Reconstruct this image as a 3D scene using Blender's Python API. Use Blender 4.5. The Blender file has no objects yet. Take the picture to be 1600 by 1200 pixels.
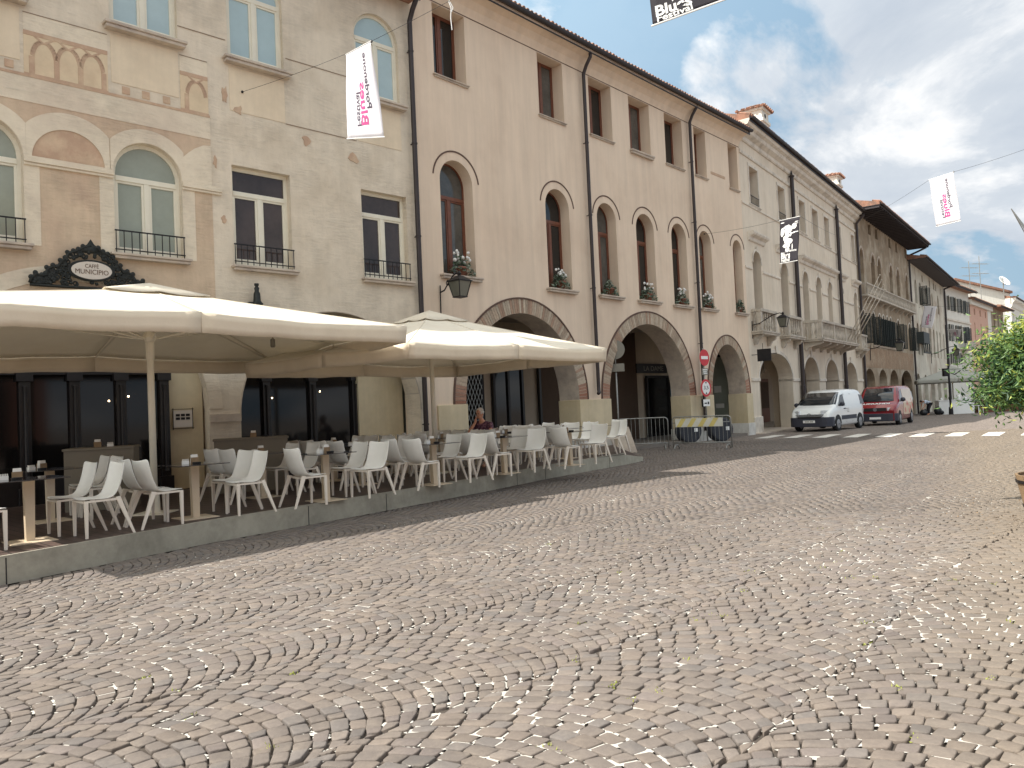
import bpy, bmesh, math, random
import numpy as np
from mathutils import Vector, Matrix, noise
from math import sin, cos, pi, radians as R, atan2, hypot
random.seed(7)
S = bpy.context.scene
COL = S.collection

# ------------------------------------------------------------------ camera, light, sky
HC = 1.65
ROLL = math.atan(.045); PITCH = math.atan(36.5*cos(ROLL)/1200)
cd = bpy.data.cameras.new('camera'); cam = bpy.data.objects.new('camera', cd); COL.objects.link(cam)
cd.sensor_width = 36; cd.lens = 27.0; cd.clip_start = .05; cd.clip_end = 3000
fw = Vector((0, cos(PITCH), sin(PITCH))); u0 = Vector((0, -sin(PITCH), cos(PITCH))); r0 = Vector((1, 0, 0))
rt = r0*cos(ROLL)-u0*sin(ROLL); up = u0*cos(ROLL)+r0*sin(ROLL)
m3 = Matrix((rt, up, -fw)).transposed()
cam.matrix_world = Matrix.Translation((0, 0, HC)) @ m3.to_4x4()
S.camera = cam
S.view_settings.view_transform = 'Standard'; S.view_settings.look = 'None'
S.view_settings.exposure = 0.78; S.view_settings.gamma = 1

SUNK = Vector((.77, .24, -1))
sl = bpy.data.lights.new('sun', 'SUN'); sun = bpy.data.objects.new('sun', sl); COL.objects.link(sun)
sl.energy = 4.25; sl.angle = R(.6); sl.color = (1, .95, .87)
sun.rotation_euler = SUNK.to_track_quat('-Z', 'Y').to_euler()

W = bpy.data.worlds.new('World'); S.world = W; W.use_nodes = True
nt = W.node_tree; nt.nodes.clear()
def N(t, k, **kw):
    n = t.nodes.new(k)
    for a, b in kw.items():
        if a.startswith('i_'): n.inputs[a[2:].replace('_', ' ')].default_value = b
        else: setattr(n, a, b)
    return n
L = nt.links.new
sky = N(nt, 'ShaderNodeTexSky', sky_type='NISHITA', sun_disc=False, sun_elevation=math.atan(1/hypot(.77, .24)),
        sun_rotation=R(251), altitude=20, air_density=1.3, dust_density=2.2, ozone_density=1.2)
tc = N(nt, 'ShaderNodeTexCoord')
# clouds live on a flat layer high overhead: direction / height
sx = N(nt, 'ShaderNodeSeparateXYZ'); L(tc.outputs['Generated'], sx.inputs[0])
mx = N(nt, 'ShaderNodeMath', operation='MAXIMUM'); L(sx.outputs[2], mx.inputs[0]); mx.inputs[1].default_value = .0
ad = N(nt, 'ShaderNodeMath', operation='ADD'); L(mx.outputs[0], ad.inputs[0]); ad.inputs[1].default_value = .34
dv = N(nt, 'ShaderNodeVectorMath', operation='DIVIDE'); L(tc.outputs['Generated'], dv.inputs[0])
cb = N(nt, 'ShaderNodeCombineXYZ'); [L(ad.outputs[0], cb.inputs[i]) for i in range(3)]; L(cb.outputs[0], dv.inputs[1])
mp = N(nt, 'ShaderNodeMapping'); L(dv.outputs[0], mp.inputs[0]); mp.inputs['Location'].default_value = (1.8, 2.2, 0)
n1 = N(nt, 'ShaderNodeTexNoise', i_Scale=1.55, i_Detail=12.0, i_Roughness=.56, i_Distortion=.25); L(mp.outputs[0], n1.inputs['Vector'])
r1 = N(nt, 'ShaderNodeValToRGB'); L(n1.outputs['Fac'], r1.inputs[0])
r1.color_ramp.elements[0].position = .43; r1.color_ramp.elements[1].position = .475
r1.color_ramp.elements[0].color = (.08, .08, .08, 1)
n2 = N(nt, 'ShaderNodeTexNoise', i_Scale=2.6, i_Detail=9.0, i_Roughness=.6, i_Distortion=.4); L(mp.outputs[0], n2.inputs['Vector'])
r2 = N(nt, 'ShaderNodeValToRGB'); L(n2.outputs['Fac'], r2.inputs[0])
e = r2.color_ramp.elements; e[0].position = .36; e[0].color = (5.0, 5.6, 6.4, 1); e[1].position = .62; e[1].color = (8.8, 8.9, 9.0, 1)
m1 = e.new(.52); m1.color = (6.0, 6.5, 7.1, 1)
sk2 = N(nt, 'ShaderNodeMix', data_type='RGBA', blend_type='MIX'); sk2.inputs[0].default_value = .8
L(sky.outputs[0], sk2.inputs[6]); sk2.inputs[7].default_value = (3.0, 4.7, 6.3, 1)
mixc = N(nt, 'ShaderNodeMix', data_type='RGBA'); L(r1.outputs[0], mixc.inputs[0]); L(sk2.outputs[2], mixc.inputs[6]); L(r2.outputs[0], mixc.inputs[7])
# glow added around the sun, out of view, brightens and warms the fill light
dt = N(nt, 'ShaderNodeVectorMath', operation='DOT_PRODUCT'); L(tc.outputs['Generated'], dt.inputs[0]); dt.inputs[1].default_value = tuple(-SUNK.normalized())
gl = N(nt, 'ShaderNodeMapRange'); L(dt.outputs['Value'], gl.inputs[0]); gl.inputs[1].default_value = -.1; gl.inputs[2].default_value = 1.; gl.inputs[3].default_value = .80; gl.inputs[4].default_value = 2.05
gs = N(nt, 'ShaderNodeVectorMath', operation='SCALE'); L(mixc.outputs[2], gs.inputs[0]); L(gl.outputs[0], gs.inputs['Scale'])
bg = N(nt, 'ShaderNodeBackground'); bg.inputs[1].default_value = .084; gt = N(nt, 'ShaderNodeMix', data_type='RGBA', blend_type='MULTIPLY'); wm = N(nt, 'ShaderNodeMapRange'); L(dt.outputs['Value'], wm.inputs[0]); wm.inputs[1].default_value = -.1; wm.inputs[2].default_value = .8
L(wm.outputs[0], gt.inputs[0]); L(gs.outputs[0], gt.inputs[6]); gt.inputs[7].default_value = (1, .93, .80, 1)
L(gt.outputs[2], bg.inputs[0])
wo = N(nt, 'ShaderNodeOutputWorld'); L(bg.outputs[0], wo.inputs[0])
try: W.cycles.sampling_method = 'MANUAL'; W.cycles.sample_map_resolution = 512
except Exception: pass

# ------------------------------------------------------------------ materials
def srgb(r, g, b, k=1.0):
    gr = (r+g+b)/3
    f = lambda c: ((c/255)/12.92 if c/255 < .04045 else (((c/255)+.055)/1.055)**2.4)*k
    return (f(r), f(g), f(b), 1)
def fac(r, g, b, k=1.0):
    c = srgb(r, g, b, k); return (min(c[0]*1.13, .8), min(c[1]*1.23, .78), min(c[2]*1.42, .74), 1)
def fac2(r, g, b, k=1.0):
    c = srgb(r, g, b, k); return (min(c[0]*1.10, .8), min(c[1]*1.14, .78), min(c[2]*1.19, .74), 1)
MATS = {}
def mat(name, col, rough=.7, metal=0., var=.12, vscale=3., bump=0., bscale=40., spec=.5, attr=False, stain=None, sscale=.7, samt=.5,
        streak=0., ridge=0., brick=0., brickcol=None, emit=0., extra=None, coat=0.):
    if name in MATS: return MATS[name]
    m = bpy.data.materials.new(name); m.use_nodes = True; t = m.node_tree; l = t.links.new
    b = t.nodes['Principled BSDF']; b.inputs['Roughness'].default_value = rough; b.inputs['Metallic'].default_value = metal
    b.inputs['Specular IOR Level'].default_value = spec
    if coat: b.inputs['Coat Weight'].default_value = coat; b.inputs['Coat Roughness'].default_value = .05
    c4 = tuple(col[:3])+(1,)
    tcx = N(t, 'ShaderNodeTexCoord')
    def mul(a, fac_out, lo, hi):
        r = N(t, 'ShaderNodeMapRange'); l(fac_out, r.inputs[0]); r.inputs[1].default_value = .3; r.inputs[2].default_value = .7
        r.inputs[3].default_value = lo; r.inputs[4].default_value = hi
        v = N(t, 'ShaderNodeVectorMath', operation='SCALE'); l(a, v.inputs[0]); l(r.outputs[0], v.inputs['Scale']); return v.outputs[0]
    if attr:
        at = N(t, 'ShaderNodeAttribute', attribute_name='Col'); cur = at.outputs['Color']
    else:
        rg = N(t, 'ShaderNodeRGB'); rg.outputs[0].default_value = c4; cur = rg.outputs[0]
    if stain is not None:
        ns = N(t, 'ShaderNodeTexNoise', i_Scale=sscale, i_Detail=8., i_Roughness=.62, i_Distortion=.3)
        l(tcx.outputs['Object'], ns.inputs['Vector'])
        rr = N(t, 'ShaderNodeMapRange'); l(ns.outputs['Fac'], rr.inputs[0]); rr.inputs[1].default_value = .47; rr.inputs[2].default_value = .66
        rr.inputs[3].default_value = 0; rr.inputs[4].default_value = samt
        mm = N(t, 'ShaderNodeMix', data_type='RGBA'); l(rr.outputs[0], mm.inputs[0]); l(cur, mm.inputs[6]); mm.inputs[7].default_value = tuple(stain[:3])+(1,)
        cur = mm.outputs[2]
    if streak:
        mp_ = N(t, 'ShaderNodeMapping'); mp_.inputs['Scale'].default_value = (2.2, 2.2, .16); l(tcx.outputs['Object'], mp_.inputs[0])
        nk = N(t, 'ShaderNodeTexNoise', i_Scale=1.6, i_Detail=7., i_Roughness=.65); l(mp_.outputs[0], nk.inputs['Vector'])
        cur = mul(cur, nk.outputs['Fac'], 1-streak, 1+streak*.35)
    if var:
        nv = N(t, 'ShaderNodeTexNoise', i_Scale=vscale, i_Detail=9., i_Roughness=.68); l(tcx.outputs['Object'], nv.inputs['Vector'])
        cur = mul(cur, nv.outputs['Fac'], 1-var, 1+var)
    hsrc = None
    if brick:
        mpb = N(t, 'ShaderNodeMapping'); mpb.inputs['Rotation'].default_value = (pi/2, 0, 0); l(tcx.outputs['Object'], mpb.inputs[0])
        nw = N(t, 'ShaderNodeTexNoise', i_Scale=3., i_Detail=3.); l(tcx.outputs['Object'], nw.inputs['Vector'])
        wv = N(t, 'ShaderNodeVectorMath', operation='SCALE'); l(nw.outputs['Color'], wv.inputs[0]); wv.inputs['Scale'].default_value = .025
        wa = N(t, 'ShaderNodeVectorMath', operation='ADD'); l(mpb.outputs[0], wa.inputs[0]); l(wv.outputs[0], wa.inputs[1])
        bk = N(t, 'ShaderNodeTexBrick'); l(wa.outputs[0], bk.inputs['Vector'])
        bk.inputs['Scale'].default_value = 1.; bk.inputs['Brick Width'].default_value = .26; bk.inputs['Row Height'].default_value = .075
        bk.inputs['Mortar Size'].default_value = .008; bk.inputs['Mortar Smooth'].default_value = .6
        bk.inputs['Color1'].default_value = (1, 1, 1, 1); bk.inputs['Color2'].default_value = (.72, .72, .72, 1); bk.inputs['Mortar'].default_value = (.25, .25, .25, 1)
        # the brick relief shows only in patches, elsewhere it is filled with paint
        nm = N(t, 'ShaderNodeTexNoise', i_Scale=1.1, i_Detail=6., i_Roughness=.7); l(tcx.outputs['Object'], nm.inputs['Vector'])
        rm = N(t, 'ShaderNodeMapRange'); l(nm.outputs['Fac'], rm.inputs[0]); rm.inputs[1].default_value = .38; rm.inputs[2].default_value = .62; rm.inputs[3].default_value = .35
        mb_ = N(t, 'ShaderNodeMath', operation='MULTIPLY'); l(bk.outputs['Fac'], mb_.inputs[0]); l(rm.outputs[0], mb_.inputs[1])
        mo = N(t, 'ShaderNodeMath', operation='MULTIPLY'); l(mb_.outputs[0], mo.inputs[0]); mo.inputs[1].default_value = -1.
        hsrc = mo.outputs[0]
        if brickcol is not None:
            m4 = N(t, 'ShaderNodeMix', data_type='RGBA', blend_type='MULTIPLY'); m4.inputs[0].default_value = brickcol
            l(cur, m4.inputs[6]); l(bk.outputs['Color'], m4.inputs[7]); cur = m4.outputs[2]
    l(cur, b.inputs['Base Color'])
    if emit:
        b.inputs['Emission Color'].default_value = c4; b.inputs['Emission Strength'].default_value = emit
    if ridge:
        mr_ = N(t, 'ShaderNodeMapping'); mr_.inputs['Scale'].default_value = (2.6, 2.6, 17.); l(tcx.outputs['Object'], mr_.inputs[0])
        nr = N(t, 'ShaderNodeTexNoise', i_Scale=1.25, i_Detail=4., i_Roughness=.6, i_Distortion=.3); l(mr_.outputs[0], nr.inputs['Vector'])
        nm = N(t, 'ShaderNodeTexNoise', i_Scale=.9, i_Detail=5., i_Roughness=.7); l(tcx.outputs['Object'], nm.inputs['Vector'])
        rm = N(t, 'ShaderNodeMapRange'); l(nm.outputs['Fac'], rm.inputs[0]); rm.inputs[1].default_value = .36; rm.inputs[2].default_value = .6; rm.inputs[3].default_value = .12
        mo = N(t, 'ShaderNodeMath', operation='MULTIPLY'); l(nr.outputs['Fac'], mo.inputs[0]); l(rm.outputs[0], mo.inputs[1]); hsrc = mo.outputs[0]
        rk = N(t, 'ShaderNodeMapRange'); l(mo.outputs[0], rk.inputs[0]); rk.inputs[1].default_value = .25; rk.inputs[2].default_value = .6; rk.inputs[3].default_value = 1.0; rk.inputs[4].default_value = .86
        vk = N(t, 'ShaderNodeVectorMath', operation='SCALE'); l(cur, vk.inputs[0]); l(rk.outputs[0], vk.inputs['Scale']); l(vk.outputs[0], b.inputs['Base Color'])
    if bump or brick or ridge:
        nb = N(t, 'ShaderNodeTexNoise', i_Scale=bscale, i_Detail=6., i_Roughness=.6); l(tcx.outputs['Object'], nb.inputs['Vector'])
        bp = N(t, 'ShaderNodeBump'); bp.inputs['Strength'].default_value = max(bump, .15); bp.inputs['Distance'].default_value = .01
        l(nb.outputs['Fac'], bp.inputs['Height']); nrm = bp.outputs[0]
        if hsrc is not None:
            b2 = N(t, 'ShaderNodeBump'); b2.inputs['Strength'].default_value = brick or ridge; b2.inputs['Distance'].default_value = .012 if brick else .03
            l(hsrc, b2.inputs['Height']); l(nrm, b2.inputs['Normal']); nrm = b2.outputs[0]
        l(nrm, b.inputs['Normal'])
    MATS[name] = m
    return m
def glassy(name, col, rough=.04, spec=.6):
    return mat(name, col, rough=rough, spec=spec, var=.0, bump=0)

M = {}
M['cream'] = mat('cream painted brick', fac(209, 189, 160), .85, var=.06, stain=fac(178, 156, 126), samt=.45, streak=.10, ridge=.55, bump=.25, bscale=30)
M['ochre'] = mat('ochre painted brick', fac(195, 167, 134), .85, var=.08, stain=fac(178, 146, 118), samt=.6, streak=.12, ridge=.55, bump=.3, bscale=30)
M['paleband'] = mat('pale painted band', fac2(214, 198, 174), .85, var=.06, stain=fac2(190, 170, 150), samt=.5, ridge=.55, bump=.25, bscale=30)
M['pinkfresco'] = mat('faded pink fresco', srgb(186, 156, 132), .85, var=.12, stain=srgb(206, 182, 154), samt=.7, sscale=2.5, bump=.2)
M['pinkpale'] = mat('pale fresco ground', srgb(214, 194, 164), .85, var=.08, stain=srgb(200, 174, 146), samt=.5, sscale=2.)
M['smooth'] = mat('smooth cream plaster', fac2(214, 194, 166), .8, var=.06, stain=fac2(200, 178, 150), samt=.4, streak=.08, bump=.1)
M['plasterB'] = mat('warm beige plaster', fac(214, 187, 156), .85, var=.03, vscale=1.1, stain=fac(190, 160, 130), samt=.35, sscale=.4, streak=.12, bump=.08, bscale=18)
M['trimB'] = mat('dark arch line', srgb(92, 70, 60), .8)
M['plasterC'] = mat('pale ivory plaster', fac(210, 190, 162), .85, var=.05, vscale=1.2, stain=fac(184, 162, 132), samt=.4, sscale=.4, streak=.13, bump=.1)
M['plasterD'] = mat('old brown fresco plaster', srgb(156, 138, 116), .9, var=.24, vscale=1.6, stain=srgb(196, 184, 164), samt=.8, sscale=.6, streak=.3, bump=.3, bscale=10)
M['brickD'] = mat('worn brown brick', srgb(166, 138, 112), .9, var=.22, vscale=2., stain=srgb(186, 168, 144), samt=.6, brick=.9, brickcol=.5, bump=.3)
M['plasterE'] = mat('patchy cream plaster', fac(204, 190, 164), .9, var=.15, vscale=1.1, stain=fac(150, 122, 96), samt=.75, sscale=.35, streak=.3, bump=.2, bscale=10)
M['white'] = mat('white plaster', srgb(222, 218, 208), .85, var=.06, streak=.12)
M['orange'] = mat('orange plaster', srgb(206, 166, 146), .85, var=.08, streak=.12)
M['stone'] = mat('grey white stone', srgb(188, 178, 164), .8, var=.2, vscale=5, stain=fac2(120, 112, 104), samt=.6, sscale=2.5, bump=.3, bscale=25)
M['sill'] = mat('sill stone', srgb(192, 178, 162), .8, var=.14, vscale=6, stain=fac2(140, 124, 116), samt=.5, sscale=2., bump=.2)
M['stoneC'] = mat('ivory stone', fac2(206, 194, 178), .8, var=.12, vscale=4, stain=fac2(150, 138, 124), samt=.55, sscale=1.6, bump=.15)
M['dado'] = mat('yellow painted plinth', fac(196, 174, 136), .7, var=.07, streak=.12, stain=fac(180, 156, 112), samt=.5, bump=.06)
M['marble'] = mat('white marble base', fac2(206, 200, 190), .6, var=.12, stain=fac2(160, 150, 140), samt=.5, sscale=2)
M['brickarch'] = mat('arch bricks', (1, 1, 1), .9, attr=True, var=.18, vscale=14, bump=.5, bscale=35)
M['score'] = mat('scored plaster line', srgb(146, 128, 110), .9)
M['pipe'] = mat('dark brown pipe', srgb(58, 50, 50), .45, metal=.3, var=.15, vscale=6)
M['gutter'] = mat('dark gutter', srgb(60, 58, 62), .5, metal=.4, var=.1)
M['tile'] = mat('roof tile', srgb(150, 110, 90), .85, var=.35, vscale=5, stain=srgb(100, 88, 80), samt=.7, sscale=3, bump=.3)
M['eaveD'] = mat('dark eave timber', srgb(62, 56, 58), .8, var=.25, vscale=6)
M['whiteframe'] = mat('cream window paint', srgb(226, 220, 202), .5, var=.05)
M['brownframe'] = mat('brown wood frame', srgb(112, 66, 46), .45, var=.2, vscale=8, bump=.1)
M['glassdark'] = glassy('dark window glass', (.012, .013, .014))
M['glassshop'] = glassy('black shop glass', (.010, .009, .009), .07, .35)
M['glasscurtain'] = mat('glass over a pale curtain', srgb(84, 82, 78), .06, var=.45, vscale=1.6, spec=.6)
M['glassred'] = mat('reddish reflection tinted glass', (.060, .042, .036), rough=.05, spec=.5, var=.4, vscale=1.3)  # reddish brown reflections are painted into the pane colour
M['glasspale'] = mat('curtained glass', srgb(172, 192, 196), .12, var=.05, spec=.6)
M['glassgreen'] = mat('greenish curtained glass', srgb(150, 154, 140), .1, var=.08, spec=.6)
M['iron'] = mat('black iron', srgb(38, 36, 38), .5, metal=.5, var=.2, vscale=20)
M['ironwork'] = mat('green black cast iron', srgb(40, 42, 40), .45, metal=.5, var=.3, vscale=25, bump=.3)
M['plaque'] = mat('cream enamel', srgb(206, 196, 184), .4, var=.04)
M['ink'] = mat('brown lettering', srgb(96, 70, 52), .6)
M['black'] = mat('black paint', srgb(26, 24, 26), .5, var=.1)
M['whitepaint'] = mat('white paint', srgb(232, 232, 230), .5, var=.03)
M['shopblack'] = mat('black shop joinery', srgb(30, 27, 28), .4, var=.25, vscale=8)
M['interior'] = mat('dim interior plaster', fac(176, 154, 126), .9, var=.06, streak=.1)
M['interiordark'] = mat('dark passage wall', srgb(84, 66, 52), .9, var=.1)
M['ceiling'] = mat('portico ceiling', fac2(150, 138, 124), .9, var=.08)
M['canvas'] = mat('cream canvas', srgb(246, 238, 222), .85, var=.04, vscale=2, stain=srgb(234, 222, 200), samt=.3, sscale=1.2, bump=.08, bscale=60)
M['canvasgrey'] = mat('grey canvas', srgb(168, 168, 160), .9, var=.06)
M['valance'] = mat('shade toned cream valance', srgb(226, 212, 190), .9, var=.05, vscale=2, stain=srgb(206, 190, 164), samt=.35, sscale=1.2, bump=.2, bscale=30)  # canopy canvas made opaque and darker: shade of the sunless edge in its colour
M['pole'] = mat('cream metal pole', srgb(224, 216, 198), .4, var=.04)
M['chair'] = mat('pale grey plastic', srgb(234, 232, 226), .42, var=.03, vscale=6)
M['chairleg'] = mat('ivory chair leg', srgb(228, 218, 204), .45, var=.03)
M['tabletop'] = mat('smoked table glass', srgb(52, 48, 48), .08, var=.1, spec=.6)
M['tablepost'] = mat('sand table post', srgb(206, 188, 162), .45, var=.05)
M['floorstone'] = mat('portico paving', srgb(120, 112, 104), .8, var=.15)
M['drum'] = mat('dark drum', srgb(46, 48, 56), .6, var=.1)
M['boardwhite'] = mat('dull white board', srgb(206, 204, 192), .6)
M['deck'] = None
for m_ in ('canvas',):
    t = M[m_].node_tree; b = t.nodes['Principled BSDF']; tr = N(t, 'ShaderNodeBsdfTranslucent'); t.links.new(b.inputs['Base Color'].links[0].from_socket, tr.inputs[0])
    ms = N(t, 'ShaderNodeMixShader'); ms.inputs[0].default_value = .24; t.links.new(b.outputs[0], ms.inputs[1]); t.links.new(tr.outputs[0], ms.inputs[2]); t.links.new(ms.outputs[0], t.nodes['Material Output'].inputs[0])
M['concrete'] = mat('grey platform fascia', srgb(166, 161, 146), .8, var=.2, vscale=3, stain=srgb(104, 100, 88), samt=.45, sscale=1.5, bump=.15)
M['bargrey'] = mat('grey bar counter', srgb(120, 112, 98), .6, var=.05)
M['bardark'] = mat('dark bar side', srgb(54, 54, 58), .6, var=.05)
M['paper'] = mat('white napkins', srgb(226, 222, 214), .7, var=.02)
M['cloth'] = mat('white banner cloth', srgb(218, 216, 222), .75, var=.03)
M['magenta'] = mat('magenta print', srgb(196, 72, 138), .7)
M['darkprint'] = mat('dark print', srgb(62, 46, 70), .7)
M['galv'] = mat('galvanised steel', srgb(150, 150, 146), .45, metal=.6, var=.15, vscale=12)
M['signgrey'] = mat('grey sign back', srgb(130, 126, 116), .5, metal=.3, var=.06)
M['red'] = mat('red sign', srgb(196, 36, 48), .4)
M['yellow'] = mat('yellow stripe', srgb(208, 190, 116), .5)
M['vanwhite'] = mat('white van paint', srgb(232, 234, 234), .25, var=.01, coat=.6)
M['vanred'] = mat('red van paint', srgb(134, 16, 28), .25, var=.02, coat=.6)
M['vanbeige'] = mat('beige van wrap', srgb(196, 170, 138), .3, var=.06, coat=.4)
M['rubber'] = mat('tyre rubber', srgb(34, 34, 36), .8, var=.1)
M['bumper'] = mat('dark blue grey plastic', srgb(48, 50, 62), .55, var=.05)
M['carglass'] = glassy('vehicle glass', (.02, .024, .03), .03, .7)
M['rim'] = mat('silver rim', srgb(150, 152, 156), .35, metal=.7, var=.1)
M['lamp'] = mat('headlamp', srgb(200, 204, 208), .12, spec=.8, var=.15, vscale=30)
M['skin'] = mat('skin', srgb(206, 150, 122), .55, var=.06)
M['hairwhite'] = mat('white hair', srgb(214, 208, 200), .8, var=.15, vscale=60)
M['hairdark'] = mat('dark hair', srgb(36, 30, 28), .7, var=.2, vscale=60)
M['shirt'] = mat('dark patterned shirt', srgb(74, 40, 60), .8, var=.3, vscale=30, stain=srgb(180, 130, 140), samt=.7, sscale=22)
M['tshirt'] = mat('pale grey t-shirt', srgb(190, 200, 214), .85, var=.05)
M['trousers'] = mat('dark trousers', srgb(32, 32, 40), .85, var=.1)
M['terracotta'] = mat('terracotta', srgb(128, 84, 68), .85, var=.12)
M['leafdark'] = mat('dark leaves', (.035, .065, .03), .55, var=.35, vscale=8)
M['leafpale'] = mat('silver leaves', (.22, .26, .2), .7, var=.3, vscale=14)
M['petal'] = mat('white petals', srgb(226, 224, 220), .7)
M['shutter'] = mat('dark green shutter', srgb(34, 42, 42), .6, var=.15, vscale=6)
M['bag'] = mat('black bag', srgb(28, 30, 36), .4, var=.1)
M['lanternglass'] = mat('lantern glass', srgb(104, 104, 94), .15, var=.1, spec=.6)
M['lampon'] = mat('small lit lamp', (1, .75, .45), .5, emit=9)
M['bark'] = mat('bark', srgb(92, 76, 62), .9, var=.25, vscale=12, bump=.4)
M['woodpale'] = mat('weathered planter wood', srgb(140, 116, 88), .85, var=.2, vscale=6, bump=.2)

# ------------------------------------------------------------------ mesh helpers
class MB:
    def __init__(s): s.v = []; s.f = []; s.m = []; s.c = None
    def add(s, vs, fs, mi=0, M4=None):
        o = len(s.v)
        s.v += [tuple(M4 @ Vector(p)) for p in vs] if M4 is not None else [tuple(p) for p in vs]
        s.f += [tuple(o+i for i in f) for f in fs]; s.m += [mi]*len(fs); return s
    def box(s, x0, x1, y0, y1, z0, z1, mi=0, M4=None):
        if x0 > x1: x0, x1 = x1, x0
        if y0 > y1: y0, y1 = y1, y0
        if z0 > z1: z0, z1 = z1, z0
        v = [(x, y, z) for z in (z0, z1) for x, y in ((x0, y0), (x1, y0), (x1, y1), (x0, y1))]
        return s.add(v, [(3, 2, 1, 0), (4, 5, 6, 7), (0, 1, 5, 4), (1, 2, 6, 5), (2, 3, 7, 6), (3, 0, 4, 7)], mi, M4)
    def hexa(s, b, t, mi=0):      # bottom quad, top quad (ccw from above)
        return s.add(list(b)+list(t), [(3, 2, 1, 0), (4, 5, 6, 7), (0, 1, 5, 4), (1, 2, 6, 5), (2, 3, 7, 6), (3, 0, 4, 7)], mi)
    def prism(s, poly, a0, a1, ax='y', mi=0, M4=None):   # poly in the two other axes (x,z) for y, (x,y) for z, (y,z) for x
        n = len(poly)
        mk = {'y': lambda p, a: (p[0], a, p[1]), 'z': lambda p, a: (p[0], p[1], a), 'x': lambda p, a: (a, p[0], p[1])}[ax]
        v = [mk(p, a0) for p in poly]+[mk(p, a1) for p in poly]
        f = [tuple(range(n)), tuple(range(2*n-1, n-1, -1))]+[((i+1) % n, i, n+i, n+(i+1) % n) for i in range(n)]
        return s.add(v, f, mi, M4)
    def tube(s, path, r, n=8, mi=0, cap=True, M4=None):
        P = [Vector(p) for p in path]; rs = r if isinstance(r, (list, tuple)) else [r]*len(P)
        vs = []; fs = []; prev = None
        for i, p in enumerate(P):
            d = (P[min(i+1, len(P)-1)]-P[max(i-1, 0)]).normalized()
            if prev is None:
                a = d.orthogonal().normalized()
            else:
                a = (prev-d*prev.dot(d)); a = a.normalized() if a.length > 1e-6 else d.orthogonal().normalized()
            prev = a; b = d.cross(a)
            vs += [p+(a*cos(2*pi*k/n)+b*sin(2*pi*k/n))*rs[i] for k in range(n)]
        for i in range(len(P)-1):
            for k in range(n):
                fs.append((i*n+k, i*n+(k+1) % n, (i+1)*n+(k+1) % n, (i+1)*n+k))
        if cap: fs += [tuple(range(n-1, -1, -1)), tuple((len(P)-1)*n+k for k in range(n))]
        return s.add(vs, fs, mi, M4)
    def lathe(s, prof, n=12, mi=0, M4=None, c=(0, 0, 0)):
        vs = [(c[0]+r*cos(2*pi*k/n), c[1]+r*sin(2*pi*k/n), c[2]+z) for r, z in prof for k in range(n)]
        fs = [(i*n+k, i*n+(k+1) % n, (i+1)*n+(k+1) % n, (i+1)*n+k) for i in range(len(prof)-1) for k in range(n)]
        fs += [tuple(range(n-1, -1, -1)), tuple((len(prof)-1)*n+k for k in range(n))]
        return s.add(vs, fs, mi, M4)
    def ball(s, c, r, n=10, mi=0, M4=None):
        rr = r if isinstance(r, (list, tuple)) else (r, r, r)
        prof = [(sin(pi*(i+.02)/(n*1.0+.04)), -cos(pi*(i+.02)/(n+.04))) for i in range(n+1)]
        vs = [(c[0]+a*cos(2*pi*k/n)*rr[0], c[1]+a*sin(2*pi*k/n)*rr[1], c[2]+z*rr[2]) for a, z in prof for k in range(n)]
        fs = [(i*n+k, i*n+(k+1) % n, (i+1)*n+(k+1) % n, (i+1)*n+k) for i in range(len(prof)-1) for k in range(n)]
        return s.add(vs, fs, mi, M4)
    def mesh(s, name, mats):
        me = bpy.data.meshes.new(name); me.from_pydata(s.v, [], s.f)
        for m in mats: me.materials.append(m)
        me.polygons.foreach_set('material_index', s.m)
        return me
    def build(s, name, mats, parent=None, smooth=False, loc=(0, 0, 0), rz=0, bevel=0, solid=0, sub=0):
        mats = [M[m] if isinstance(m, str) else m for m in (mats if isinstance(mats, (list, tuple)) else [mats])]
        me = s.mesh(name, mats)
        if smooth: me.polygons.foreach_set('use_smooth', [True]*len(me.polygons))
        o = bpy.data.objects.new(name, me); COL.objects.link(o); o.parent = parent; o.location = loc; o.rotation_euler = (0, 0, rz)
        if solid: q = o.modifiers.new('s', 'SOLIDIFY'); q.thickness = solid; q.offset = 0
        if bevel: q = o.modifiers.new('b', 'BEVEL'); q.width = bevel; q.segments = 2; q.limit_method = 'ANGLE'
        if sub: q = o.modifiers.new('u', 'SUBSURF'); q.levels = q.render_levels = sub
        return o
def tag(o, label=None, cat=None, group=None, kind=None):
    if label: o['label'] = label
    if cat: o['category'] = cat
    if group: o['group'] = group
    if kind: o['kind'] = kind
    return o
def empty(name, loc=(0, 0, 0), rz=0, label=None, cat=None, group=None):
    o = bpy.data.objects.new(name, None); COL.objects.link(o); o.location = loc; o.rotation_euler = (0, 0, rz); o.empty_display_size = .2
    return tag(o, label, cat, group)
KIDS = {}
def copy_tree(o, parent=None):
    c = o.copy(); COL.objects.link(c); c.parent = parent
    for ch in list(o.children): copy_tree(ch, c)
    return c
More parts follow.
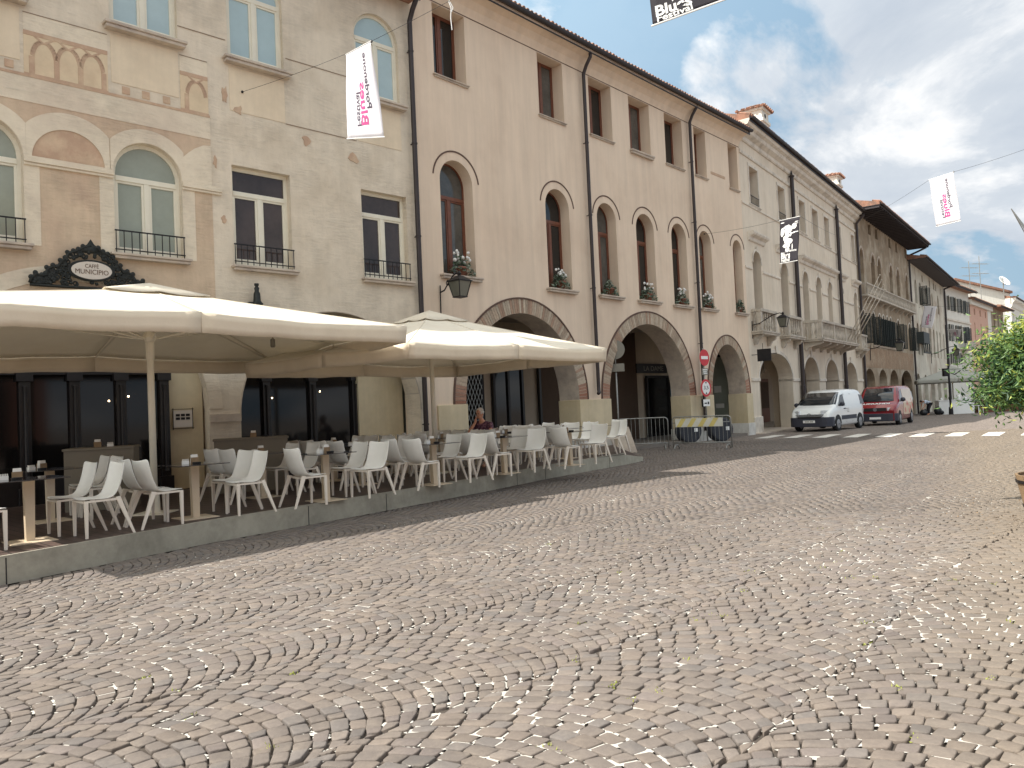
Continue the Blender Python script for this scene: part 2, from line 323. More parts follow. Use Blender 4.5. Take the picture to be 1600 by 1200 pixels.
def slab(outline, holes, y0, y1):
    """filled 2D outline with holes, extruded from y0 to y1: returns (verts, faces) with x=u, z=v"""
    cu = bpy.data.curves.new('c', 'CURVE'); cu.dimensions = '2D'; cu.fill_mode = 'BOTH'; cu.extrude = abs(y1-y0)/2
    for k, poly in enumerate([outline]+list(holes)):
        ar = sum(poly[i][0]*poly[(i+1) % len(poly)][1]-poly[(i+1) % len(poly)][0]*poly[i][1] for i in range(len(poly)))
        p = poly if (ar > 0) == (k == 0) else poly[::-1]
        sp = cu.splines.new('POLY'); sp.points.add(len(p)-1); sp.use_cyclic_u = True
        for q, a in zip(sp.points, p): q.co = (a[0], a[1], 0, 1)
    o = bpy.data.objects.new('c', cu); COL.objects.link(o)
    dg = bpy.context.evaluated_depsgraph_get(); me = bpy.data.meshes.new_from_object(o.evaluated_get(dg))
    ym = (y0+y1)/2
    vs = [(v.co.x, ym-v.co.z, v.co.y) for v in me.vertices]; fs = [tuple(p.vertices) for p in me.polygons]
    bpy.data.objects.remove(o); bpy.data.curves.remove(cu); bpy.data.meshes.remove(me)
    return vs, fs
def rect(a, b, c, d): return [(a, c), (b, c), (b, d), (a, d)]
def arch(a, b, c, zs, n=18, f=1.0):   # opening a..b from sill c, springing zs, f = rise / half width
    r = (b-a)/2; m = (a+b)/2
    return [(a, c), (b, c)]+[(m+r*cos(pi*i/n), zs+r*f*sin(pi*i/n)) for i in range(n+1)]
def ogee(a, b, c, zs, n=8, f=1.25):   # pointed arch
    r = (b-a)/2; m = (a+b)/2; pts = [(a, c), (b, c)]
    for i in range(n+1):
        t = i/n; pts.append((b-r*t**1.6, zs+r*f*sin(t*pi/2)))
    for i in range(n-1, -1, -1):
        t = i/n; pts.append((a+r*t**1.6, zs+r*f*sin(t*pi/2)))
    return pts
def band(a, b, zs, w, f=1.0, n=24, t0=0, t1=pi):      # ring polygon around an arch
    r = (b-a)/2; m = (a+b)/2
    o = [(m+(r+w)*cos(t0+(t1-t0)*i/n), zs+(r*f+w)*sin(t0+(t1-t0)*i/n)) for i in range(n+1)]
    q = [(m+r*cos(t0+(t1-t0)*i/n), zs+r*f*sin(t0+(t1-t0)*i/n)) for i in range(n, -1, -1)]
    return o+q
def ringmb(mb, a, b, zs, w, y0, y1, f=1.0, mi=0, n=24, t0=0, t1=pi, M4=None, clip=None):
    r = (b-a)/2; m = (a+b)/2
    for i in range(n):
        A = t0+(t1-t0)*i/n; B = t0+(t1-t0)*(i+1)/n
        p = [(m+r*cos(A), zs+r*f*sin(A)), (m+(r+w)*cos(A), zs+(r*f+w)*sin(A)), (m+(r+w)*cos(B), zs+(r*f+w)*sin(B)), (m+r*cos(B), zs+r*f*sin(B))]
        if clip: p = [(min(max(q[0], m-clip), m+clip), q[1]) for q in p]
        mb.prism(p[::-1], y0, y1, 'y', mi, M4)
def text_mesh(txt, size=1., extrude=.002, offset=0., align='LEFT'):
    cu = bpy.data.curves.new('t', 'FONT'); cu.body = txt; cu.size = size; cu.extrude = extrude; cu.offset = offset; cu.align_x = align
    o = bpy.data.objects.new('t', cu); COL.objects.link(o)
    dg = bpy.context.evaluated_depsgraph_get(); dg.update(); me = bpy.data.meshes.new_from_object(o.evaluated_get(dg))
    vs = [tuple(v.co) for v in me.vertices]; fs = [tuple(p.vertices) for p in me.polygons]
    bpy.data.objects.remove(o); bpy.data.curves.remove(cu); bpy.data.meshes.remove(me)
    return vs, fs
def text_on(mb, txt, size, M4, mi=0, offset=0., align='CENTER', width=None, extrude=.002):
    vs, fs = text_mesh(txt, size, extrude, offset, align)
    if width and vs:
        w = max(v[0] for v in vs)-min(v[0] for v in vs); k = width/w; vs = [(v[0]*k, v[1], v[2]) for v in vs]
    mb.add(vs, fs, mi, M4)
TXZ = Matrix(((1, 0, 0, 0), (0, 0, -1, 0), (0, 1, 0, 0), (0, 0, 0, 1)))   # text plane -> x,z plane facing -y
def T(x, y, z): return Matrix.Translation((x, y, z))
def gz(y): return -max(0., y-34)*.0155

# facade frames: local x along the wall, y into the building, z up
def line(a, P, l): return (P[0]+l*sin(R(a)), P[1]+l*cos(R(a)))
B0 = (-2.24, 19.67)
A0 = line(46.5, B0, -20); C0 = line(42.5, B0, 18.75); D0 = line(36, C0, 22.4); E0 = line(37, D0, 18.8); F0 = line(36, E0, 22.8); G0 = line(42, F0, 12.4); H0 = line(41, G0, 14.5)
def frame(name, P, ang, label, cat='building', z=0): return empty(name, (P[0], P[1], z), pi/2-R(ang), label, cat)
def FW(P, ang, u, off, z):   # facade coordinates to world; off = metres out into the street
    a = R(ang); return Vector((P[0]+sin(a)*u+cos(a)*off, P[1]+cos(a)*u-sin(a)*off, z))

# ------------------------------------------------------------------ ground
PLAT = [(-9.4, 2.2), (-7.6, 5.0), (-5.53, 8.22), (-4.13, 10.5), (-2.25, 13.0), (-.6, 15.35), (.63, 17.3), (1.9, 19.05), (2.9, 20.35), (3.55, 21.4), (3.15, 24.6), (-2.24, 19.67), A0, line(46.5, B0, -27)]
def inpoly(x, y, P):
    c = np.zeros(np.shape(x), bool); j = len(P)-1
    for i in range(len(P)):
        xi, yi = P[i]; xj, yj = P[j]
        c ^= ((yi > y) != (yj > y)) & (x < (xj-xi)*(y-yi)/(yj-yi+1e-12)+xi); j = i
    return c
def zone(cx, cy): return (cy > 1) & (cy < 29) & (np.abs(cx) < .72*cy+4.5)
SD = np.array([sin(R(43)), cos(R(43))]); TD = np.array([cos(R(43)), -sin(R(43))])
def cobbles():
    rng = np.random.default_rng(3)
    c = .110; Wd = 1.42; th = R(52); Rr = Wd/2/sin(th); ns = int(2*Rr*th/c)
    bs = np.arange(-16, 24); ks = np.arange(-75, 350); js = np.arange(-1, ns+1)
    Bq, K, J = np.meshgrid(bs, ks, js, indexing='ij')
    Bq = Bq.ravel(); K = K.ravel(); J = J.ravel()
    bph = rng.random(100)*c; boff = bph[Bq+20]
    off = np.where(K % 2 == 0, 0., .5)
    jit = rng.normal(0, .12, (len(bs), len(ks), len(js)+1))
    i0 = (Bq-bs[0], K-ks[0], J-js[0])
    dth = 2*th/ns
    lim = (th*(1+rng.uniform(-.045, .06, (len(bs), len(ks)))))[i0[0], i0[1]]; lim2 = (th*(1+rng.uniform(-.045, .06, (len(bs), len(ks)))))[i0[0], i0[1]]
    t0 = np.clip(-th+(J+off+jit[i0])*dth, -lim2, lim)
    t1 = np.clip(-th+(J+1+off+jit[i0[0], i0[1], i0[2]+1])*dth, -lim2, lim)
    keep = (t1-t0) > .38*dth
    Bq, K, J, t0, t1, boff, lim, lim2 = [a[keep] for a in (Bq, K, J, t0, t1, boff, lim, lim2)]
    def P(k, t):
        s = k*c+boff+Rr*np.cos(t); q = Bq*Wd+Rr*np.sin(t)
        return s, q
    up0 = np.clip(t0+c*np.sin(t0)/Rr*.8, -lim2, lim); up1 = np.clip(t1+c*np.sin(t1)/Rr*.8, -lim2, lim)
    cor = [P(K, t0), P(K, t1), P(K+1, up1), P(K+1, up0)]
    pts = np.stack([np.stack(p, -1) for p in cor], 1)          # n,4,2 in (s,t)
    # slow warp of the laying pattern
    w1 = np.sin(pts[..., 1]*.35+1.3)*.35+np.sin(pts[..., 0]*.21)*.12+np.sin(pts[..., 1]*1.1+pts[..., 0]*.5)*.10; w2 = np.sin(pts[..., 0]*.19+.6)*.30+np.sin(pts[..., 0]*.83+pts[..., 1]*.6)*.09
    pts = pts+np.stack([w1, w2], -1)
    XY = pts[..., :1]*SD+pts[..., 1:]*TD
    ctr = XY.mean(1)
    k = zone(np.floor(ctr[:, 0])+.5, np.floor(ctr[:, 1])+.5) & ~inpoly(ctr[:, 0], ctr[:, 1], PLAT)
    nb = np.array([cos(R(42.5)), -sin(R(42.5))]); dB = (ctr-np.array(B0)) @ nb
    k &= (dB > .03) & (ctr[:, 1] > 1.6)
    XY = XY[k]; ctr = ctr[k]; n = len(XY)
    XY = XY+rng.normal(0, .0052, XY.shape)
    # gap
    d = XY-ctr[:, None]; ln = np.linalg.norm(d, axis=2, keepdims=True); gap = (.0040+.0046*rng.random((n, 1, 1))**2)
    XY = ctr[:, None]+d*(1-gap*1.35/ln)
    # orientation consistent (ccw)
    a = XY[:, 1]-XY[:, 0]; b = XY[:, 3]-XY[:, 0]; cr = a[:, 0]*b[:, 1]-a[:, 1]*b[:, 0]
    XY = np.where(cr[:, None, None] < 0, XY[:, ::-1], XY)
    h = np.clip(rng.normal(0, .0024, n), -.004, .006); tilt = rng.normal(0, .024, (n, 2))
    far_ = (ctr[:, 1] > 9)[:, None]; tilt = np.where(far_, tilt*.62, tilt); h = np.where(far_[:, 0], h*.7, h)
    base = np.array([.222, .186, .162]); warm = np.array([.236, .193, .163]); grey = np.array([.210, .184, .168]); mv = np.array([.216, .180, .162])
    pick = rng.random(n); colr = np.where(pick[:, None] < .5, base, np.where(pick[:, None] < .70, warm, np.where(pick[:, None] < .88, grey, mv)))
    patch = np.array([noise.noise(Vector((x*.35, y*.35, 3))) for x, y in ctr])
    colr = np.array([.70, .705, .71])*colr*(1+rng.normal(0, .075, (n, 1)))*(1+.16*patch[:, None])
    yel = np.clip((ctr[:, 0]-.55*ctr[:, 1]+.4)/1.5, 0, 1)[:, None]*.5      # dusty strip beside the planters
    colr = colr*(1-yel)+np.array([.25, .20, .14])*yel
    near = ctr[:, 1] < 10.5
    for nm, sel, hi in (('cobblestones', near, True), ('cobblestones', ~near, False)):
        X = XY[sel]; Cc = ctr[sel]; m = len(X)
        if hi:
            nx = np.roll(X, -1, 1); q = .07+.07*rng.random((m, 4, 1)); ring = np.empty((m, 8, 2))
            ring[:, 0::2] = X+(nx-X)*q; ring[:, 1::2] = nx-(nx-X)*q
            ring += rng.normal(0, .0012, ring.shape)
            K8 = 8
        else: ring = X; K8 = 4
        dd = ring-Cc[:, None]; L8 = np.linalg.norm(dd, axis=2, keepdims=True)
        hh = h[sel]; tt = tilt[sel]
        def lev(r, z, tl=True):
            zz = z+(hh[:, None] if tl else 0)+((r-Cc[:, None])*tt[:, None]).sum(-1)*(1 if tl else 0)
            return np.concatenate([r, zz[..., None]], -1)
        lv = [lev(ring, -.03, False)]
        if hi: lv += [lev(ring, -.006), lev(Cc[:, None]+dd*(1-.003/L8), -.0012), lev(Cc[:, None]+dd*(1-.010/L8), .0004)]
        else: lv += [lev(Cc[:, None]+dd*(1-.003/L8), 0)]
        if not hi: h_tint = 1
        V = np.concatenate(lv, 1); nl = len(lv); per = nl*K8
        gl = np.array([gz(y) for y in Cc[:, 1]]); V[..., 2] += gl[:, None]
        V = V.reshape(-1, 3)
        if hi: V[:, 2] += rng.normal(0, .0006, len(V))
        quads = []
        for li in range(nl-1):
            for i in range(K8): quads.append((li*K8+i, li*K8+(i+1) % K8, (li+1)*K8+(i+1) % K8, (li+1)*K8+i))
        o = np.arange(m)[:, None]*per
        Q = (o[:, None]+np.array(quads)[None]).reshape(-1)
        Tp = (o+np.array([(nl-1)*K8+i for i in range(K8)])[None]).reshape(-1)
        me = bpy.data.meshes.new(nm); me.vertices.add(len(V)); me.vertices.foreach_set('co', V.astype('f').ravel())
        nq = len(quads)*m; loops = np.concatenate([Q, Tp]); me.loops.add(len(loops)); me.loops.foreach_set('vertex_index', loops.astype('i'))
        me.polygons.add(nq+m)
        st = np.concatenate([np.arange(nq)*4, nq*4+np.arange(m)*K8]); tot = np.concatenate([np.full(nq, 4), np.full(m, K8)])
        me.polygons.foreach_set('loop_start', st.astype('i')); me.polygons.foreach_set('loop_total', tot.astype('i'))
        at = me.color_attributes.new('Col', 'FLOAT_COLOR', 'POINT')
        cc = np.repeat(np.concatenate([colr[sel], np.ones((m, 1))], 1), per, 0); at.data.foreach_set('color', cc.astype('f').ravel())
        me.update(calc_edges=True); me.materials.append(M['cobble'])
        ob = bpy.data.objects.new('paving_near' if hi else 'paving_far', me); COL.objects.link(ob)
        ob.name = 'cobblestones'
        tag(ob, kind='stuff', label='small porphyry cobbles laid in fans, stones close to the camera' if hi else 'small porphyry cobbles laid in fans further up the street', cat='cobblestones')
M['cobble'] = mat('porphyry', (1, 1, 1), .78, attr=True, var=.13, vscale=30, stain=(.30, .25, .20), sscale=5., samt=.22, bump=.45, bscale=110, spec=.35)
M['farpave'] = None
def ground_mats():
    m = bpy.data.materials.new('joint grit'); m.use_nodes = True; t = m.node_tree; l = t.links.new; b = t.nodes['Principled BSDF']; b.inputs['Roughness'].default_value = .95
    tcx = N(t, 'ShaderNodeTexCoord')
    n = N(t, 'ShaderNodeTexNoise', i_Scale=9., i_Detail=6.); l(tcx.outputs['Object'], n.inputs['Vector'])
    x = N(t, 'ShaderNodeMix', data_type='RGBA'); l(n.outputs['Fac'], x.inputs[0]); x.inputs[6].default_value = (.032, .025, .02, 1); x.inputs[7].default_value = (.085, .068, .055, 1)
    l(x.outputs[2], b.inputs['Base Color'])
    f = bpy.data.materials.new('distant cobbles'); f.use_nodes = True; t = f.node_tree; l = t.links.new; b = t.nodes['Principled BSDF']; b.inputs['Roughness'].default_value = .85
    tcx = N(t, 'ShaderNodeTexCoord')
    v = N(t, 'ShaderNodeTexVoronoi', feature='DISTANCE_TO_EDGE', i_Scale=8.5); l(tcx.outputs['Object'], v.inputs['Vector'])
    vc = N(t, 'ShaderNodeTexVoronoi', feature='F1', i_Scale=8.5); l(tcx.outputs['Object'], vc.inputs['Vector'])
    r = N(t, 'ShaderNodeMapRange'); l(v.outputs[0], r.inputs[0]); r.inputs[1].default_value = .02; r.inputs[2].default_value = .09; r.inputs[3].default_value = .5
    hs = N(t, 'ShaderNodeSeparateColor'); l(vc.outputs['Color'], hs.inputs[0])
    r2_ = N(t, 'ShaderNodeMapRange'); l(hs.outputs[0], r2_.inputs[0]); r2_.inputs[3].default_value = .8; r2_.inputs[4].default_value = 1.18
    mu = N(t, 'ShaderNodeMath', operation='MULTIPLY'); l(r.outputs[0], mu.inputs[0]); l(r2_.outputs[0], mu.inputs[1])
    sc = N(t, 'ShaderNodeVectorMath', operation='SCALE'); sc.inputs[0].default_value = (.222, .182, .155); l(mu.outputs[0], sc.inputs['Scale']); l(sc.outputs[0], b.inputs['Base Color'])
    bp = N(t, 'ShaderNodeBump'); bp.inputs['Strength'].default_value = .6; bp.inputs['Distance'].default_value = .02; l(r.outputs[0], bp.inputs['Height']); l(bp.outputs[0], b.inputs['Normal'])
    return m, f
JM, FM_ = ground_mats()
def ground_sheet():
    xs = [-700, -300, -120, -60]+list(range(-30, 41))+[60, 120, 300, 700]
    ys = [-400, -150, -50, -15]+list(range(-6, 35))+[40, 50, 60, 80, 120, 300, 1500]
    nx, ny = len(xs), len(ys); zc = np.zeros((nx-1, ny-1), bool)
    for i in range(nx-1):
        for j in range(ny-1):
            if xs[i+1]-xs[i] == 1 and ys[j+1]-ys[j] == 1: zc[i, j] = zone(xs[i]+.5, ys[j]+.5)
    V = []
    for i, x in enumerate(xs):
        for j, y in enumerate(ys):
            t = zc[max(i-1, 0):i+1, max(j-1, 0):j+1].any(); V.append((x, y, gz(min(y, 75))+(-.019 if t else -.003)))
    F = []; MI = []
    for i in range(nx-1):
        for j in range(ny-1):
            F.append((i*ny+j, (i+1)*ny+j, (i+1)*ny+j+1, i*ny+j+1)); MI.append(0 if zc[i, j] else 1)
    me = bpy.data.meshes.new('ground'); me.from_pydata(V, [], F); me.materials.append(JM); me.materials.append(FM_); me.polygons.foreach_set('material_index', MI)
    o = bpy.data.objects.new('ground', me); COL.objects.link(o); tag(o, kind='structure')
ground_sheet(); cobbles()
def mortar():   # pale mortar that fills some joints nearly flush with the stones
    m = bpy.data.materials.new('pale mortar'); m.use_nodes = True; t = m.node_tree; l = t.links.new; b = t.nodes['Principled BSDF']; b.inputs['Roughness'].default_value = .9; b.inputs['Base Color'].default_value = (.46, .44, .40, 1)
    tcx = N(t, 'ShaderNodeTexCoord')
    n = N(t, 'ShaderNodeTexNoise', i_Scale=.42, i_Detail=4., i_Roughness=.7); l(tcx.outputs['Object'], n.inputs['Vector'])
    n2 = N(t, 'ShaderNodeTexNoise', i_Scale=11., i_Detail=3., i_Roughness=.6); l(tcx.outputs['Object'], n2.inputs['Vector'])
    sx = N(t, 'ShaderNodeSeparateXYZ'); l(tcx.outputs['Object'], sx.inputs[0])
    a = N(t, 'ShaderNodeMath', operation='MULTIPLY_ADD'); l(n2.outputs['Fac'], a.inputs[0]); a.inputs[1].default_value = 1.0; l(n.outputs['Fac'], a.inputs[2])
    k = N(t, 'ShaderNodeMapRange'); l(sx.outputs[0], k.inputs[0]); k.inputs[1].default_value = -4.; k.inputs[2].default_value = 1.0; k.inputs[3].default_value = -.05; k.inputs[4].default_value = .0
    a2 = N(t, 'ShaderNodeMath', operation='ADD'); l(a.outputs[0], a2.inputs[0]); l(k.outputs[0], a2.inputs[1])
    r = N(t, 'ShaderNodeMapRange'); l(a2.outputs[0], r.inputs[0]); r.inputs[1].default_value = 1.055; r.inputs[2].default_value = 1.065
    tr = N(t, 'ShaderNodeBsdfTransparent'); ms = N(t, 'ShaderNodeMixShader'); l(r.outputs[0], ms.inputs[0]); l(tr.outputs[0], ms.inputs[1]); l(b.outputs[0], ms.inputs[2]); l(ms.outputs[0], t.nodes['Material Output'].inputs[0])
    mb = MB()
    for i in range(-25, 26):
        for j in range(1, 29):
            if zone(i+.5, j+.5) and not inpoly(np.array(i+.5), np.array(j+.5), PLAT) and ((i+.5-B0[0])*cos(R(42.5))-(j+.5-B0[1])*sin(R(42.5))) > .6: mb.add([(i, j, -.0062), (i+1, j, -.0062), (i+1, j+1, -.0062), (i, j+1, -.0062)], [(0, 1, 2, 3)])
    o = mb.build('joint_mortar', m); tag(o, 'pale mortar filling patches of the joints between the cobbles', kind='stuff')
mortar()
# crossing stripes
cr = MB()
for i in range(11):
    t = i/6.0*.98; x = 9.4+6.4*t*.83; y = 30.2-4.9*t*.83
    d = Vector((sin(R(37)), cos(R(37)), 0)); p = Vector((cos(R(37)), -sin(R(37)), 0))
    q = [Vector((x, y, 0))+d*a+p*b for a, b in ((0, 0), (0, .52), (2.35, .52), (2.35, 0))]
    cr.add([(v.x, v.y, gz(v.y)+.006) for v in q], [(0, 1, 2, 3)])
M['stripe'] = mat('white crossing stone', srgb(214, 210, 202), .75, var=.12, vscale=6, stain=srgb(160, 150, 140), samt=.5, sscale=3)
tag(cr.build('crosswalk', 'stripe'), kind='structure')

# ------------------------------------------------------------------ window kit (local facade coordinates)
def window(parent, u0, u1, z0, z1, y=.12, fm='whiteframe', gm='glassdark', arched=False, transom=None, mull=True, fw=.07, pointed=None, name='window', dbl=False):
    mb = MB(); zt = z1
    if arched:
        r = (u1-u0)/2; zs = z1-r
        ringmb(mb, u0+fw, u1-fw, zs, fw+.03, y, y+.06, n=16)
        top = zs
    else:
        mb.box(u0, u1, y, y+.06, z1-fw, z1); top = z1-fw
    mb.box(u0, u0+fw, y, y+.06, z0, top); mb.box(u1-fw, u1, y, y+.06, z0, top); mb.box(u0+fw, u1-fw, y, y+.06, z0, z0+fw*1.2)
    m = (u0+u1)/2; tz = transom
    if tz: mb.box(u0+fw, u1-fw, y-.012, y+.062, tz, tz+.10)
    e1 = tz if tz else top
    sw = .045
    if mull:
        mb.box(m-.05, m+.05, y-.008, y+.06, z0+fw*1.2, e1)
        for a, b in ((u0+fw, m-.05), (m+.05, u1-fw)):
            for p in ((a, a+sw), (b-sw, b)): mb.box(p[0], p[1], y+.008, y+.055, z0+fw*1.2, e1)
            mb.box(a+sw, b-sw, y+.008, y+.055, e1-sw, e1); mb.box(a+sw, b-sw, y+.008, y+.055, z0+fw*1.2, z0+fw*1.2+sw*1.4)
    w = mb.build(name, fm, parent, bevel=.004)
    g = MB()
    poly = arch(u0+.03, u1-.03, z0+.02, z1-(u1-u0)/2, 16) if arched else rect(u0+.02, u1-.02, z0+.02, z1-.02)
    g.prism(poly, y+.035, y+.05, 'y')
    g.build('pane', gm, w)
    return w
def sill(parent, u0, u1, z, out=.14, h=.09, m='sill', into=.25):
    mb = MB(); mb.box(u0, u1, -out, into, z-h*.45, z); mb.box(u0+.03, u1-.03, -out+.03, -.002, z-h, z-h*.45-.001); return mb.build('sill', m, parent, bevel=.012)
def railing(parent, u0, u1, z0, h=.42, n=9, y=-.05):
    mb = MB(); mb.box(u0-.02, u1+.02, y-.012, y+.012, z0+h-.015, z0+h+.01); mb.box(u0-.02, u1+.02, y-.01, y+.01, z0+.05, z0+.07)
    for i in range(n+1):
        x = u0+(u1-u0)*i/n; mb.box(x-.007, x+.007, y-.007, y+.007, z0, z0+h)
    return mb.build('railing', 'iron', parent)
def tiles_edge(mb, u0, u1, y, z, r=.075, ln=.5, mi=0, slope=.3):
    n = int((u1-u0)/.19)
    for i in range(n):
        x = u0+(i+.5)*(u1-u0)/n; jit = random.uniform(-.015, .015)
        mb.tube([(x, y+jit, z), (x, y+ln, z+ln*slope)], [r, r*.9], 6, mi)
def roof(parent, u0, u1, over, z, depth=6., slope=.32, tm='tile', gut=True, thick=.12, edgemat='gutter', tiles=True, name='roof'):
    mb = MB()
    mb.prism([(-over, z), (-over, z+thick), (depth, z+thick+(depth+over)*slope), (depth, z)], u0, u1, 'x', 0)
    if tiles: tiles_edge(mb, u0, u1, -over-.03, z+thick+.04, slope=slope)
    r = mb.build(name, tm, parent)
    if gut:
        g = MB(); pr = [(-over-.17+.085*(1-cos(pi*i/6)), z+.06-.085*sin(pi*i/6)) for i in range(7)]
        pr = pr+[(p[0]*1.0, p[1]+.01) for p in pr[::-1]]
        g.prism([(a, b) for a, b in pr], u0, u1, 'x'); g.box(u0, u1, -over, -over+.02, z-.12, z+thick)
        g.build('gutter', edgemat, r)
    return r
def body(parent, u0, u1, z0, z1, depth=9., m='plasterB', y0=.62):
    mb = MB()   # side walls, back wall
    mb.box(u0, u0+.3, y0, depth, z0, z1); mb.box(u1-.3, u1, y0, depth, z0, z1); mb.box(u0+.3, u1-.3, depth-.3, depth, z0, z1)
    mb.box(u0+.3, u1-.3, y0+.15, depth-.3, z1-.3, z1-.05)
    return mb.build('side_wall', m, parent)
def wall(parent, outline, holes, m, th=.55, name='wall'):
    vs, fs = slab(outline, holes, 0, th); mb = MB(); mb.add(vs, fs); return mb.build(name, m, parent)
def plate(parent, poly, holes, m, y0=-.012, y1=.002, name='painted_band'):
    vs, fs = slab(poly, holes, y0, y1); mb = MB(); mb.add(vs, fs); return mb.build(name, m, parent)
def archbricks(parent, a, b, zs, w, y0, y1, f=1., n=46, seed=1, name='brick_arch', t0=0, t1=pi):
    rnd = random.Random(seed); mb = MB(); cols = []
    r = (b-a)/2; m = (a+b)/2
    for i in range(n):
        A = t0+(t1-t0)*(i+.07)/n; B_ = t0+(t1-t0)*(i+.93)/n; jo = rnd.uniform(-.006, .008)
        p = [(m+r*cos(A), zs+r*f*sin(A)), (m+(r+w+jo)*cos(A), zs+(r*f+w+jo)*sin(A)), (m+(r+w+jo)*cos(B_), zs+(r*f+w+jo)*sin(B_)), (m+r*cos(B_), zs+r*f*sin(B_))]
        mb.prism(p[::-1], y0-rnd.uniform(0, .008), y1, 'y')
        k = rnd.random(); c = (.40, .31, .23) if k < .5 else ((.46, .38, .29) if k < .85 else (.36, .24, .17))
        if i < 5 or i > n-6: c = (c[0]*.85, c[1]*.6, c[2]*.55)
        q = rnd.uniform(.82, 1.12); cols += [(c[0]*q, c[1]*q, c[2]*q, 1)]*8
    me = mb.mesh(name, [M['brickarch']]); at = me.color_attributes.new('Col', 'FLOAT_COLOR', 'POINT')
    at.data.foreach_set('color', [x for c in cols for x in c])
    o = bpy.data.objects.new(name, me); COL.objects.link(o); o.parent = parent
    # mortar bed
    g = MB(); ringmb(g, a+.006, b-.006, zs, w-.012, y0+.008, y1-.002, f=f, n=n, t0=t0, t1=t1); g.build('mortar', 'sill', o)
    return o

# ------------------------------------------------------------------ building A: painted brick palazzo with the cafe
FA = frame('painted_brick_palazzo', A0, 46.5, 'cream and ochre painted brick building on the left, cafe in its ground floor')
ZA = 12.25
AH = []                                        # window holes
first = [7.8, 10.6, 13.39]; blind = [9.2, 11.99]
for c in first: AH.append(arch(c-.645, c+.645, 4.97, 6.56))
rects = [(15.1, 16.45), (18.32, 19.66)]
for a, b in rects: AH.append(rect(a, b, 4.97, 7.12))
upp = [7.8, 10.6, 13.4, 15.75, 18.94]
for c in upp: AH.append(arch(c-.65, c+.65, 9.47, 10.98))
AH.append(arch(9.55, 14.45, .2, 1.9)); AH.append(arch(15.12, 19.85, .2, 1.7)); AH.append(arch(4.0, 9.0, .2, 1.9))
wall(FA, rect(0, 20.0, 0, ZA), AH, 'cream', .6)
plate(FA, rect(0, 14.66, 3.9, 8.05), [arch(c-.75, c+.75, 4.9, 6.56) for c in first], 'ochre', -.006, .002, 'ochre_field')
# pale bands: arcade ring, pilasters, horizontal band
for c in first+blind:
    mb = MB(); hw = .645 if c in first else .60
    ringmb(mb, c-hw-.005, c+hw+.005, 6.56, .27 if c in first else .315, -.022, .002, n=40, clip=.694)
    mb.build('painted_arch', 'paleband', FA)
for c in blind:
    mb = MB(); mb.prism([(c+.6*cos(pi*i/20), 6.56+.6*sin(pi*i/20)) for i in range(21)], -.008, .002, 'y'); mb.build('blind_arch', 'pinkfresco', FA)
mb = MB(); mb.prism([(14.08, 6.58), (14.66, 6.58), (14.66, 7.42), (14.5, 7.40), (14.32, 7.30), (14.18, 7.18), (14.08, 7.08)][::-1], -.020, .002, 'y'); mb.build('painted_arch', 'paleband', FA)
for c in first:
    for s in (-1, 1):
        mb = MB(); a = c+s*.65; b = c+s*.90; mb.box(a, b, -.016, .002, 4.95, 6.40); mb.build('painted_pilaster', 'paleband', FA)
    for z in ():
        pass
for a, b in ((8.45, 9.95), (11.25, 12.74), (14.04, 14.85)):
    mb = MB(); mb.box(a, b, -.05, .002, 6.40, 6.45); mb.box(a, b, -.075, .002, 6.451, 6.54); mb.box(a, b, -.055, .002, 6.541, 6.57); mb.build('impost_moulding', 'paleband', FA, bevel=.008)
mb = MB(); mb.box(0, 14.66, -.014, .002, 7.56, 8.02); mb.build('painted_band', 'paleband', FA)
mb = MB(); mb.box(0, 14.66, -.022, .002, 8.02, 8.07); mb.build('string_line', 'pinkfresco', FA)
# faded fresco frieze between the upper windows
def fresco(u0, u1):
    mb = MB(); mb.box(u0, u1, -.008, .002, 8.071, 8.86)
    o = mb.build('fresco_panel', 'pinkpale', FA)
    g = MB(); g.box(u0, u1, -.014, -.0081, 8.80, 8.88); g.box(u0, u1, -.014, -.0081, 8.071, 8.10)
    x = u0+.08
    while x < u1-.1:
        g.box(x, min(x+.09, u1), -.014, -.0081, 8.10, 8.42)
        a, b = x+.09, x+.40
        if b < u1:
            r = .155; mid = (a+b)/2
            for s in (-1, 1):
                for i in range(7):
                    t0 = i/7; t1 = (i+1)/7
                    f = lambda t: (mid+s*r*(1-t**1.5), 8.42+.27*sin(t*pi/2)); p, q = f(t0), f(t1)
                    w_ = .07*s; g.prism([p, (p[0]+w_, p[1]+.03), (q[0]+w_*(1-.5*t1), q[1]+.06), q], -.014, -.0081, 'y')
            g.prism([(mid-.03, 8.69), (mid+.03, 8.69), (mid+.17, 8.80), (mid+.12, 8.80), (mid, 8.72), (mid-.12, 8.80), (mid-.17, 8.80)], -.0139, -.0082, 'y')
        x += .40
    g.build('fresco_arcade', 'pinkfresco', o)
for a, b in ((8.6, 9.95), (11.3, 12.70), (14.07, 14.64)): fresco(a, b)
for x in (12.95, 13.32, 13.72, 10.2, 10.6, 11.0):
    g = MB(); g.box(x, x+.14, -.014, .002, 8.12, 8.26); g.build('fresco_block', 'pinkfresco', FA)
for c in upp:     # smooth apron panels below the upper windows
    mb = MB(); mb.box(c-.64, c+.64, -.010, .002, 8.30, 9.26); mb.build('apron_panel', 'smooth', FA)
    s = sill(FA, c-.78, c+.78, 9.44, .2, .13)
    window(FA, c-.65, c+.65, 9.47, 11.63, .1, gm='glasspale', arched=True, transom=10.88)
for a, b, z in ((16.45, 18.2, 9.8), (14.05, 15.05, 9.8), (16.4, 18.25, 8.28), (11.3, 12.7, 9.2), (14.07, 14.64, 9.2)):
    g = MB(); g.box(a, b, -.0125, .002, z, z+.015); g.build('scored_line', 'score', FA)
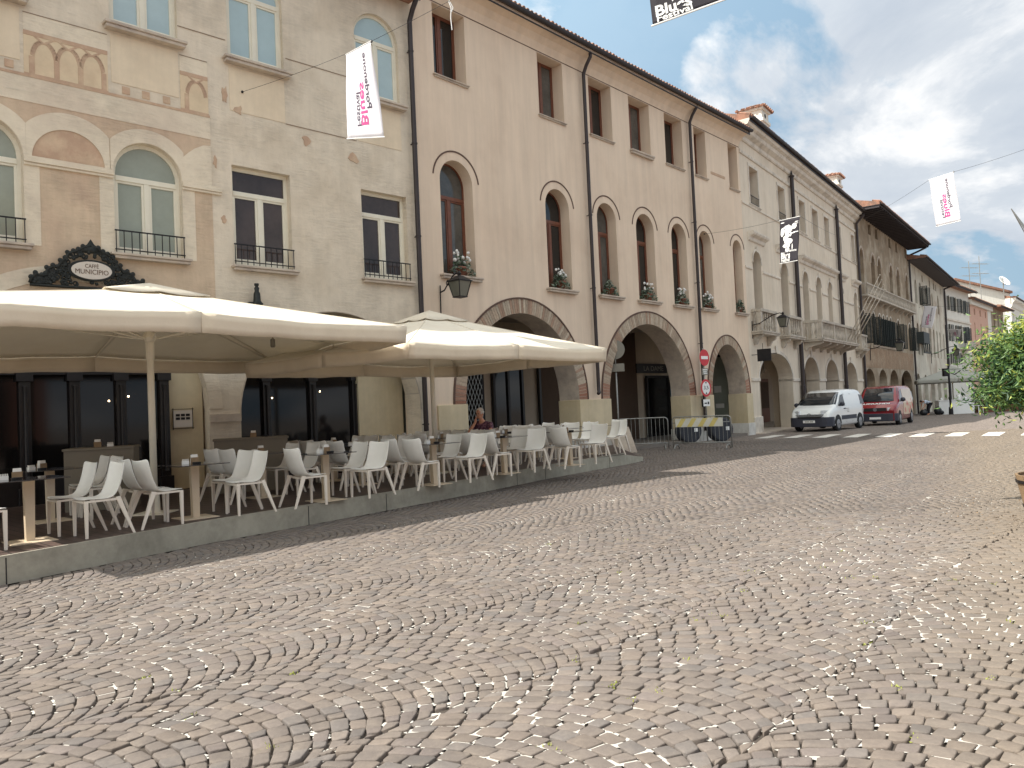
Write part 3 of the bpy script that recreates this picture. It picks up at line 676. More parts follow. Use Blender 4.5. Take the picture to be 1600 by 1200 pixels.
for a, b in ((11.3, 12.7), (14.07, 14.64)):
    mb = MB(); mb.box(a, b, -.006, .002, 8.88, 9.2); mb.build('painted_band', 'paleband', FA)
for c in first:
    window(FA, c-.645, c+.645, 4.97, 7.205, .13, gm='glassgreen', arched=True, transom=6.42)
    sill(FA, c-.76, c+.76, 4.95, .17, .11); railing(FA, c-.64, c+.64, 4.97, .43, 9)
for a, b in rects:
    window(FA, a, b, 4.97, 7.12, .16, gm='glassred', transom=6.5, fw=.08)
    sill(FA, a-.08, b+.10, 4.94, .16, .11); railing(FA, a, b, 4.97, .43, 10)
# damage patches on the plaster
for (u, z, w_, h_) in ((15.0, 8.6, .10, .5), (15.3, 8.35, .12, .22), (16.9, 8.02, .12, .35), (18.15, 7.85, .2, .3), (14.75, 7.1, .05, .3), (14.9, 5.9, .07, .2)):
    mb = MB(); pts = []
    for i in range(11):
        t = 2*pi*i/11; k = random.uniform(.45, 1.1); pts.append((u+w_*cos(t)*k, z+h_*.5*sin(t)*k))
    mb.prism(pts[::-1], -.0135, -.001, 'y'); mb.build('bare_patch', 'pinkfresco', FA)
mb = MB()
ringmb(mb, 9.55, 14.45, 1.9, .28, -.014, .002, n=40); mb.build('painted_arch', 'paleband', FA)
mb = MB(); ringmb(mb, 15.12, 19.85, 1.7, .02, -.02, .6, n=40); mb.build('arch_lining', 'sill', FA)
mb = MB(); mb.box(14.46, 15.11, -.05, .1, 1.62, 1.78); mb.build('capital', 'sill', FA)
for u in (3.0, ): pass
roof(FA, -.2, 20.0, .5, ZA, 7, .32)
body(FA, 0, 20.0, 3.2, ZA, 9.5, 'cream')
# shop front of the cafe in the left arches
def shopfront(parent, u0, u1, y, ztop, n, lit=()):
    mb = MB(); mb.box(u0, u1, y, y+.12, .25, .75); mb.box(u0, u1, y, y+.12, 2.62, 2.86); mb.box(u0, u1, y, y+.12, ztop-.15, ztop)
    for i in range(n+1):
        x = u0+(u1-u0)*i/n; mb.box(x-.09, x+.09, y-.04, y+.12, .25, ztop); mb.box(x-.13, x+.13, y-.07, y+.12, .25, .6); mb.box(x-.13, x+.13, y-.07, y+.12, 2.5, 2.66)
        mb.lathe([(.05, 0), (.035, .05), (.03, 1.6), (.05, 1.72)], 8, M4=T(x, y-.06, .7))
    o = mb.build('shop_front', 'shopblack', parent, bevel=.006)
    g = MB(); g.box(u0, u1, y+.06, y+.075, .3, ztop-.05); g.build('pane', 'glassshop', o)
    for (x, z) in lit:
        l_ = MB(); l_.ball((x, y+.05, z), .016, 6); l_.build('small_lamp', 'lampon', o)
    return o
shopfront(FA, 9.6, 13.6, .12, 4.2, 5, [(12.6, 2.12), (12.95, 2.2)])
shopfront(FA, 4.05, 8.95, .2, 4.2, 5)
shopfront(FA, 15.0, 18.55, 1.0, 4.0, 3, [(16.2, 2.12), (16.35, 2.12), (17.6, 2.25)])
mb = MB(); mb.box(13.62, 14.4, .22, .5, .3, 4.2); p_ = mb.build('beige_panel', 'dado', FA)
mb = MB(); mb.box(18.56, 19.9, .85, 1.4, .3, 4.3); mb.build('beige_pillar', 'dado', FA)
mb = MB(); mb.box(19.9, 21.2, 1.35, 1.38, .3, 4.2); mb.build('shop_window', 'glassgreen', FA)
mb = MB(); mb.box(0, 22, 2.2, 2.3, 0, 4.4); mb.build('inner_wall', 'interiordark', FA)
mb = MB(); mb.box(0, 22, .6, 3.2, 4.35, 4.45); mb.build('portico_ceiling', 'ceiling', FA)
mn = empty('menu_board', (0, 0, 0), 0, 'small framed menu hanging on the beige panel between the cafe windows', 'menu board')
mn.location = FW(A0, 46.5, 13.98, -.18, 1.72); mn.rotation_euler = (0, 0, pi/2-R(46.5))
mb = MB(); mb.box(-.19, .19, 0, .02, -.17, .17); mb.build('board', 'plaque', mn)
mb = MB()
for a, b, c, d in ((-.22, .22, .19, .2), (-.22, .22, -.2, -.19), (-.2, -.19, -.22, .22), (.19, .2, -.22, .22)): mb.box(a, b, -.012, .004, c, d)
for s in (-1, 0, 1):
    for k in range(2): mb.box(s*.1-.04, s*.1+.04, -.006, 0, -.02+k*.07, .03+k*.07)
mb.build('frame', 'iron', mn)
# crest sign
cs = empty('cafe_crest_sign', (0, 0, 0), 0, 'black cast iron scrollwork crest with oval cream plaque above the left parasol', 'sign')
cs.location = FW(A0, 46.5, 12.28, .12, 4.22); cs.rotation_euler = (0, 0, pi/2-R(46.5))
env = lambda x: .82*(1-abs(x)/1.02)**.75*(1.0 if abs(x) < .6 else .95)+.03
mb = MB(); rnd = random.Random(5)
def scroll(mb, cx, cz, r, sgn, turns=1.4, ph=0, th=.02):
    pts = []; n = 16
    for i in range(n+1):
        t = i/n; a = ph+sgn*turns*2*pi*t; q = r*(1-.78*t); pts.append((cx+q*cos(a), rnd.uniform(-.005, .005), cz+q*sin(a)))
    mb.tube(pts, [th*(1.25-.5*i/n) for i in range(n+1)], 6)
x = -.96
envp = [(1.0, .03), (.97, .12), (.90, .20), (.80, .17), (.74, .20), (.72, .31), (.62, .36), (.55, .34), (.50, .46), (.42, .52), (.38, .62), (.28, .66), (.20, .70), (.12, .76), (0, .80)]
def envz(x):
    for (x0, z0), (x1, z1) in zip(envp, envp[1:]):
        if x1 <= x <= x0: return z0+(z1-z0)*(x0-x)/(x0-x1)
    return .02
for s in (-1, 1):
    mb.tube([(s*x, 0, z) for x, z in envp], .030, 6)
    for k, (x, z) in enumerate(envp[1:-1]):
        mb.ball((s*(x+.01), 0, z+.02), (.045, .03, .045), 7); scroll(mb, s*(x-.03), z-.05, .055, s*(1 if k % 2 else -1), ph=k, th=.018)
    for k in range(46):
        x = .98*rnd.random()**.9; zt = envz(x); z = rnd.uniform(.03, max(.05, zt-.05))
        if (x/.40)**2+((z-.33)/.20)**2 < 1: continue
        scroll(mb, s*x, z, rnd.uniform(.035, .06), rnd.choice((1, -1)), ph=rnd.uniform(0, 6.28), th=.017)
    for k in range(20):
        x = .95*rnd.random(); zt = envz(x); z = rnd.uniform(.03, max(.05, zt-.04))
        if (x/.40)**2+((z-.33)/.20)**2 < 1: continue
        mb.ball((s*x, -.01, z), (.034, .025, .034), 6)
mb.tube([(-1, 0, .0), (1, 0, .0)], .028, 6)
mb.prism([(-.16, .66), (.16, .66), (.12, .78), (.06, .82), (0, .92), (-.06, .82), (-.12, .78)], -.02, .02, 'y')
mb.build('scrollwork', 'ironwork', cs, smooth=True)
mb = MB(); ell = [(.345*cos(2*pi*i/32), .33+.165*sin(2*pi*i/32)) for i in range(32)]
mb.prism([(p[0]*1.18, .33+(p[1]-.33)*1.22) for p in ell][::-1], -.03, .03, 'y'); mb.build('oval_frame', 'ironwork', cs, bevel=.01)
mb = MB(); mb.prism(ell[::-1], -.045, -.02, 'y'); pq = mb.build('plaque', 'plaque', cs)
mb = MB(); text_on(mb, 'CAFFÈ', .10, T(0, -.047, .375) @ TXZ, width=.23); text_on(mb, 'MUNICIPIO', .125, T(0, -.047, .26) @ TXZ, width=.56)
mb.build('lettering', 'ink', pq)
# small second finial of a crest over the next arch
fi = empty('cast_iron_finial', FW(A0, 46.5, 15.5, .15, 3.9), pi/2-R(46.5), 'small black cast iron figure rising behind the left parasol, right of the crest sign', 'finial')
mb = MB(); mb.lathe([(.10, 0), (.10, .18), (.13, .22), (.08, .28), (.07, .44), (.045, .5), (.055, .56), (.03, .6), (.05, .62), (.05, .66)], 10); mb.ball((-.14, 0, .2), (.09, .06, .06), 8)
mb.build('figure', 'ironwork', fi, smooth=True)
mb = MB(); mb.box(-.25, .25, -.1, .1, -.3, 0); mb.build('base', 'ironwork', fi)

# ------------------------------------------------------------------ building B: beige palazzo on brick arches
FB = frame('beige_arcaded_palazzo', B0, 42.5, 'long beige plaster building with brown arched windows above brick arches', 'building')
LB = 18.75
bu = [(.80, 2.0), (5.12, 6.36), (7.74, 9.04), (10.12, 11.48), (12.53, 13.83), (14.76, 15.72), (17.7, 18.55)]
ba = [(.83, 2.05), (5.2, 6.38), (7.88, 8.98), (10.22, 11.40), (12.63, 13.73), (14.74, 15.76), (17.68, 18.5)]
bh = [rect(a, b, 10.66, 12.60) for a, b in bu]+[arch(a, b, 5.27, 8.43-(b-a)/2) for a, b in ba]
barch = [(1.44, 6.45, 1.8, 1.04, .42), (8.1, 13.39, 1.8, .99, .42), (15.2, 18.2, 1.8, 1.38, .36)]
cov = [(-.01, 12.69), (-.01, 12.64), (-.03, 12.7), (-.1, 12.86), (-.24, 13.02), (-.5, 13.12), (-.5, 13.2), (.0, 13.3)]
for a, b, zs, f, w in barch: bh.append(arch(a-.01, b+.01, -.5, zs, 28, f))
# the ring of bricks is set into the wall: the hole is cut for the ring, plinths keep the pier faces below the springing
bh = bh[:-3]
for a, b, zs, f, w in barch:
    r = (b-a)/2; m = (a+b)/2; n = 28
    bh.append([(a, -.5), (b, -.5), (b, zs-.001), (b+w, zs)]+[(m+(r+w)*cos(pi*i/n), zs+(r*f+w)*sin(pi*i/n)) for i in range(1, n)]+[(a-w, zs), (a, zs-.001)])
wall(FB, [(0, -.3), (1.44, -.3), (6.45, -.3), (8.1, -.3), (13.39, -.3), (15.2, -.3), (18.2, -.3), (LB, -.3), (LB, 13.2), (0, 13.2)],
     [[(max(p[0], .0), max(p[1], -.28)) for p in h] for h in bh], 'plasterB', .8)
mb = MB(); mb.prism([(.05, 12.62)]+cov[1:-1]+[(.05, 13.2)], 0, LB, 'x'); mb.build('cove_cornice', 'plasterB', FB)
for i, (a, b, zs, f, w) in enumerate(barch):
    archbricks(FB, a, b, zs, w, -.018, .8, f, 88 if i < 2 else 58, seed=i+4)
    mb = MB(); ringmb(mb, a-w, b+w, zs, .045, -.04, .01, f=(f*(b-a)/2+w)/((b-a)/2+w), n=40); mb.build('dark_arch_moulding', 'trimB', FB)
for a, b in ((.43, 1.44), (6.45, 8.1), (13.39, 15.2), (18.2, 18.72)):
    mb = MB(); mb.box(a-.03, b+.03, -.05, .83, .52, 1.79); mb.build('painted_plinth', 'dado', FB, bevel=.015)
    mb = MB(); mb.box(a-.06, b+.06, -.085, .86, -.1, .52); mb.build('marble_base', 'marble', FB, bevel=.015)
for k_, (a, b) in enumerate(ba):
    window(FB, a-.04, b+.04, 5.24, 8.47, .36, fm='brownframe', gm='glasscurtain' if k_ in (0, 2, 5) else 'glassdark', arched=True, transom=7.42, fw=.08)
    sill(FB, a-.14, b+.14, 5.26, .17, .12)
    mb = MB(); ringmb(mb, a-.22, b+.22, 8.43-(b-a)/2, .04, -.015, .004, n=24, t0=.12, t1=pi-.12); mb.build('arch_line', 'trimB', FB)
for i, (a, b) in enumerate(bu):
    window(FB, a-.04, b+.04, 10.62, 12.64, .42, fm='brownframe', gm='glasscurtain' if i in (1, 3) else 'glassdark', fw=.08)
    sill(FB, a-.06, b+.06, 10.65, .08 if i != 3 else .14, .08 if i != 3 else .14)
mb = MB(); mb.box(0, LB, -.014, .002, 12.625, 12.645); mb.build('string_line', 'trimB', FB)
mb = MB(); mb.box(16.05, 17.3, -.012, .002, 10.93, 11.04); mb.build('fresco_fragment', 'pinkfresco', FB)
roof(FB, -.1, LB+.15, .5, 13.2, 7, .32)
body(FB, 0, LB, 4.6, 13.2, 9.5, 'plasterB', .81)
# portico inside
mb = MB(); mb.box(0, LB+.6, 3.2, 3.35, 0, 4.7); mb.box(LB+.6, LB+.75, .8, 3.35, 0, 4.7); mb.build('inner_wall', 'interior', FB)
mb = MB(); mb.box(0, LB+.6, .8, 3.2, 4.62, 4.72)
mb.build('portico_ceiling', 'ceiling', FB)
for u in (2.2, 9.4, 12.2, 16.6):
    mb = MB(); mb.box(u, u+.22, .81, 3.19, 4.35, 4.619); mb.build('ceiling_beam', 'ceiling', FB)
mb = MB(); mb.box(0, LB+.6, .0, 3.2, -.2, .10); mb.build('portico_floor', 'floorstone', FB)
def bshop(u0, u1, z1, n=2, fm='shopblack', gm='glassshop', y=3.1, z0=.12):
    mb = MB(); mb.box(u0, u1, y-.06, y+.06, z1-.1, z1)
    for i in range(n+1):
        x = u0+(u1-u0)*i/n; mb.box(x-.05, x+.05, y-.06, y+.06, z0, z1-.1)
    o = mb.build('shop_window', fm, FB); g = MB(); g.box(u0, u1, y, y+.02, z0, z1-.05); g.build('pane', gm, o)
    return o
bshop(2.2, 5.2, 3.4, 2); bshop(5.75, 7.2, 3.4, 2); bshop(8.15, 9.7, 3.6, 1, gm='interiordark')
bshop(15.25, 17.0, 2.75, 1); bshop(17.05, 18.3, 2.75, 1, gm='glasspale')
mb = MB(); mb.box(12.3, 14.3, 2.95, 3.19, .1, 4.62); mb.build('brown_door_surround', 'interiordark', FB)
mb = MB(); mb.box(18.9, 19.0, 1.0, 3.1, .12, 3.6); e_ = mb.build('glass_screen', 'shopblack', FB); g = MB(); g.box(18.88, 18.899, 1.1, 3.0, .5, 3.5); g.build('pane', 'glassgreen', e_)
g = MB(); g.box(18.87, 18.879, 1.5, 1.85, 1.9, 2.2); g.box(18.87, 18.879, 1.4, 1.8, 1.2, 1.4); g.build('notice', 'paper', e_)
# roll-down lattice in the first arch
mb = MB()
for i in range(-10, 15):
    a = 1.5+i*.14
    for s in (1, -1):
        p0 = (a, .6) if s > 0 else (a+1.3, .6); p1 = (a+1.3, 3.4) if s > 0 else (a, 3.4)
        x0, z0 = p0; x1, z1 = p1
        t0 = max(0, (1.5-x0)/(x1-x0) if x1 > x0 else (3.3-x0)/(x1-x0)); t1 = min(1, (3.3-x0)/(x1-x0) if x1 > x0 else (1.5-x0)/(x1-x0))
        if t1 > t0+.02: mb.tube([(x0+(x1-x0)*t0, 1.2, z0+(z1-z0)*t0), (x0+(x1-x0)*t1, 1.2, z0+(z1-z0)*t1)], .008, 4, cap=False)
mb.build('lattice_gate', 'galv', FB)
# shop sign
sg = empty('shop_sign', FW(B0, 42.5, 15.55, -2.9, 3.05), pi/2-R(42.5), 'long black shop sign with pale thin capitals under the brick arch', 'sign')
mb = MB(); mb.box(-1.3, 1.1, 0, .08, -.2, .2); mb.build('board', 'black', sg, bevel=.01)
mb = MB(); text_on(mb, 'LA DAME', .30, T(.0, -.004, -.10) @ TXZ, width=1.55); mb.build('lettering', 'signgrey', sg)
# downpipes
def downpipe(P, ang, u, ztop, zbot, r=.06, out=.14, label='', elbow=.45, curl=True):
    e = empty('downpipe', FW(P, ang, u, 0, 0), pi/2-R(ang), label, 'downpipe')
    pts = [(0, -elbow, ztop), (0, -elbow, ztop-.12), (0, -elbow*.6, ztop-.35), (0, -out, ztop-.6), (0, -out, ztop-1.)]+[(0, -out, z) for z in (ztop*.5+zbot*.5,)]+[(0, -out, zbot+.25)]
    if curl: pts += [(0, -out, zbot+.1), (-.05, -out-.05, zbot), (-.16, -out-.1, zbot-.02)]
    else: pts += [(0, -out, zbot)]
    mb = MB(); mb.tube(pts, r, 10); mb.build('pipe', 'pipe', e, smooth=True)
    z = zbot+1.
    while z < ztop-1.2:
        c = MB(); c.lathe([(r+.012, 0), (r+.012, .04)], 10, M4=T(0, -out, z)); c.box(-.02, .02, -out, 0, z+.01, z+.03); c.build('clamp', 'pipe', e); z += 2.4
    return e
downpipe(B0, 42.5, -.12, 12.3, .3, label='dark downpipe on the corner between the painted brick and beige buildings', r=.065)
downpipe(B0, 42.5, 7.32, 13.1, 2.0, label='dark downpipe between the second and third upper windows of the beige building')
downpipe(B0, 42.5, 14.25, 13.2, .4, label='dark downpipe behind the no entry sign on the beige building', curl=False)
# flower pots on the sills
def pot_mesh(seed):
    rnd = random.Random(seed)
    p = MB(); p.lathe([(.08, 0), (.11, .14), (.125, .14), (.125, .18), (.10, .18)], 12)
    lf = MB()
    for i in range(230):
        a = rnd.uniform(0, 2*pi); rr = rnd.uniform(.02, .30); z = .16+rnd.uniform(.0, .28)*(1-rr/.42)-max(0, rr-.12)*.9
        c = Vector((rr*cos(a)*1.15, rr*sin(a)*.6, z)); d = Vector((rnd.uniform(-1, 1), rnd.uniform(-1, 1), rnd.uniform(-.3, 1))).normalized(); q = d.orthogonal().normalized()*.018; d = d*.05
        lf.add([c-d, c-q, c+d, c+q], [(0, 1, 2, 3)], 0 if rnd.random() < .6 else 1)
    fl = MB()
    for i in range(16):
        a = rnd.uniform(0, 2*pi); rr = rnd.uniform(.03, .22); fl.ball((rr*cos(a)*1.1, rr*sin(a)*.6-.02, .26+rnd.uniform(0, .2)), rnd.uniform(.022, .034), 6)
    return p, lf, fl
ORD = ['leftmost', 'second', 'third', 'fourth', 'fifth', 'sixth', 'rightmost']
for i, (a, b) in enumerate(ba):
    p, lf, fl = pot_mesh(i)
    e = empty('potted_plant', FW(B0, 42.5, (a+b)/2+(0.05 if i else .08), -.04, 5.265), pi/2-R(42.5)+random.uniform(-.3, .3), 'white flowering pot on the %s arched sill of the beige building' % ORD[i], 'potted plant', 'potted plants on the arched window sills')
    e.scale = (1.45, 1.3, 1.45) if i < 6 else (1.1, 1.1, 1.5)
    p.build('pot', 'terracotta', e, smooth=True); lf.build('foliage', ['leafdark', 'leafpale'], e); 
    if i not in (2, 6): fl.build('flowers', 'petal', e)
    else: fl = None
# wall lanterns
def lantern(P, ang, u, z, ln, label, s=1., z0=0):
    e = empty('wall_lantern', FW(P, ang, u, 0, z), pi/2-R(ang), label, 'lantern', 'bracket lanterns on the house fronts'); e.scale = (s, s, s)
    mb = MB(); mb.tube([(0, -.02, -.5), (0, -.03, .15)], .014, 6); mb.tube([(0, -.02, .0), (0, -ln*.25, .03), (0, -ln*.45, .16), (0, -ln*.7, .30), (0, -ln*.9, .34), (0, -ln, .30)], .016, 6)
    pts = [(0, -ln*.45-.09*cos(t*.9)*(1-t/9), .16+.09*sin(t*.9)*(1-t/9)) for t in range(8)]; mb.tube(pts, .01, 5)
    b = mb.build('bracket', 'iron', e)
    c = (0, -ln, 0)
    mb = MB(); zt, zb, rt_, rb = .22, -.16, .17, .10
    for sx in (-1, 1):
        for sy in (-1, 1): mb.tube([(sx*rb, -ln+sy*rb, zb), (sx*rt_, -ln+sy*rt_, zt-.06)], .010, 4)
    def sq(r, z): return [(-r, -ln-r, z), (r, -ln-r, z), (r, -ln+r, z), (-r, -ln+r, z)]
    mb.hexa(sq(rt_+.02, zt-.075), sq(rt_+.02, zt-.055)); mb.hexa(sq(rt_+.01, zt-.055), sq(.05, zt+.05)); mb.hexa(sq(rb+.01, zb-.02), sq(rb+.01, zb)); mb.lathe([(.03, 0), (.05, .05), (.015, .1)], 8, c=(0, -ln, zt+.05))
    k = mb.build('cage', 'iron', e)
    g = MB(); g.hexa(sq(rb-.005, zb+.001), sq(rt_-.008, zt-.077)); g.build('glass', 'lanternglass', k)
lantern(B0, 42.5, .65, 4.75, .62, 'black bracket lantern below the leftmost flowered arched window', 1.25)
lantern(C0, 36, .45, 4.8, 1.15, 'black bracket lantern in front of the first ivory balcony', 1.2)

# ------------------------------------------------------------------ building C: ivory palazzo with balconies
FC = frame('ivory_balcony_palazzo', C0, 36, 'pale ivory palazzo with stone balconies, moulded cornice and two tall dark pipes')
LC = 22.4
cu_ = [(1.15, 2.35), (5.35, 6.5), (9.0, 10.15), (11.6, 12.8), (14.2, 15.3), (17.25, 18.25), (21.1, 22.0)]
ca = [(1.05, 2.2), (5.15, 6.35), (8.98, 10.1), (11.65, 12.75), (14.25, 15.2), (17.32, 18.1), (20.95, 21.85)]
carch = [(1.13, 6.2, 2.44, .48), (8.2, 11.25, 2.44, .78), (12.65, 15.6, 2.4, .8), (17.25, 20.6, 2.35, .7)]
ch = [rect(a, b, 10.36, 12.08) for a, b in cu_]+[arch(a, b, 4.55, 8.25-(b-a)/2) for a, b in ca]+[arch(a, b, -.45, z, 24, f) for a, b, z, f in carch]
wall(FC, rect(0, LC, -.6, 13.75), ch, 'plasterC', .7)
def moulding(parent, u0, u1, prof, m, name):   # prof: list of (out, z)
    mb = MB(); mb.prism([(.03, prof[0][1])]+[(-o, z) for o, z in prof]+[(.03, prof[-1][1])], u0, u1, 'x'); return mb.build(name, m, parent)
moulding(FC, -.05, LC+.05, [(.06, 13.05), (.10, 13.10), (.10, 13.25), (.30, 13.36), (.34, 13.46), (.34, 13.52), (.48, 13.58), (.56, 13.72), (.56, 13.80)], 'stoneC', 'cornice')
moulding(FC, 0, LC, [(.05, 12.42), (.07, 12.46), (.07, 12.56), (.02, 12.60)], 'stoneC', 'upper_string_course')
moulding(FC, 0, LC, [(.03, 10.18), (.05, 10.20), (.05, 10.26), (.02, 10.28)], 'stoneC', 'sill_string_course')
for a, b in ((0, .9), (2.35, 5.0), (6.5, 8.8), (10.25, 11.5), (12.9, 14.1), (15.35, 17.15), (18.25, 20.8), (22.0, LC)):
    moulding(FC, a, b, [(.03, 7.30), (.06, 7.33), (.06, 7.40), (.02, 7.43)], 'stoneC', 'impost_course')
for a, b in cu_:
    window(FC, a-.03, b+.03, 10.33, 12.10, .38, fm='brownframe', gm='glassdark', fw=.07)
    mb = MB(); mb.box(a-.12, a-.001, -.03, .004, 10.3, 12.2); mb.box(b+.001, b+.12, -.03, .004, 10.3, 12.2); mb.box(a-.12, b+.12, -.032, .004, 12.085, 12.22); mb.build('window_surround', 'stoneC', FC)
    sill(FC, a-.15, b+.15, 10.34, .1, .09, 'stoneC')
for a, b in (cu_[0], cu_[1]): railing(FC, a, b, 10.36, .4, 7, -.02)
for a, b in ca:
    window(FC, a-.03, b+.03, 4.53, 8.28, .40, fm='brownframe', gm='glassdark', arched=True, transom=7.2)
    mb = MB(); ringmb(mb, a-.001, b+.001, 8.25-(b-a)/2, .1, -.04, .004, n=20); mb.box((a+b)/2-.07, (a+b)/2+.07, -.06, -.041, 8.2, 8.45); mb.build('arch_surround', 'stoneC', FC)
for a, b in ((.55, 2.75), (4.55, 6.95), (8.55, 16.2), (16.85, 18.6), (20.5, 22.3)):
    moulding(FC, a, b, [(.05, 8.62), (.08, 8.66), (.10, 8.78), (.26, 8.86), (.30, 8.94), (.30, 9.0)], 'stoneC', 'window_cornice')
for a, b, z, f in carch:
    mb = MB(); ringmb(mb, a-.001, b+.001, z, .16, -.03, .004, f=f, n=30); mb.box((a+b)/2-.1, (a+b)/2+.1, -.07, -.031, z+f*(b-a)/2-.02, z+f*(b-a)/2+.35); mb.build('arch_surround', 'stoneC', FC)
for a, b in ((.02, 1.13), (6.2, 8.2), (11.25, 12.65), (15.6, 17.25), (20.6, 22.35)):
    mb = MB(); mb.box(a, b, -.06, .72, 2.32, 2.47); mb.build('capital', 'stoneC', FC, bevel=.02)
    mb = MB(); mb.box(a+.03, b-.03, -.09, .72, -.5, .75); mb.build('pier_base', 'stoneC', FC, bevel=.02)
def balcony(parent, u0, u1, out, z0, z1, nb, name='balcony'):
    mb = MB(); mb.box(u0-.08, u1+.08, -out-.08, -.001, z0-.12, z0); mb.box(u0-.12, u1+.12, -out-.12, -.001, z0-.03, z0+.04)
    o = mb.build(name, 'stone', parent, bevel=.01)
    mb = MB(); h = .2
    mb.box(u0-.03, u1+.03, -out-.03, -out+.17, z1-.13, z1); 
    for u in (u0, u1-.14): mb.box(u-.005 if u == u0 else u, u+.14, -out+.171, -.001, z1-.13, z1)
    for u in (u0, u1-.2): mb.box(u, u+.2, -out, -out+.2, z0+.041, z1-.131)
    for k in range(1, int((u1-u0)/2.6)): u = u0+(u1-u0)*k/int((u1-u0)/2.6); mb.box(u-.1, u+.1, -out, -out+.2, z0+.041, z1-.131)
    mb.build('handrail', 'stone', o, bevel=.008)
    pr = [(.05, 0), (.05, .04), (.025, .08), (.075, .26), (.05, .40), (.028, .55), (.055, .66), (.06, .72)]
    H_ = z1-.131-z0-.041; pr = [(r, z*H_/.72) for r, z in pr]
    for k in range(nb):
        u = u0+.3+(u1-u0-.6)*(k+.5)/nb; b = MB(); b.lathe(pr, 8, c=(u, -out+.09, z0+.041)); b.build('baluster', 'stone', o, smooth=True)
    ns = max(1, int(out/.3))
    for u in (u0+.08, u1-.08):
        for k in range(ns):
            b = MB(); b.lathe(pr, 8, c=(u, -out+.32+k*.22, z0+.041)); b.build('baluster', 'stone', o, smooth=True)
    nk = max(2, int((u1-u0)/1.3))
    for k in range(nk):
        u = u0+.2+(u1-u0-.4)*k/(nk-1); b = MB(); b.prism([(-out, z0-.121), (-.001, z0-.121), (-.001, z0-.55), (-.12, z0-.56), (-.2, z0-.42), (-out*.55, z0-.34), (-out*.8, z0-.30), (-out, z0-.22)], u-.09, u+.09, 'x'); b.build('bracket', 'stone', o, bevel=.02)
balcony(FC, .5, 2.75, .42, 4.5, 5.52, 5); balcony(FC, 4.55, 6.95, .42, 4.5, 5.52, 5); balcony(FC, 8.55, 16.6, .95, 4.5, 5.5, 26); balcony(FC, 20.6, 22.2, .42, 4.45, 5.4, 4)
roof(FC, -.05, LC+.1, .58, 13.80, 7, .32)
body(FC, 0, LC, 4.2, 13.8, 9.5, 'plasterC', .71)
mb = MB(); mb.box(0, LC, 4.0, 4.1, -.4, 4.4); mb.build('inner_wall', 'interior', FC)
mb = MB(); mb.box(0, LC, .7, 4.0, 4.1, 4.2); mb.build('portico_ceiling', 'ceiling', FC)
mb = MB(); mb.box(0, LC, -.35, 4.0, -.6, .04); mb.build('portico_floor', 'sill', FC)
for u in (.9, 6.6, 11.8, 16.2, 21.2):
    mb = MB(); mb.box(u, u+.5, .72, 3.98, .05, 4.1)
    vs, fs = slab(rect(.7, 4.0, .04, 4.1), [arch(1.15, 3.6, .05, 2.3)], 0, .45); mb = MB(); mb.add([(u+y, x, z) for x, y, z in vs], [f[::-1] for f in fs]); mb.build('cross_arch', 'interior', FC)
for u0_, u1_ in ((2.3, 3.9), (4.6, 5.6), (9, 10.5), (13.2, 14.8), (17.8, 19.4)):
    mb = MB(); mb.box(u0_, u1_, 3.94, 4.0, .05, 2.7); d_ = mb.build('door', 'interior' if u0_ < 4 else 'brownframe', FC); g = MB(); g.box(u0_+.12, u1_-.12, 3.93, 3.939, .9, 2.5); g.build('panel', 'interiordark' if u0_ > 4 else 'dado', d_)
# tall dark pipes
for u, lab in ((7.45, 'tall dark pipe on the ivory palazzo between the second and third balconies'), (16.85, 'tall dark pipe on the ivory palazzo right of the long balcony')):
    e = empty('tall_pipe', FW(C0, 36, u, .16, 0), pi/2-R(36), lab, 'pipe', 'tall dark pipes on the ivory palazzo')
    mb = MB(); mb.tube([(0, 0, -.1), (0, 0, 2.1), (0, 0, 2.12), (0, 0, 12.9)], [.13, .13, .11, .10], 10); mb.build('shaft', 'pipe', e, smooth=False)
    mb = MB(); mb.lathe([(.13, 0), (.15, .05), (.06, .12), (.05, .2), (.02, .34)], 10, c=(0, 0, 12.9)); mb.build('cap', 'pipe', e)
downpipe(C0, 36, LC+.05, 13.6, -.4, label='dark downpipe between the ivory palazzo and the brown frescoed house', curl=False, r=.08, elbow=.6)
# flag poles leaning out of the long balcony
for k in range(4):
    e = empty('flagpole', FW(C0, 36, 14.6+k*.7, .9, 4.75), pi/2-R(36), ['leftmost', 'second', 'third', 'rightmost'][k]+' of four pale bare flagpoles leaning out from the long stone balcony', 'flagpole', 'flagpoles on the long balcony')
    mb = MB(); mb.tube([(0, 0, 0), (.9-.25*k, -1.7, 3.6-.25*k)], [.032, .02], 8); mb.build('pole', 'stone', e, smooth=True)
    mb = MB(); mb.ball((.9-.25*k, -1.72, 3.63-.25*k), .05, 6); mb.build('finial', 'stone', e)
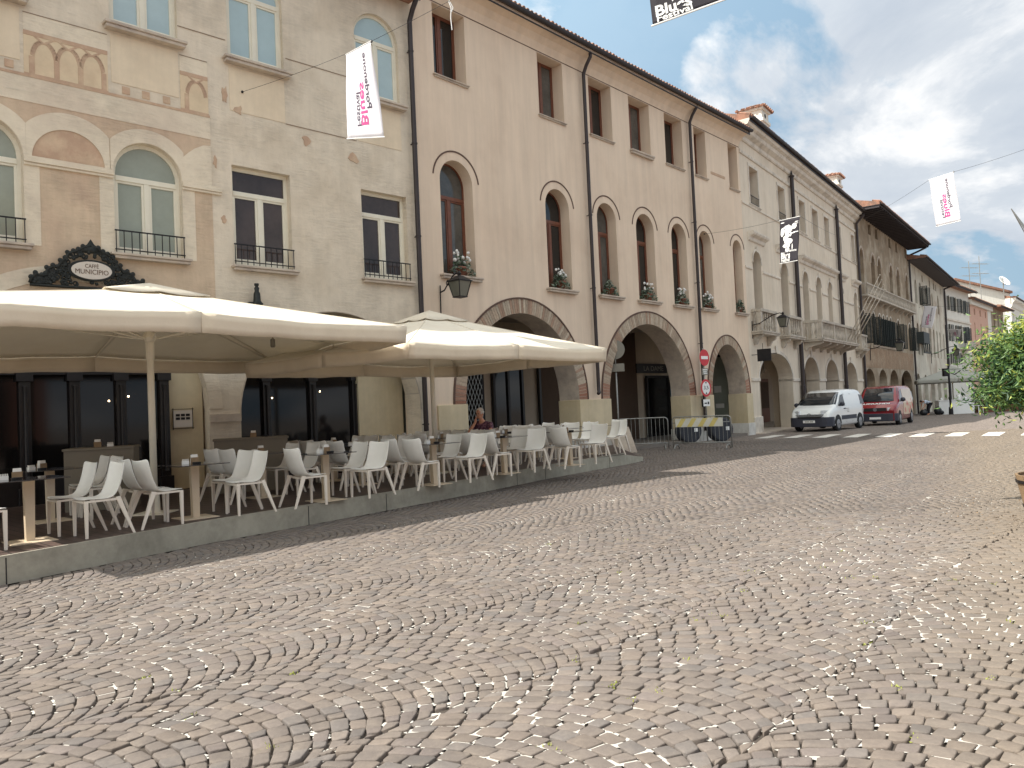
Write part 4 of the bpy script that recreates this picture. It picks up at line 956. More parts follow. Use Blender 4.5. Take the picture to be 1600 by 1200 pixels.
# chimneys
def chimney(P, ang, u, y, zb, h, w, label, lantern_top=False):
    e = empty('chimney', FW(P, ang, u, -y, zb), pi/2-R(ang), label, 'chimney', 'tile capped chimneys on the roofs')
    mb = MB(); mb.box(-w/2, w/2, -w/2, w/2, -2.8, h*.55); mb.box(-w/2-.06, w/2+.06, -w/2-.06, w/2+.06, h*.5, h*.58); mb.box(-w/2+.02, w/2-.02, -w/2+.02, w/2-.02, h*.581, h*.82)
    mb.box(-w/2-.08, w/2+.08, -w/2-.08, w/2+.08, h*.82, h*.88); st = mb.build('stack', 'white', e)
    g = MB()
    for s in (-1, 1): g.prism([(s*.0+.1*w*cos(t*pi/5)*1.1, h*.70+.1*w*sin(t*pi/5)*1.1) for t in range(10)], -w/2+.012, -w/2+.019, 'y')
    g.prism([(-w/2+.5*w+.12*w*cos(t*pi/5), h*.70+.1*w*sin(t*pi/5)) for t in range(10)], -w/2+.008, -w/2+.018, 'x'); g.build('vent', 'black', st)
    c = MB(); q = w/2+.18
    c.add([(-q, -q, h*.88), (q, -q, h*.88), (q, q, h*.88), (-q, q, h*.88), (0, 0, h*1.06)], [(3, 2, 1, 0), (0, 1, 4), (1, 2, 4), (2, 3, 4), (3, 0, 4)])
    for s in range(4):
        Mz = Matrix.Rotation(s*pi/2, 4, 'Z')
        for k in range(6):
            x = -q+.07+k*(2*q-.14)/5; f = 1-abs(x)/q; c.tube([(x, -q-.04, h*.885), (x, -q+q*f, h*.885+h*.17*f)], [.07, .06], 6, 0, M4=Mz)
    c.build('tile_cap', 'tile', e)
chimney(C0, 36, 6.3, 1.2, 14.65, 1.9, 1.1, 'square white chimney with round vent holes near the left end of the ivory roof')
chimney(C0, 36, 22.3, 1.3, 14.8, 1.8, 1.15, 'smaller white tiled chimney at the right end of the ivory roof')

# ------------------------------------------------------------------ building D: brown frescoed house
FD = frame('brown_frescoed_house', D0, 37, 'old brown frescoed house with long balustrade, dark shutters and deep dark eaves')
LD = 18.8
da = [(.9, 2.1), (4.4, 5.6), (6.5, 7.7), (10.7, 11.9), (13.5, 14.7), (17.2, 18.3)]
dt = [(4.1, 4.95), (6.35, 7.15), (11.05, 11.9), (13.75, 14.6), (17.6, 18.4)]
dm = [(.35, 1.55), (3.7, 4.6), (5.85, 6.55), (7.15, 7.85), (8.45, 9.15), (9.75, 10.45), (12.5, 13.5), (17.4, 18.4)]
dg = [(.5, 3.6, 2.2), (4.9, 7.6, 2.2), (8.7, 11.8, 2.1), (13.0, 17.6, 2.1)]
dh = [arch(a, b, 9.15, 10.9) for a, b in da]+[rect(a, b, 12.95, 13.75) for a, b in dt]+[arch(a, b, 4.95, 7.3-(b-a)/2) for a, b in dm]+[arch(a, b, -.8, z, 20, 2*(3.22-z)/(b-a)) for a, b, z in dg]
wall(FD, rect(0, LD, -.9, 14.2), dh, 'plasterD', .6)
mb = MB(); vs, fs = slab(rect(.02, LD-.02, 3.3, 4.7), [], -.012, .002); mb.add(vs, fs); mb.build('brick_band', 'brickD', FD)
for a, b in da:
    window(FD, a-.02, b+.02, 9.12, 11.5, .3, fm='brownframe', gm='glassred', arched=True, transom=None)
    mb = MB(); ringmb(mb, a, b, 10.9, .14, -.04, .004, f=1.15, n=16); mb.build('arch_surround', 'sill', FD)
for a, b in dt: window(FD, a-.02, b+.02, 12.93, 13.77, .3, fm='shutter', gm='interiordark', mull=False)
def shutter_pair(parent, a, b, z0, z1, ang=(1.9, 1.9), m='shutter', name='shutter', y=-.03):
    w = (b-a)/2
    for s, hx, an in ((1, a, ang[0]), (-1, b, ang[1])):
        if an is None: continue
        mb = MB(); n = int((z1-z0)/.09)
        mb.box(0, w, -.02, .02, 0, .06); mb.box(0, w, -.02, .02, z1-z0-.06, z1-z0); mb.box(0, .05, -.02, .02, .06, z1-z0-.06); mb.box(w-.05, w, -.02, .02, .06, z1-z0-.06)
        for k in range(n): z = .07+k*(z1-z0-.14)/n; mb.box(.05, w-.05, -.012, .012, z, z+.055)
        o = mb.build(name, m, parent, loc=(hx, y, z0), rz=(-an if s > 0 else pi+an))
for a, b in dm:
    window(FD, a-.02, b+.02, 4.92, 7.3, .25, fm='shutter', gm='glassdark', arched=True)
    mb = MB(); ringmb(mb, a, b, 7.3-(b-a)/2, .1, -.03, .004, n=14); mb.build('arch_surround', 'stoneC', FD)
    shutter_pair(FD, a, b, 4.95, 6.9, (1.75, 1.5 if b < 9.3 else 1.75))
sill(FD, 3.4, 13.8, 4.9, .12, .1)
mb = MB(); mb.box(.4, LD-.1, -.5, 0, 8.12, 8.24); bl = mb.build('long_balcony', 'stone', FD)
mb = MB(); mb.box(.4, LD-.1, -.5, -.38, 8.93, 9.02); mb.box(.4, .5, -.379, 0, 8.93, 9.02); mb.build('handrail', 'stone', bl)
for k in range(48):
    b_ = MB(); b_.lathe([(.04, 0), (.04, .05), (.06, .25), (.03, .5), (.045, .69)], 6, c=(.6+k*(LD-1.)/47, -.44, 8.24)); b_.build('baluster', 'stone', bl)
for k in range(10):
    b_ = MB(); u = .8+k*(LD-1.8)/9; b_.prism([(-.45, 8.12), (0, 8.12), (0, 7.8), (-.15, 7.85), (-.3, 8.0)], u-.08, u+.08, 'x'); b_.build('bracket', 'stone', bl)
r_ = roof(FD, -.2, LD+.3, 1.7, 14.0, 7, .26, tm='tile', thick=.16, edgemat='eaveD')
mb = MB()
mb.box(-.2, LD+.3, -1.7, 0, 13.96, 13.995)
for k in range(32): u = -.1+k*(LD+.3)/31; mb.box(u-.06, u+.06, -1.65, -.0, 13.80, 13.955)
mb.build('eave_timbers', 'eaveD', r_)
body(FD, 0, LD, 4, 14.0, 9.5, 'plasterD', .61)
mb = MB(); mb.box(0, LD, 4.0, 4.1, -.7, 4.2); mb.build('inner_wall', 'interior', FD)
mb = MB(); mb.box(0, LD, .6, 4.0, 3.7, 3.8); mb.build('portico_ceiling', 'ceiling', FD)
downpipe(D0, 37, LD, 13.9, -.6, label='dark downpipe between the brown frescoed house and the patchy cream house', curl=False, r=.08, elbow=1.5)
lantern(D0, 37, 2.4, 4.6, 1.2, 'black bracket lantern below the dark shutters of the brown house', 1.6)

# ------------------------------------------------------------------ building E: patchy cream house
FE = frame('patchy_cream_house', E0, 36, 'patchy cream house with curved dark eaves, left of the white house with green shutters', z=-.45)
LE = 22.8
ea = [(3.0, 4.4), (5.6, 7.0), (9.4, 10.6), (13.4, 14.4), (17.6, 18.8)]
em = [(3.0, 4.0), (4.9, 5.9), (10.6, 11.6), (13.0, 13.9), (15.4, 16.3), (17.7, 18.6), (20.6, 21.4)]
eh = [ogee(a, b, 9.9, 11.2) for a, b in ea]+[arch(a, b, 5.2, 7.6) for a, b in em]+[rect(a, a+.8, 12.3, 12.95) for a in (7.6, 12.2, 15., 16.4, 20.5)]+[arch(a, b, -.2, 2.2) for a, b in ((.8, 3.4), (5.2, 7.6), (9.5, 12.0), (14, 16.5), (18.5, 21))]
wall(FE, rect(0, LE, -.5, 13.5), eh, 'plasterE', .6)
for a, b in ea: window(FE, a-.02, b+.02, 9.88, 12.0, .3, fm='shutter', gm='glassred', arched=False)
for a, b in em: window(FE, a-.02, b+.02, 5.18, 8.1, .3, fm='shutter', gm='glassred', arched=True)
for a in (7.6, 12.2, 15., 16.4, 20.5): window(FE, a, a+.8, 12.3, 12.95, .3, fm='brownframe', gm='glassdark', mull=False)
shutter_pair(FE, 5.6, 7.0, 9.9, 11.6)
mb = MB(); mb.box(2.4, 5.9, -.6, -.02, 6.2, 7.2); mb.box(2.4, 5.9, -.6, -.5, 5.3, 5.4)
for u in (2.4, 3.5, 4.6, 5.8): mb.box(u, u+.1, -.6, -.5, 5.4, 6.2)
mb.build('box_shutter', 'shutter', FE)
r_ = roof(FE, -.3, LE+.2, 1.5, 13.35, 7, .25, edgemat='eaveD')
mb = MB(); mb.box(-.3, LE+.2, -1.5, 0, 13.30, 13.345); mb.build('eave_timbers', 'eaveD', r_)
body(FE, 0, LE, 4, 13.4, 9.5, 'plasterE', .61)
mb = MB(); mb.box(0, LE, 3.5, 3.6, -.5, 4.2); mb.build('inner_wall', 'interiordark', FE)
downpipe(E0, 36, LE, 13.2, -.9, label='dark downpipe between the patchy cream and white shuttered houses', curl=False, r=.1, elbow=1.4)
lantern(E0, 36, 10.5, 5.0, 1.2, 'far bracket lantern on the patchy cream house', 1.8)
chimney(E0, 36, 3.0, 2.5, 15.6, 2.0, 1.2, 'white chimney with a flat dark cap behind the eaves of the brown house')
chimney(E0, 36, 8.0, 3.0, 15.9, 2.4, 1.0, 'slender terracotta topped chimney above the patchy cream house')

# ------------------------------------------------------------------ distant houses
FF = frame('white_shuttered_house', F0, 42, 'white three storey house with dark green shutters and a small stone balcony', z=-.9)
fh = [rect(a, b, 11.3, 12.9) for a, b in ((1.9, 3.1), (4.9, 6.3), (8.2, 9.2), (10.2, 11.2))]+[rect(a, b, 7.8, 9.7) for a, b in ((1.7, 2.6), (4.8, 5.5), (6.7, 8.7), (9.6, 10.3), (11.3, 11.9))]+[rect(a, b, 5.2, 6.5) for a, b in ((1.7, 2.6), (4.3, 5.3), (6.4, 8.8), (10.2, 11.3))]
wall(FF, rect(0, 12.4, 0, 14.0), fh, 'white', .4)
for h in fh:
    a, b, z0, z1 = h[0][0], h[1][0], h[0][1], h[2][1]
    window(FF, a, b, z0, z1, .2, fm='whiteframe', gm='glassdark')
    if z0 != 5.2 or a < 5: shutter_pair(FF, a, b, z0, z1, (2.75, 2.75))
mb = MB(); mb.box(0, 12.4, -.15, 0, 10.15, 10.35); mb.build('string_course', 'stoneC', FF)
mb = MB(); mb.box(6.2, 10.2, -.9, 0, 6.9, 7.05); mb.box(6.2, 10.2, -.9, -.8, 7.05, 7.9); mb.build('balcony', 'stone', FF)
roof(FF, 0, 12.6, .9, 14.0, 7, .25); body(FF, 0, 12.4, 0, 14, 9, 'white', .41)
FG = frame('orange_house', G0, 41, 'orange plastered house with small dark windows right of the white shuttered house', z=-1.2)
gh = [rect(a, b, 11.9, 12.7) for a, b in ((2.9, 3.7), (6.6, 7.4), (10.2, 11.))]+[rect(a, b, 8.6, 10.9) for a, b in ((2.8, 3.3), (6.8, 7.3), (10.5, 11.6))]+[rect(a, b, 5, 7) for a, b in ((2.8, 3.6), (6.8, 7.6), (10.5, 11.3))]
wall(FG, rect(0, 14.5, 0, 13.6), gh, 'orange', .4)
for h in gh: window(FG, h[0][0], h[1][0], h[0][1], h[2][1], .2, fm='whiteframe', gm='glassdark', mull=False)
plate(FG, rect(12.0, 14.5, 0, 13.6), [], 'white', -.02, .002, 'white_strip')
mb = MB(); mb.box(0, 14.5, -.3, 0, 13.0, 13.6); mb.build('cornice', 'white', FG)
roof(FG, 0, 14.6, .7, 13.6, 7, .28); body(FG, 0, 14.5, 0, 13.6, 9, 'orange', .41)
FH = frame('brown_distant_house', H0, 41, 'dark brown house with projecting eaves at the far end of the row', z=-1.4)
hh = [rect(a, a+.9, z, z+1.6) for a in (2, 5, 8) for z in (5, 8.5, 11.3)]
wall(FH, rect(0, 10, 0, 13.8), hh, 'plasterD', .4)
for h in hh: window(FH, h[0][0], h[1][0], h[0][1], h[2][1], .2, fm='shutter', gm='glassdark', mull=False)
roof(FH, -.2, 10.2, 1.3, 13.8, 6, .25, edgemat='eaveD'); body(FH, 0, 10, 0, 13.8, 9, 'plasterD', .41)
J0 = (71.5, 122.0)
FJ = frame('white_distant_building', J0, 90, 'large white building with a reddish roof edge rising behind the far houses', z=-1.4)
wall(FJ, [(0, 0), (8.4, 0), (8.4, 17.6), (0, 20.0)], [], 'white', .4); body(FJ, 0, 8.4, 0, 17.0, 9, 'white', .41)
mb = MB(); mb.prism([(-.4, 20.1), (8.6, 17.6), (8.6, 17.95), (-.4, 20.45)], -.4, 9, 'y'); mb.build('roof', 'tile', FJ)
K0 = (79.6, 121.5)
FK = frame('white_corniced_building', K0, 40, 'pale classical building with dentilled cornice at the far right end of the street', z=-1.6)
kh = [rect(a, a+1., z, z+1.8) for a in (2, 5, 8, 11, 14, 17) for z in (5, 9, 12.6)]
wall(FK, rect(0, 30, 0, 17.0), kh, 'white', .5)
for h in kh: window(FK, h[0][0], h[1][0], h[0][1], h[2][1], .25, fm='whiteframe', gm='glassdark', mull=False)
moulding(FK, -.1, 30, [(.1, 15.6), (.2, 15.8), (.3, 16.3), (.7, 16.6), (.8, 17.0)], 'white', 'cornice'); roof(FK, 0, 30, .8, 17.0, 8, .25); body(FK, 0, 30, 0, 17, 9, 'white', .51)
# aerials and dish
for (x, y, z, h, lab) in ((64.6, 107, 14.6, 4.6, 'left of two thin roof aerials above the far houses'), (67.0, 108.5, 14.6, 5.5, 'taller right one of two thin roof aerials above the far houses')):
    e = empty('roof_aerial', (x, y, z), .3, lab, 'aerial', 'roof aerials above the far houses')
    mb = MB(); mb.tube([(0, 0, -2), (0, 0, h)], .05, 5); mb.build('mast', 'galv', e)
    for k, zz in enumerate((h*.55, h*.8)):
        mb = MB(); mb.tube([(-1.4, 0, zz), (1.6, 0, zz)], .03, 4)
        for q in range(7): mb.tube([(-1.3+q*.45, -.4, zz), (-1.3+q*.45, .4, zz)], .02, 4)
        mb.build('antenna', 'galv', e)
e = empty('satellite_dish', (78.3, 121., 17.0), .0, 'big white satellite dish on the white building in the distance', 'satellite dish')
mb = MB(); Md = Matrix.Rotation(.9, 4, 'X') @ Matrix.Rotation(.3, 4, 'Y')
mb.lathe([(.05, 0), (.8, .08), (1.5, .35), (1.95, .75), (1.95, .8), (1.5, .42), (.8, .14), (.05, .06)], 24, M4=T(0, 0, .9) @ Md @ Matrix.Scale(.5, 4)); mb.build('dish', 'whitepaint', e, smooth=True)
mb = MB(); mb.tube([(0, 0, -.8), (0, 0, 1.5)], .08, 6); mb.build('stand', 'galv', e)
# red brick town hall across the square, behind the camera: seen in the window reflections
FT = empty('brick_town_hall', (16.5, -3.0, 0), pi+pi/2-R(46), 'red brick town hall with pointed arches across the square', 'building')
M['redbrick'] = mat('red brick', srgb(150, 98, 80), .9, var=.12, brick=.5, brickcol=.4)
th_ = [ogee(1.5+i*4.4, 4.5+i*4.4, -.2, 3.2) for i in range(5)]+[ogee(2.2+i*4.4, 3.8+i*4.4, 7.5, 10.) for i in range(5)]
wall(FT, rect(0, 23.5, 0, 13.5), th_, 'redbrick', .8)
for i in range(5):
    window(FT, 2.2+i*4.4, 3.8+i*4.4, 7.4, 11.6, .5, fm='whiteframe', gm='glassdark')
mb = MB(); mb.box(0, 23.5, 4, 4.3, 0, 5.5); mb.build('inner_wall', 'interiordark', FT)
moulding(FT, 0, 23.5, [(.1, 13), (.3, 13.3), (.5, 13.5)], 'stone', 'cornice')
body(FT, 0, 23.5, 5.5, 13.5, 10, 'redbrick', .81)

# ------------------------------------------------------------------ cafe platform
ZP = .306
def deckmat():
    m = bpy.data.materials.new('dark deck boards'); m.use_nodes = True; t = m.node_tree; l = t.links.new; b = t.nodes['Principled BSDF']; b.inputs['Roughness'].default_value = .5
    tcx = N(t, 'ShaderNodeTexCoord'); mp_ = N(t, 'ShaderNodeMapping'); mp_.inputs['Rotation'].default_value = (0, 0, R(43)); l(tcx.outputs['Object'], mp_.inputs[0])
    bk = N(t, 'ShaderNodeTexBrick'); l(mp_.outputs[0], bk.inputs['Vector']); bk.inputs['Scale'].default_value = 1; bk.inputs['Brick Width'].default_value = 3.; bk.inputs['Row Height'].default_value = .14
    bk.inputs['Mortar Size'].default_value = .008; bk.inputs['Color1'].default_value = (.085, .055, .045, 1); bk.inputs['Color2'].default_value = (.060, .040, .033, 1); bk.inputs['Mortar'].default_value = (.008, .006, .006, 1)
    nz = N(t, 'ShaderNodeTexNoise', i_Scale=6., i_Detail=8.); l(tcx.outputs['Object'], nz.inputs['Vector'])
    mr = N(t, 'ShaderNodeMapRange'); l(nz.outputs['Fac'], mr.inputs[0]); mr.inputs[3].default_value = .6; mr.inputs[4].default_value = 1.5
    sc = N(t, 'ShaderNodeVectorMath', operation='SCALE'); l(bk.outputs['Color'], sc.inputs[0]); l(mr.outputs[0], sc.inputs['Scale']); l(sc.outputs[0], b.inputs['Base Color'])
    bp = N(t, 'ShaderNodeBump'); bp.inputs['Strength'].default_value = .7; bp.inputs['Distance'].default_value = .01; bp.invert = True; l(bk.outputs['Fac'], bp.inputs['Height']); l(bp.outputs[0], b.inputs['Normal'])
    return m
M['deck'] = deckmat()
pf = empty('cafe_platform', (0, 0, 0), 0, 'low raised terrace with dark board deck and grey fascia in front of the cafe', 'platform')
def offs(P, d):
    out = []; n = len(P)
    for i in range(n):
        a = Vector(P[i-1]); b = Vector(P[i]); c = Vector(P[(i+1) % n]); e1 = (b-a).normalized(); e2 = (c-b).normalized()
        n1 = Vector((-e1.y, e1.x)); n2 = Vector((-e2.y, e2.x)); m = (n1+n2).normalized(); out.append(tuple(b+m*d/max(.4, m.dot(n1))))
    return out
fr = PLAT[:11]
def ramped(poly, z0, z1):
    n = len(poly); zt = [z1-(.19 if i == 9 else (.03 if i == 8 else 0)) for i in range(n)]; c = (sum(p[0] for p in poly[7:11])/4-.6, 20.9)
    mb = MB(); vs = [(p[0], p[1], z0 if z0 < .1 else zt[i]-(z1-z0)) for i, p in enumerate(poly)]+[(p[0], p[1], zt[i]) for i, p in enumerate(poly)]
    fs = [((i+1) % n, i, n+i, n+(i+1) % n)[::-1] for i in range(n)]+[(n+7, n+8, n+10), (n+8, n+9, n+10), tuple(n+i for i in range(n) if i not in (8, 9))]
    return mb.add(vs, fs)
mb = ramped(PLAT, .0, ZP-.012); mb.build('fascia', 'concrete', pf)
ins = offs(PLAT, .035)
mb = ramped(ins, ZP-.011, ZP); mb.build('deck', 'deck', pf)
mb = MB()
for i in range(8):
    a = Vector(PLAT[i]); b = Vector(PLAT[i+1]); a2 = Vector(ins[i]); b2 = Vector(ins[i+1]); 
    mb.hexa([(a.x, a.y, ZP-.011), (b.x, b.y, ZP-.011), (b2.x, b2.y, ZP-.011), (a2.x, a2.y, ZP-.011)], [(a.x, a.y, ZP+.004), (b.x, b.y, ZP+.004), (b2.x, b2.y, ZP+.004), (a2.x, a2.y, ZP+.004)])
mb.build('edge_trim', 'concrete', pf)
for i in range(1, 8):
    a = Vector(PLAT[i]); b = Vector(PLAT[i+1]); d = (b-a).normalized(); n_ = Vector((d.y, -d.x))
    for f in ((.5,) if i % 2 else (.02,)):
        q = a+d*(b-a).length*f; g = MB(); p0 = q+n_*.003; g.hexa([(p0.x, p0.y, .0), (p0.x+d.x*.012, p0.y+d.y*.012, 0), (q.x+d.x*.012, q.y+d.y*.012, 0), (q.x, q.y, 0)], [(p0.x, p0.y, ZP-.02), (p0.x+d.x*.012, p0.y+d.y*.012, ZP-.02), (q.x+d.x*.012, q.y+d.y*.012, ZP-.02), (q.x, q.y, ZP-.02)]); g.build('panel_joint', 'black', pf)

# ------------------------------------------------------------------ chairs and tables
def make_chair():
    e = empty('chair', (0, 0, 0)); col_ = .235
    prof = [(.235, .455), (.20, .462), (.10, .452), (0, .445), (-.08, .450), (-.14, .475), (-.185, .53), (-.215, .60), (-.238, .68), (-.258, .76), (-.278, .875)]
    mb = MB(); n = 8; vs = []
    for i, (y, z) in enumerate(prof):
        t = i/(len(prof)-1)
        w = .222 if t < .25 else .222+.026*sin(min(1, (t-.25)/.6)*pi*.6)
        for k in range(n+1):
            x = -1+2*k/n; ed = abs(x)**2.5
            if i <= 3: dz = .012*ed; dy = 0
            else: dz = .02*ed*(1 if i < 7 else .6) + (.018*ed if i == len(prof)-1 else 0); dy = .055*ed*min(1, (i-3)/3)
            vs.append((x*w, y+dy, z+dz))
    fs = [(i*(n+1)+k, i*(n+1)+k+1, (i+1)*(n+1)+k+1, (i+1)*(n+1)+k) for i in range(len(prof)-1) for k in range(n)]
    mb.add(vs, fs); sh = mb.build('shell', 'chair', e, smooth=True, solid=.012, sub=1)
    mb = MB(); w_ = .014
    for s in (-1, 1):
        x = s*.205; mb.hexa([(x-w_, -.15, .425), (x+w_, -.15, .425), (x+w_, .235, .425), (x-w_, .235, .425)], [(x-w_, -.17, .452), (x+w_, -.17, .452), (x+w_, .235, .447), (x-w_, .235, .447)])
    mb.box(-.19, .19, .205, .235, .420, .444); mb.box(-.19, .19, -.11, -.08, .415, .436)
    mb.build('seat_frame', 'chairleg', e)
    for s in (-1, 1):
        mb = MB(); a = .018; x0, x1 = s*.205, s*.212
        mb.hexa([(x1-.013, .200, 0), (x1+.013, .200, 0), (x1+.013, .228, 0), (x1-.013, .228, 0)], [(x0-a, .190, .425), (x0+a, .190, .425), (x0+a, .234, .425), (x0-a, .234, .425)])
        mb.build('leg', 'chairleg', e)
        mb = MB(); x1 = s*.235
        mb.hexa([(x1-.012, -.335, 0), (x1+.012, -.335, 0), (x1+.012, -.308, 0), (x1-.012, -.308, 0)], [(x0-a, -.175, .47), (x0+a, -.175, .47), (x0+a, -.120, .46), (x0-a, -.120, .46)])
        mb.build('leg', 'chairleg', e)
    return e
def make_table():
    e = empty('table', (0, 0, 0))
    mb = MB(); mb.box(-.36, .36, -.36, .36, .742, .754); mb.build('tabletop', 'tabletop', e, bevel=.003)
    mb = MB(); mb.hexa([(-.045, -.045, .012), (.045, -.045, .012), (.045, .045, .012), (-.045, .045, .012)], [(-.06, -.03, .735), (.06, -.03, .735), (.06, .03, .735), (-.06, .03, .735)]); mb.box(-.15, .15, -.15, .15, .7351, .7419); mb.build('post', 'tablepost', e)
    mb = MB(); mb.box(-.24, .24, -.24, .24, 0, .0119); mb.build('base_plate', 'tablepost', e, bevel=.003)
    return e
def make_napkin():
    e = empty('napkin_holder', (0, 0, 0)); mb = MB()
    mb.hexa([(-.05, -.035, 0), (.05, -.035, 0), (.05, .035, 0), (-.05, .035, 0)], [(-.042, -.024, .125), (.042, -.024, .125), (.042, .024, .125), (-.042, .024, .125)]); mb.build('napkins', 'paper', e)
    mb = MB(); mb.box(-.053, .053, -.04, -.036, 0, .085); mb.box(-.053, .053, .036, .04, 0, .085); mb.build('holder', 'woodpale', e); return e
def make_sugar():
    e = empty('sugar_caddy', (0, 0, 0)); mb = MB(); mb.box(-.045, .045, -.03, .03, 0, .045); mb.build('box', 'chair', e); mb = MB()
    for k in range(5): mb.box(-.038+k*.017, -.028+k*.017, -.025, .025, .046, .07)
    mb.build('sachets', 'paper', e); return e
def make_ashtray():
    e = empty('ashtray', (0, 0, 0)); mb = MB(); mb.lathe([(.055, 0), (.06, .025), (.05, .025), (.045, .01)], 12); mb.build('dish', 'black', e); return e
PCH = make_chair(); PTB = make_table(); PNK = make_napkin(); PSG = make_sugar(); PAS = make_ashtray()
used = set()
def put(proto, loc, rz, label, cat, group, name=None):
    if proto.name in used: o = copy_tree(proto)
    else: o = proto; used.add(proto.name)
    o.location = loc; o.rotation_euler = (0, 0, rz); tag(o, label, cat, group); return o
dA = Vector((sin(R(42)), cos(R(42)), 0)); nA = Vector((cos(R(42)), -sin(R(42)), 0))
rows = {
 'front': [(-7.45, 7.35), (-5.85, 9.24), (-4.51, 10.80), (-3.03, 12.25), (-1.50, 14.09), (-.23, 15.73), (1.22, 17.15)],
 'second': [(-6.75, 11.15), (-4.35, 13.2), (-2.95, 14.75), (-1.6, 16.75), (-.2, 18.0), (1.25, 19.35), (2.15, 20.6)],
 'third': [(-3.75, 15.9), (-2.45, 17.25), (-.95, 18.85), (.6, 20.4)],
}
skip = {('front', 3, 'L', 1), ('front', 6, 'R', 1), ('second', 0, 'L', 0), ('second', 0, 'L', 1), ('second', 6, 'L', 0), ('second', 6, 'L', 1), ('second', 6, 'R', 1), ('third', 3, 'R', 0), ('third', 2, 'R', 1)}
OR = ['leftmost', 'second', 'third', 'fourth', 'fifth', 'sixth', 'rightmost']
rnd = random.Random(11)
for rn, T_ in rows.items():
    for i, (x, y) in enumerate(T_):
        nm = OR[i] if len(T_) == 7 else ['leftmost', 'second', 'third', 'rightmost'][i]
        ja = rnd.uniform(-.05, .05); th = pi/2-R(42)+ja; c = Vector((x, y, ZP)); d_ = Vector((cos(th), sin(th), 0)); q_ = Vector((sin(th), -cos(th), 0))
        rowlab = {'front': 'front row', 'second': 'middle row', 'third': 'back row'}[rn]
        put(PTB, c, th, 'dark topped cafe table, %s of the %s counted from the left' % (nm, rowlab), 'table', 'cafe tables on the platform')
        for sd, sg_ in (('L', -1), ('R', 1)):
            for k in (0, 1):
                if (rn, i, sd, k) in skip: continue
                if rn == 'front' and i == 0 and sd == 'L': continue
                off = .275 if k == 0 else -.275
                p = c+d_*sg_*(.56+rnd.uniform(-.04, .13))+q_*(off+rnd.uniform(-.015, .015))
                # chair faces the table: local +y towards table
                fdir = -d_*sg_; rz = atan2(fdir.y, fdir.x)-pi/2+rnd.uniform(-.1, .1)
                put(PCH, p, rz, 'pale plastic chair, %s on the %s side of the %s table, %s' % ('street side' if k == 0 else 'wall side', 'left' if sg_ < 0 else 'right', nm, rowlab), 'chair', 'pale plastic cafe chairs')
        zt = ZP+.7545
        a = rnd.uniform(-.1, .12)
        put(PNK, c+d_*a-q_*.12+Vector((0, 0, .7545)), th+rnd.uniform(-.5, .5), 'white napkin holder on the %s table of the %s' % (nm, rowlab), 'napkin holder', 'napkin holders on the cafe tables')
        if not (rn == 'third' and i > 1): put(PSG, c+d_*(a-.15)-q_*.06+Vector((0, 0, .7545)), th+rnd.uniform(-.5, .5), 'small sugar caddy on the %s table of the %s' % (nm, rowlab), 'sugar caddy', 'sugar caddies on the cafe tables')
        if (i+len(rn)) % 2 == 0 or rn == 'front': put(PAS, c+d_*(a-.05)+q_*.08+Vector((0, 0, .7545)), 0, 'round black ashtray on the %s table of the %s' % (nm, rowlab), 'ashtray', 'ashtrays on the cafe tables')
put(PCH, Vector((2.45, 19.9, ZP)), 1.9, 'pale plastic chair standing alone at the right tip of the terrace', 'chair', 'pale plastic cafe chairs')
# grey bar counters by the shop front
def bar(loc, rz, w, label, dp=.6):
    e = empty('bar_counter', loc, rz, label, 'counter', 'grey counters before the cafe')
    mb = MB(); mb.box(-w/2, w/2, -dp/2, -dp/2+.04, 0, .96); mb.box(-w/2, w/2, dp/2-.04, dp/2, 0, .96); mb.box(w/2-.04, w/2, -dp/2+.04, dp/2-.04, 0, .96); mb.box(-w/2, w/2-.04, -dp/2+.04, dp/2-.04, .55, .59); c_ = mb.build('carcass', 'bargrey', e)
    mb = MB(); mb.box(-w/2+.1, w/2-.05, -dp/2+.05, dp/2-.05, 0, .9); mb.build('recess', 'bardark', c_)
    mb = MB(); mb.box(-w/2-.02, w/2+.02, -dp/2-.02, dp/2+.02, .96, 1.0); mb.build('top', 'bargrey', e, bevel=.005)
bar((-6.75, 12.6, ZP), R(18), 1.0, 'grey counter left of the parasol pole, in front of the dark shop window')
bar((-5.0, 14.6, ZP), R(20), 1.3, 'grey counter right of the parasol pole, below the menu board')
put(PNK, Vector((-6.8, 12.55, ZP+1.0)), .4, 'white napkin holder on the left grey counter', 'napkin holder', 'napkin holders on the cafe tables')
put(PSG, Vector((-6.62, 12.6, ZP+1.0)), .4, 'small sugar caddy on the left grey counter', 'sugar caddy', 'sugar caddies on the cafe tables')
put(PNK, Vector((-4.95, 14.6, ZP+1.0)), .4, 'white napkin holder on the right grey counter', 'napkin holder', 'napkin holders on the cafe tables')
put(PAS, Vector((-4.75, 14.65, ZP+1.0)), .4, 'round black ashtray on the right grey counter', 'ashtray', 'ashtrays on the cafe tables')

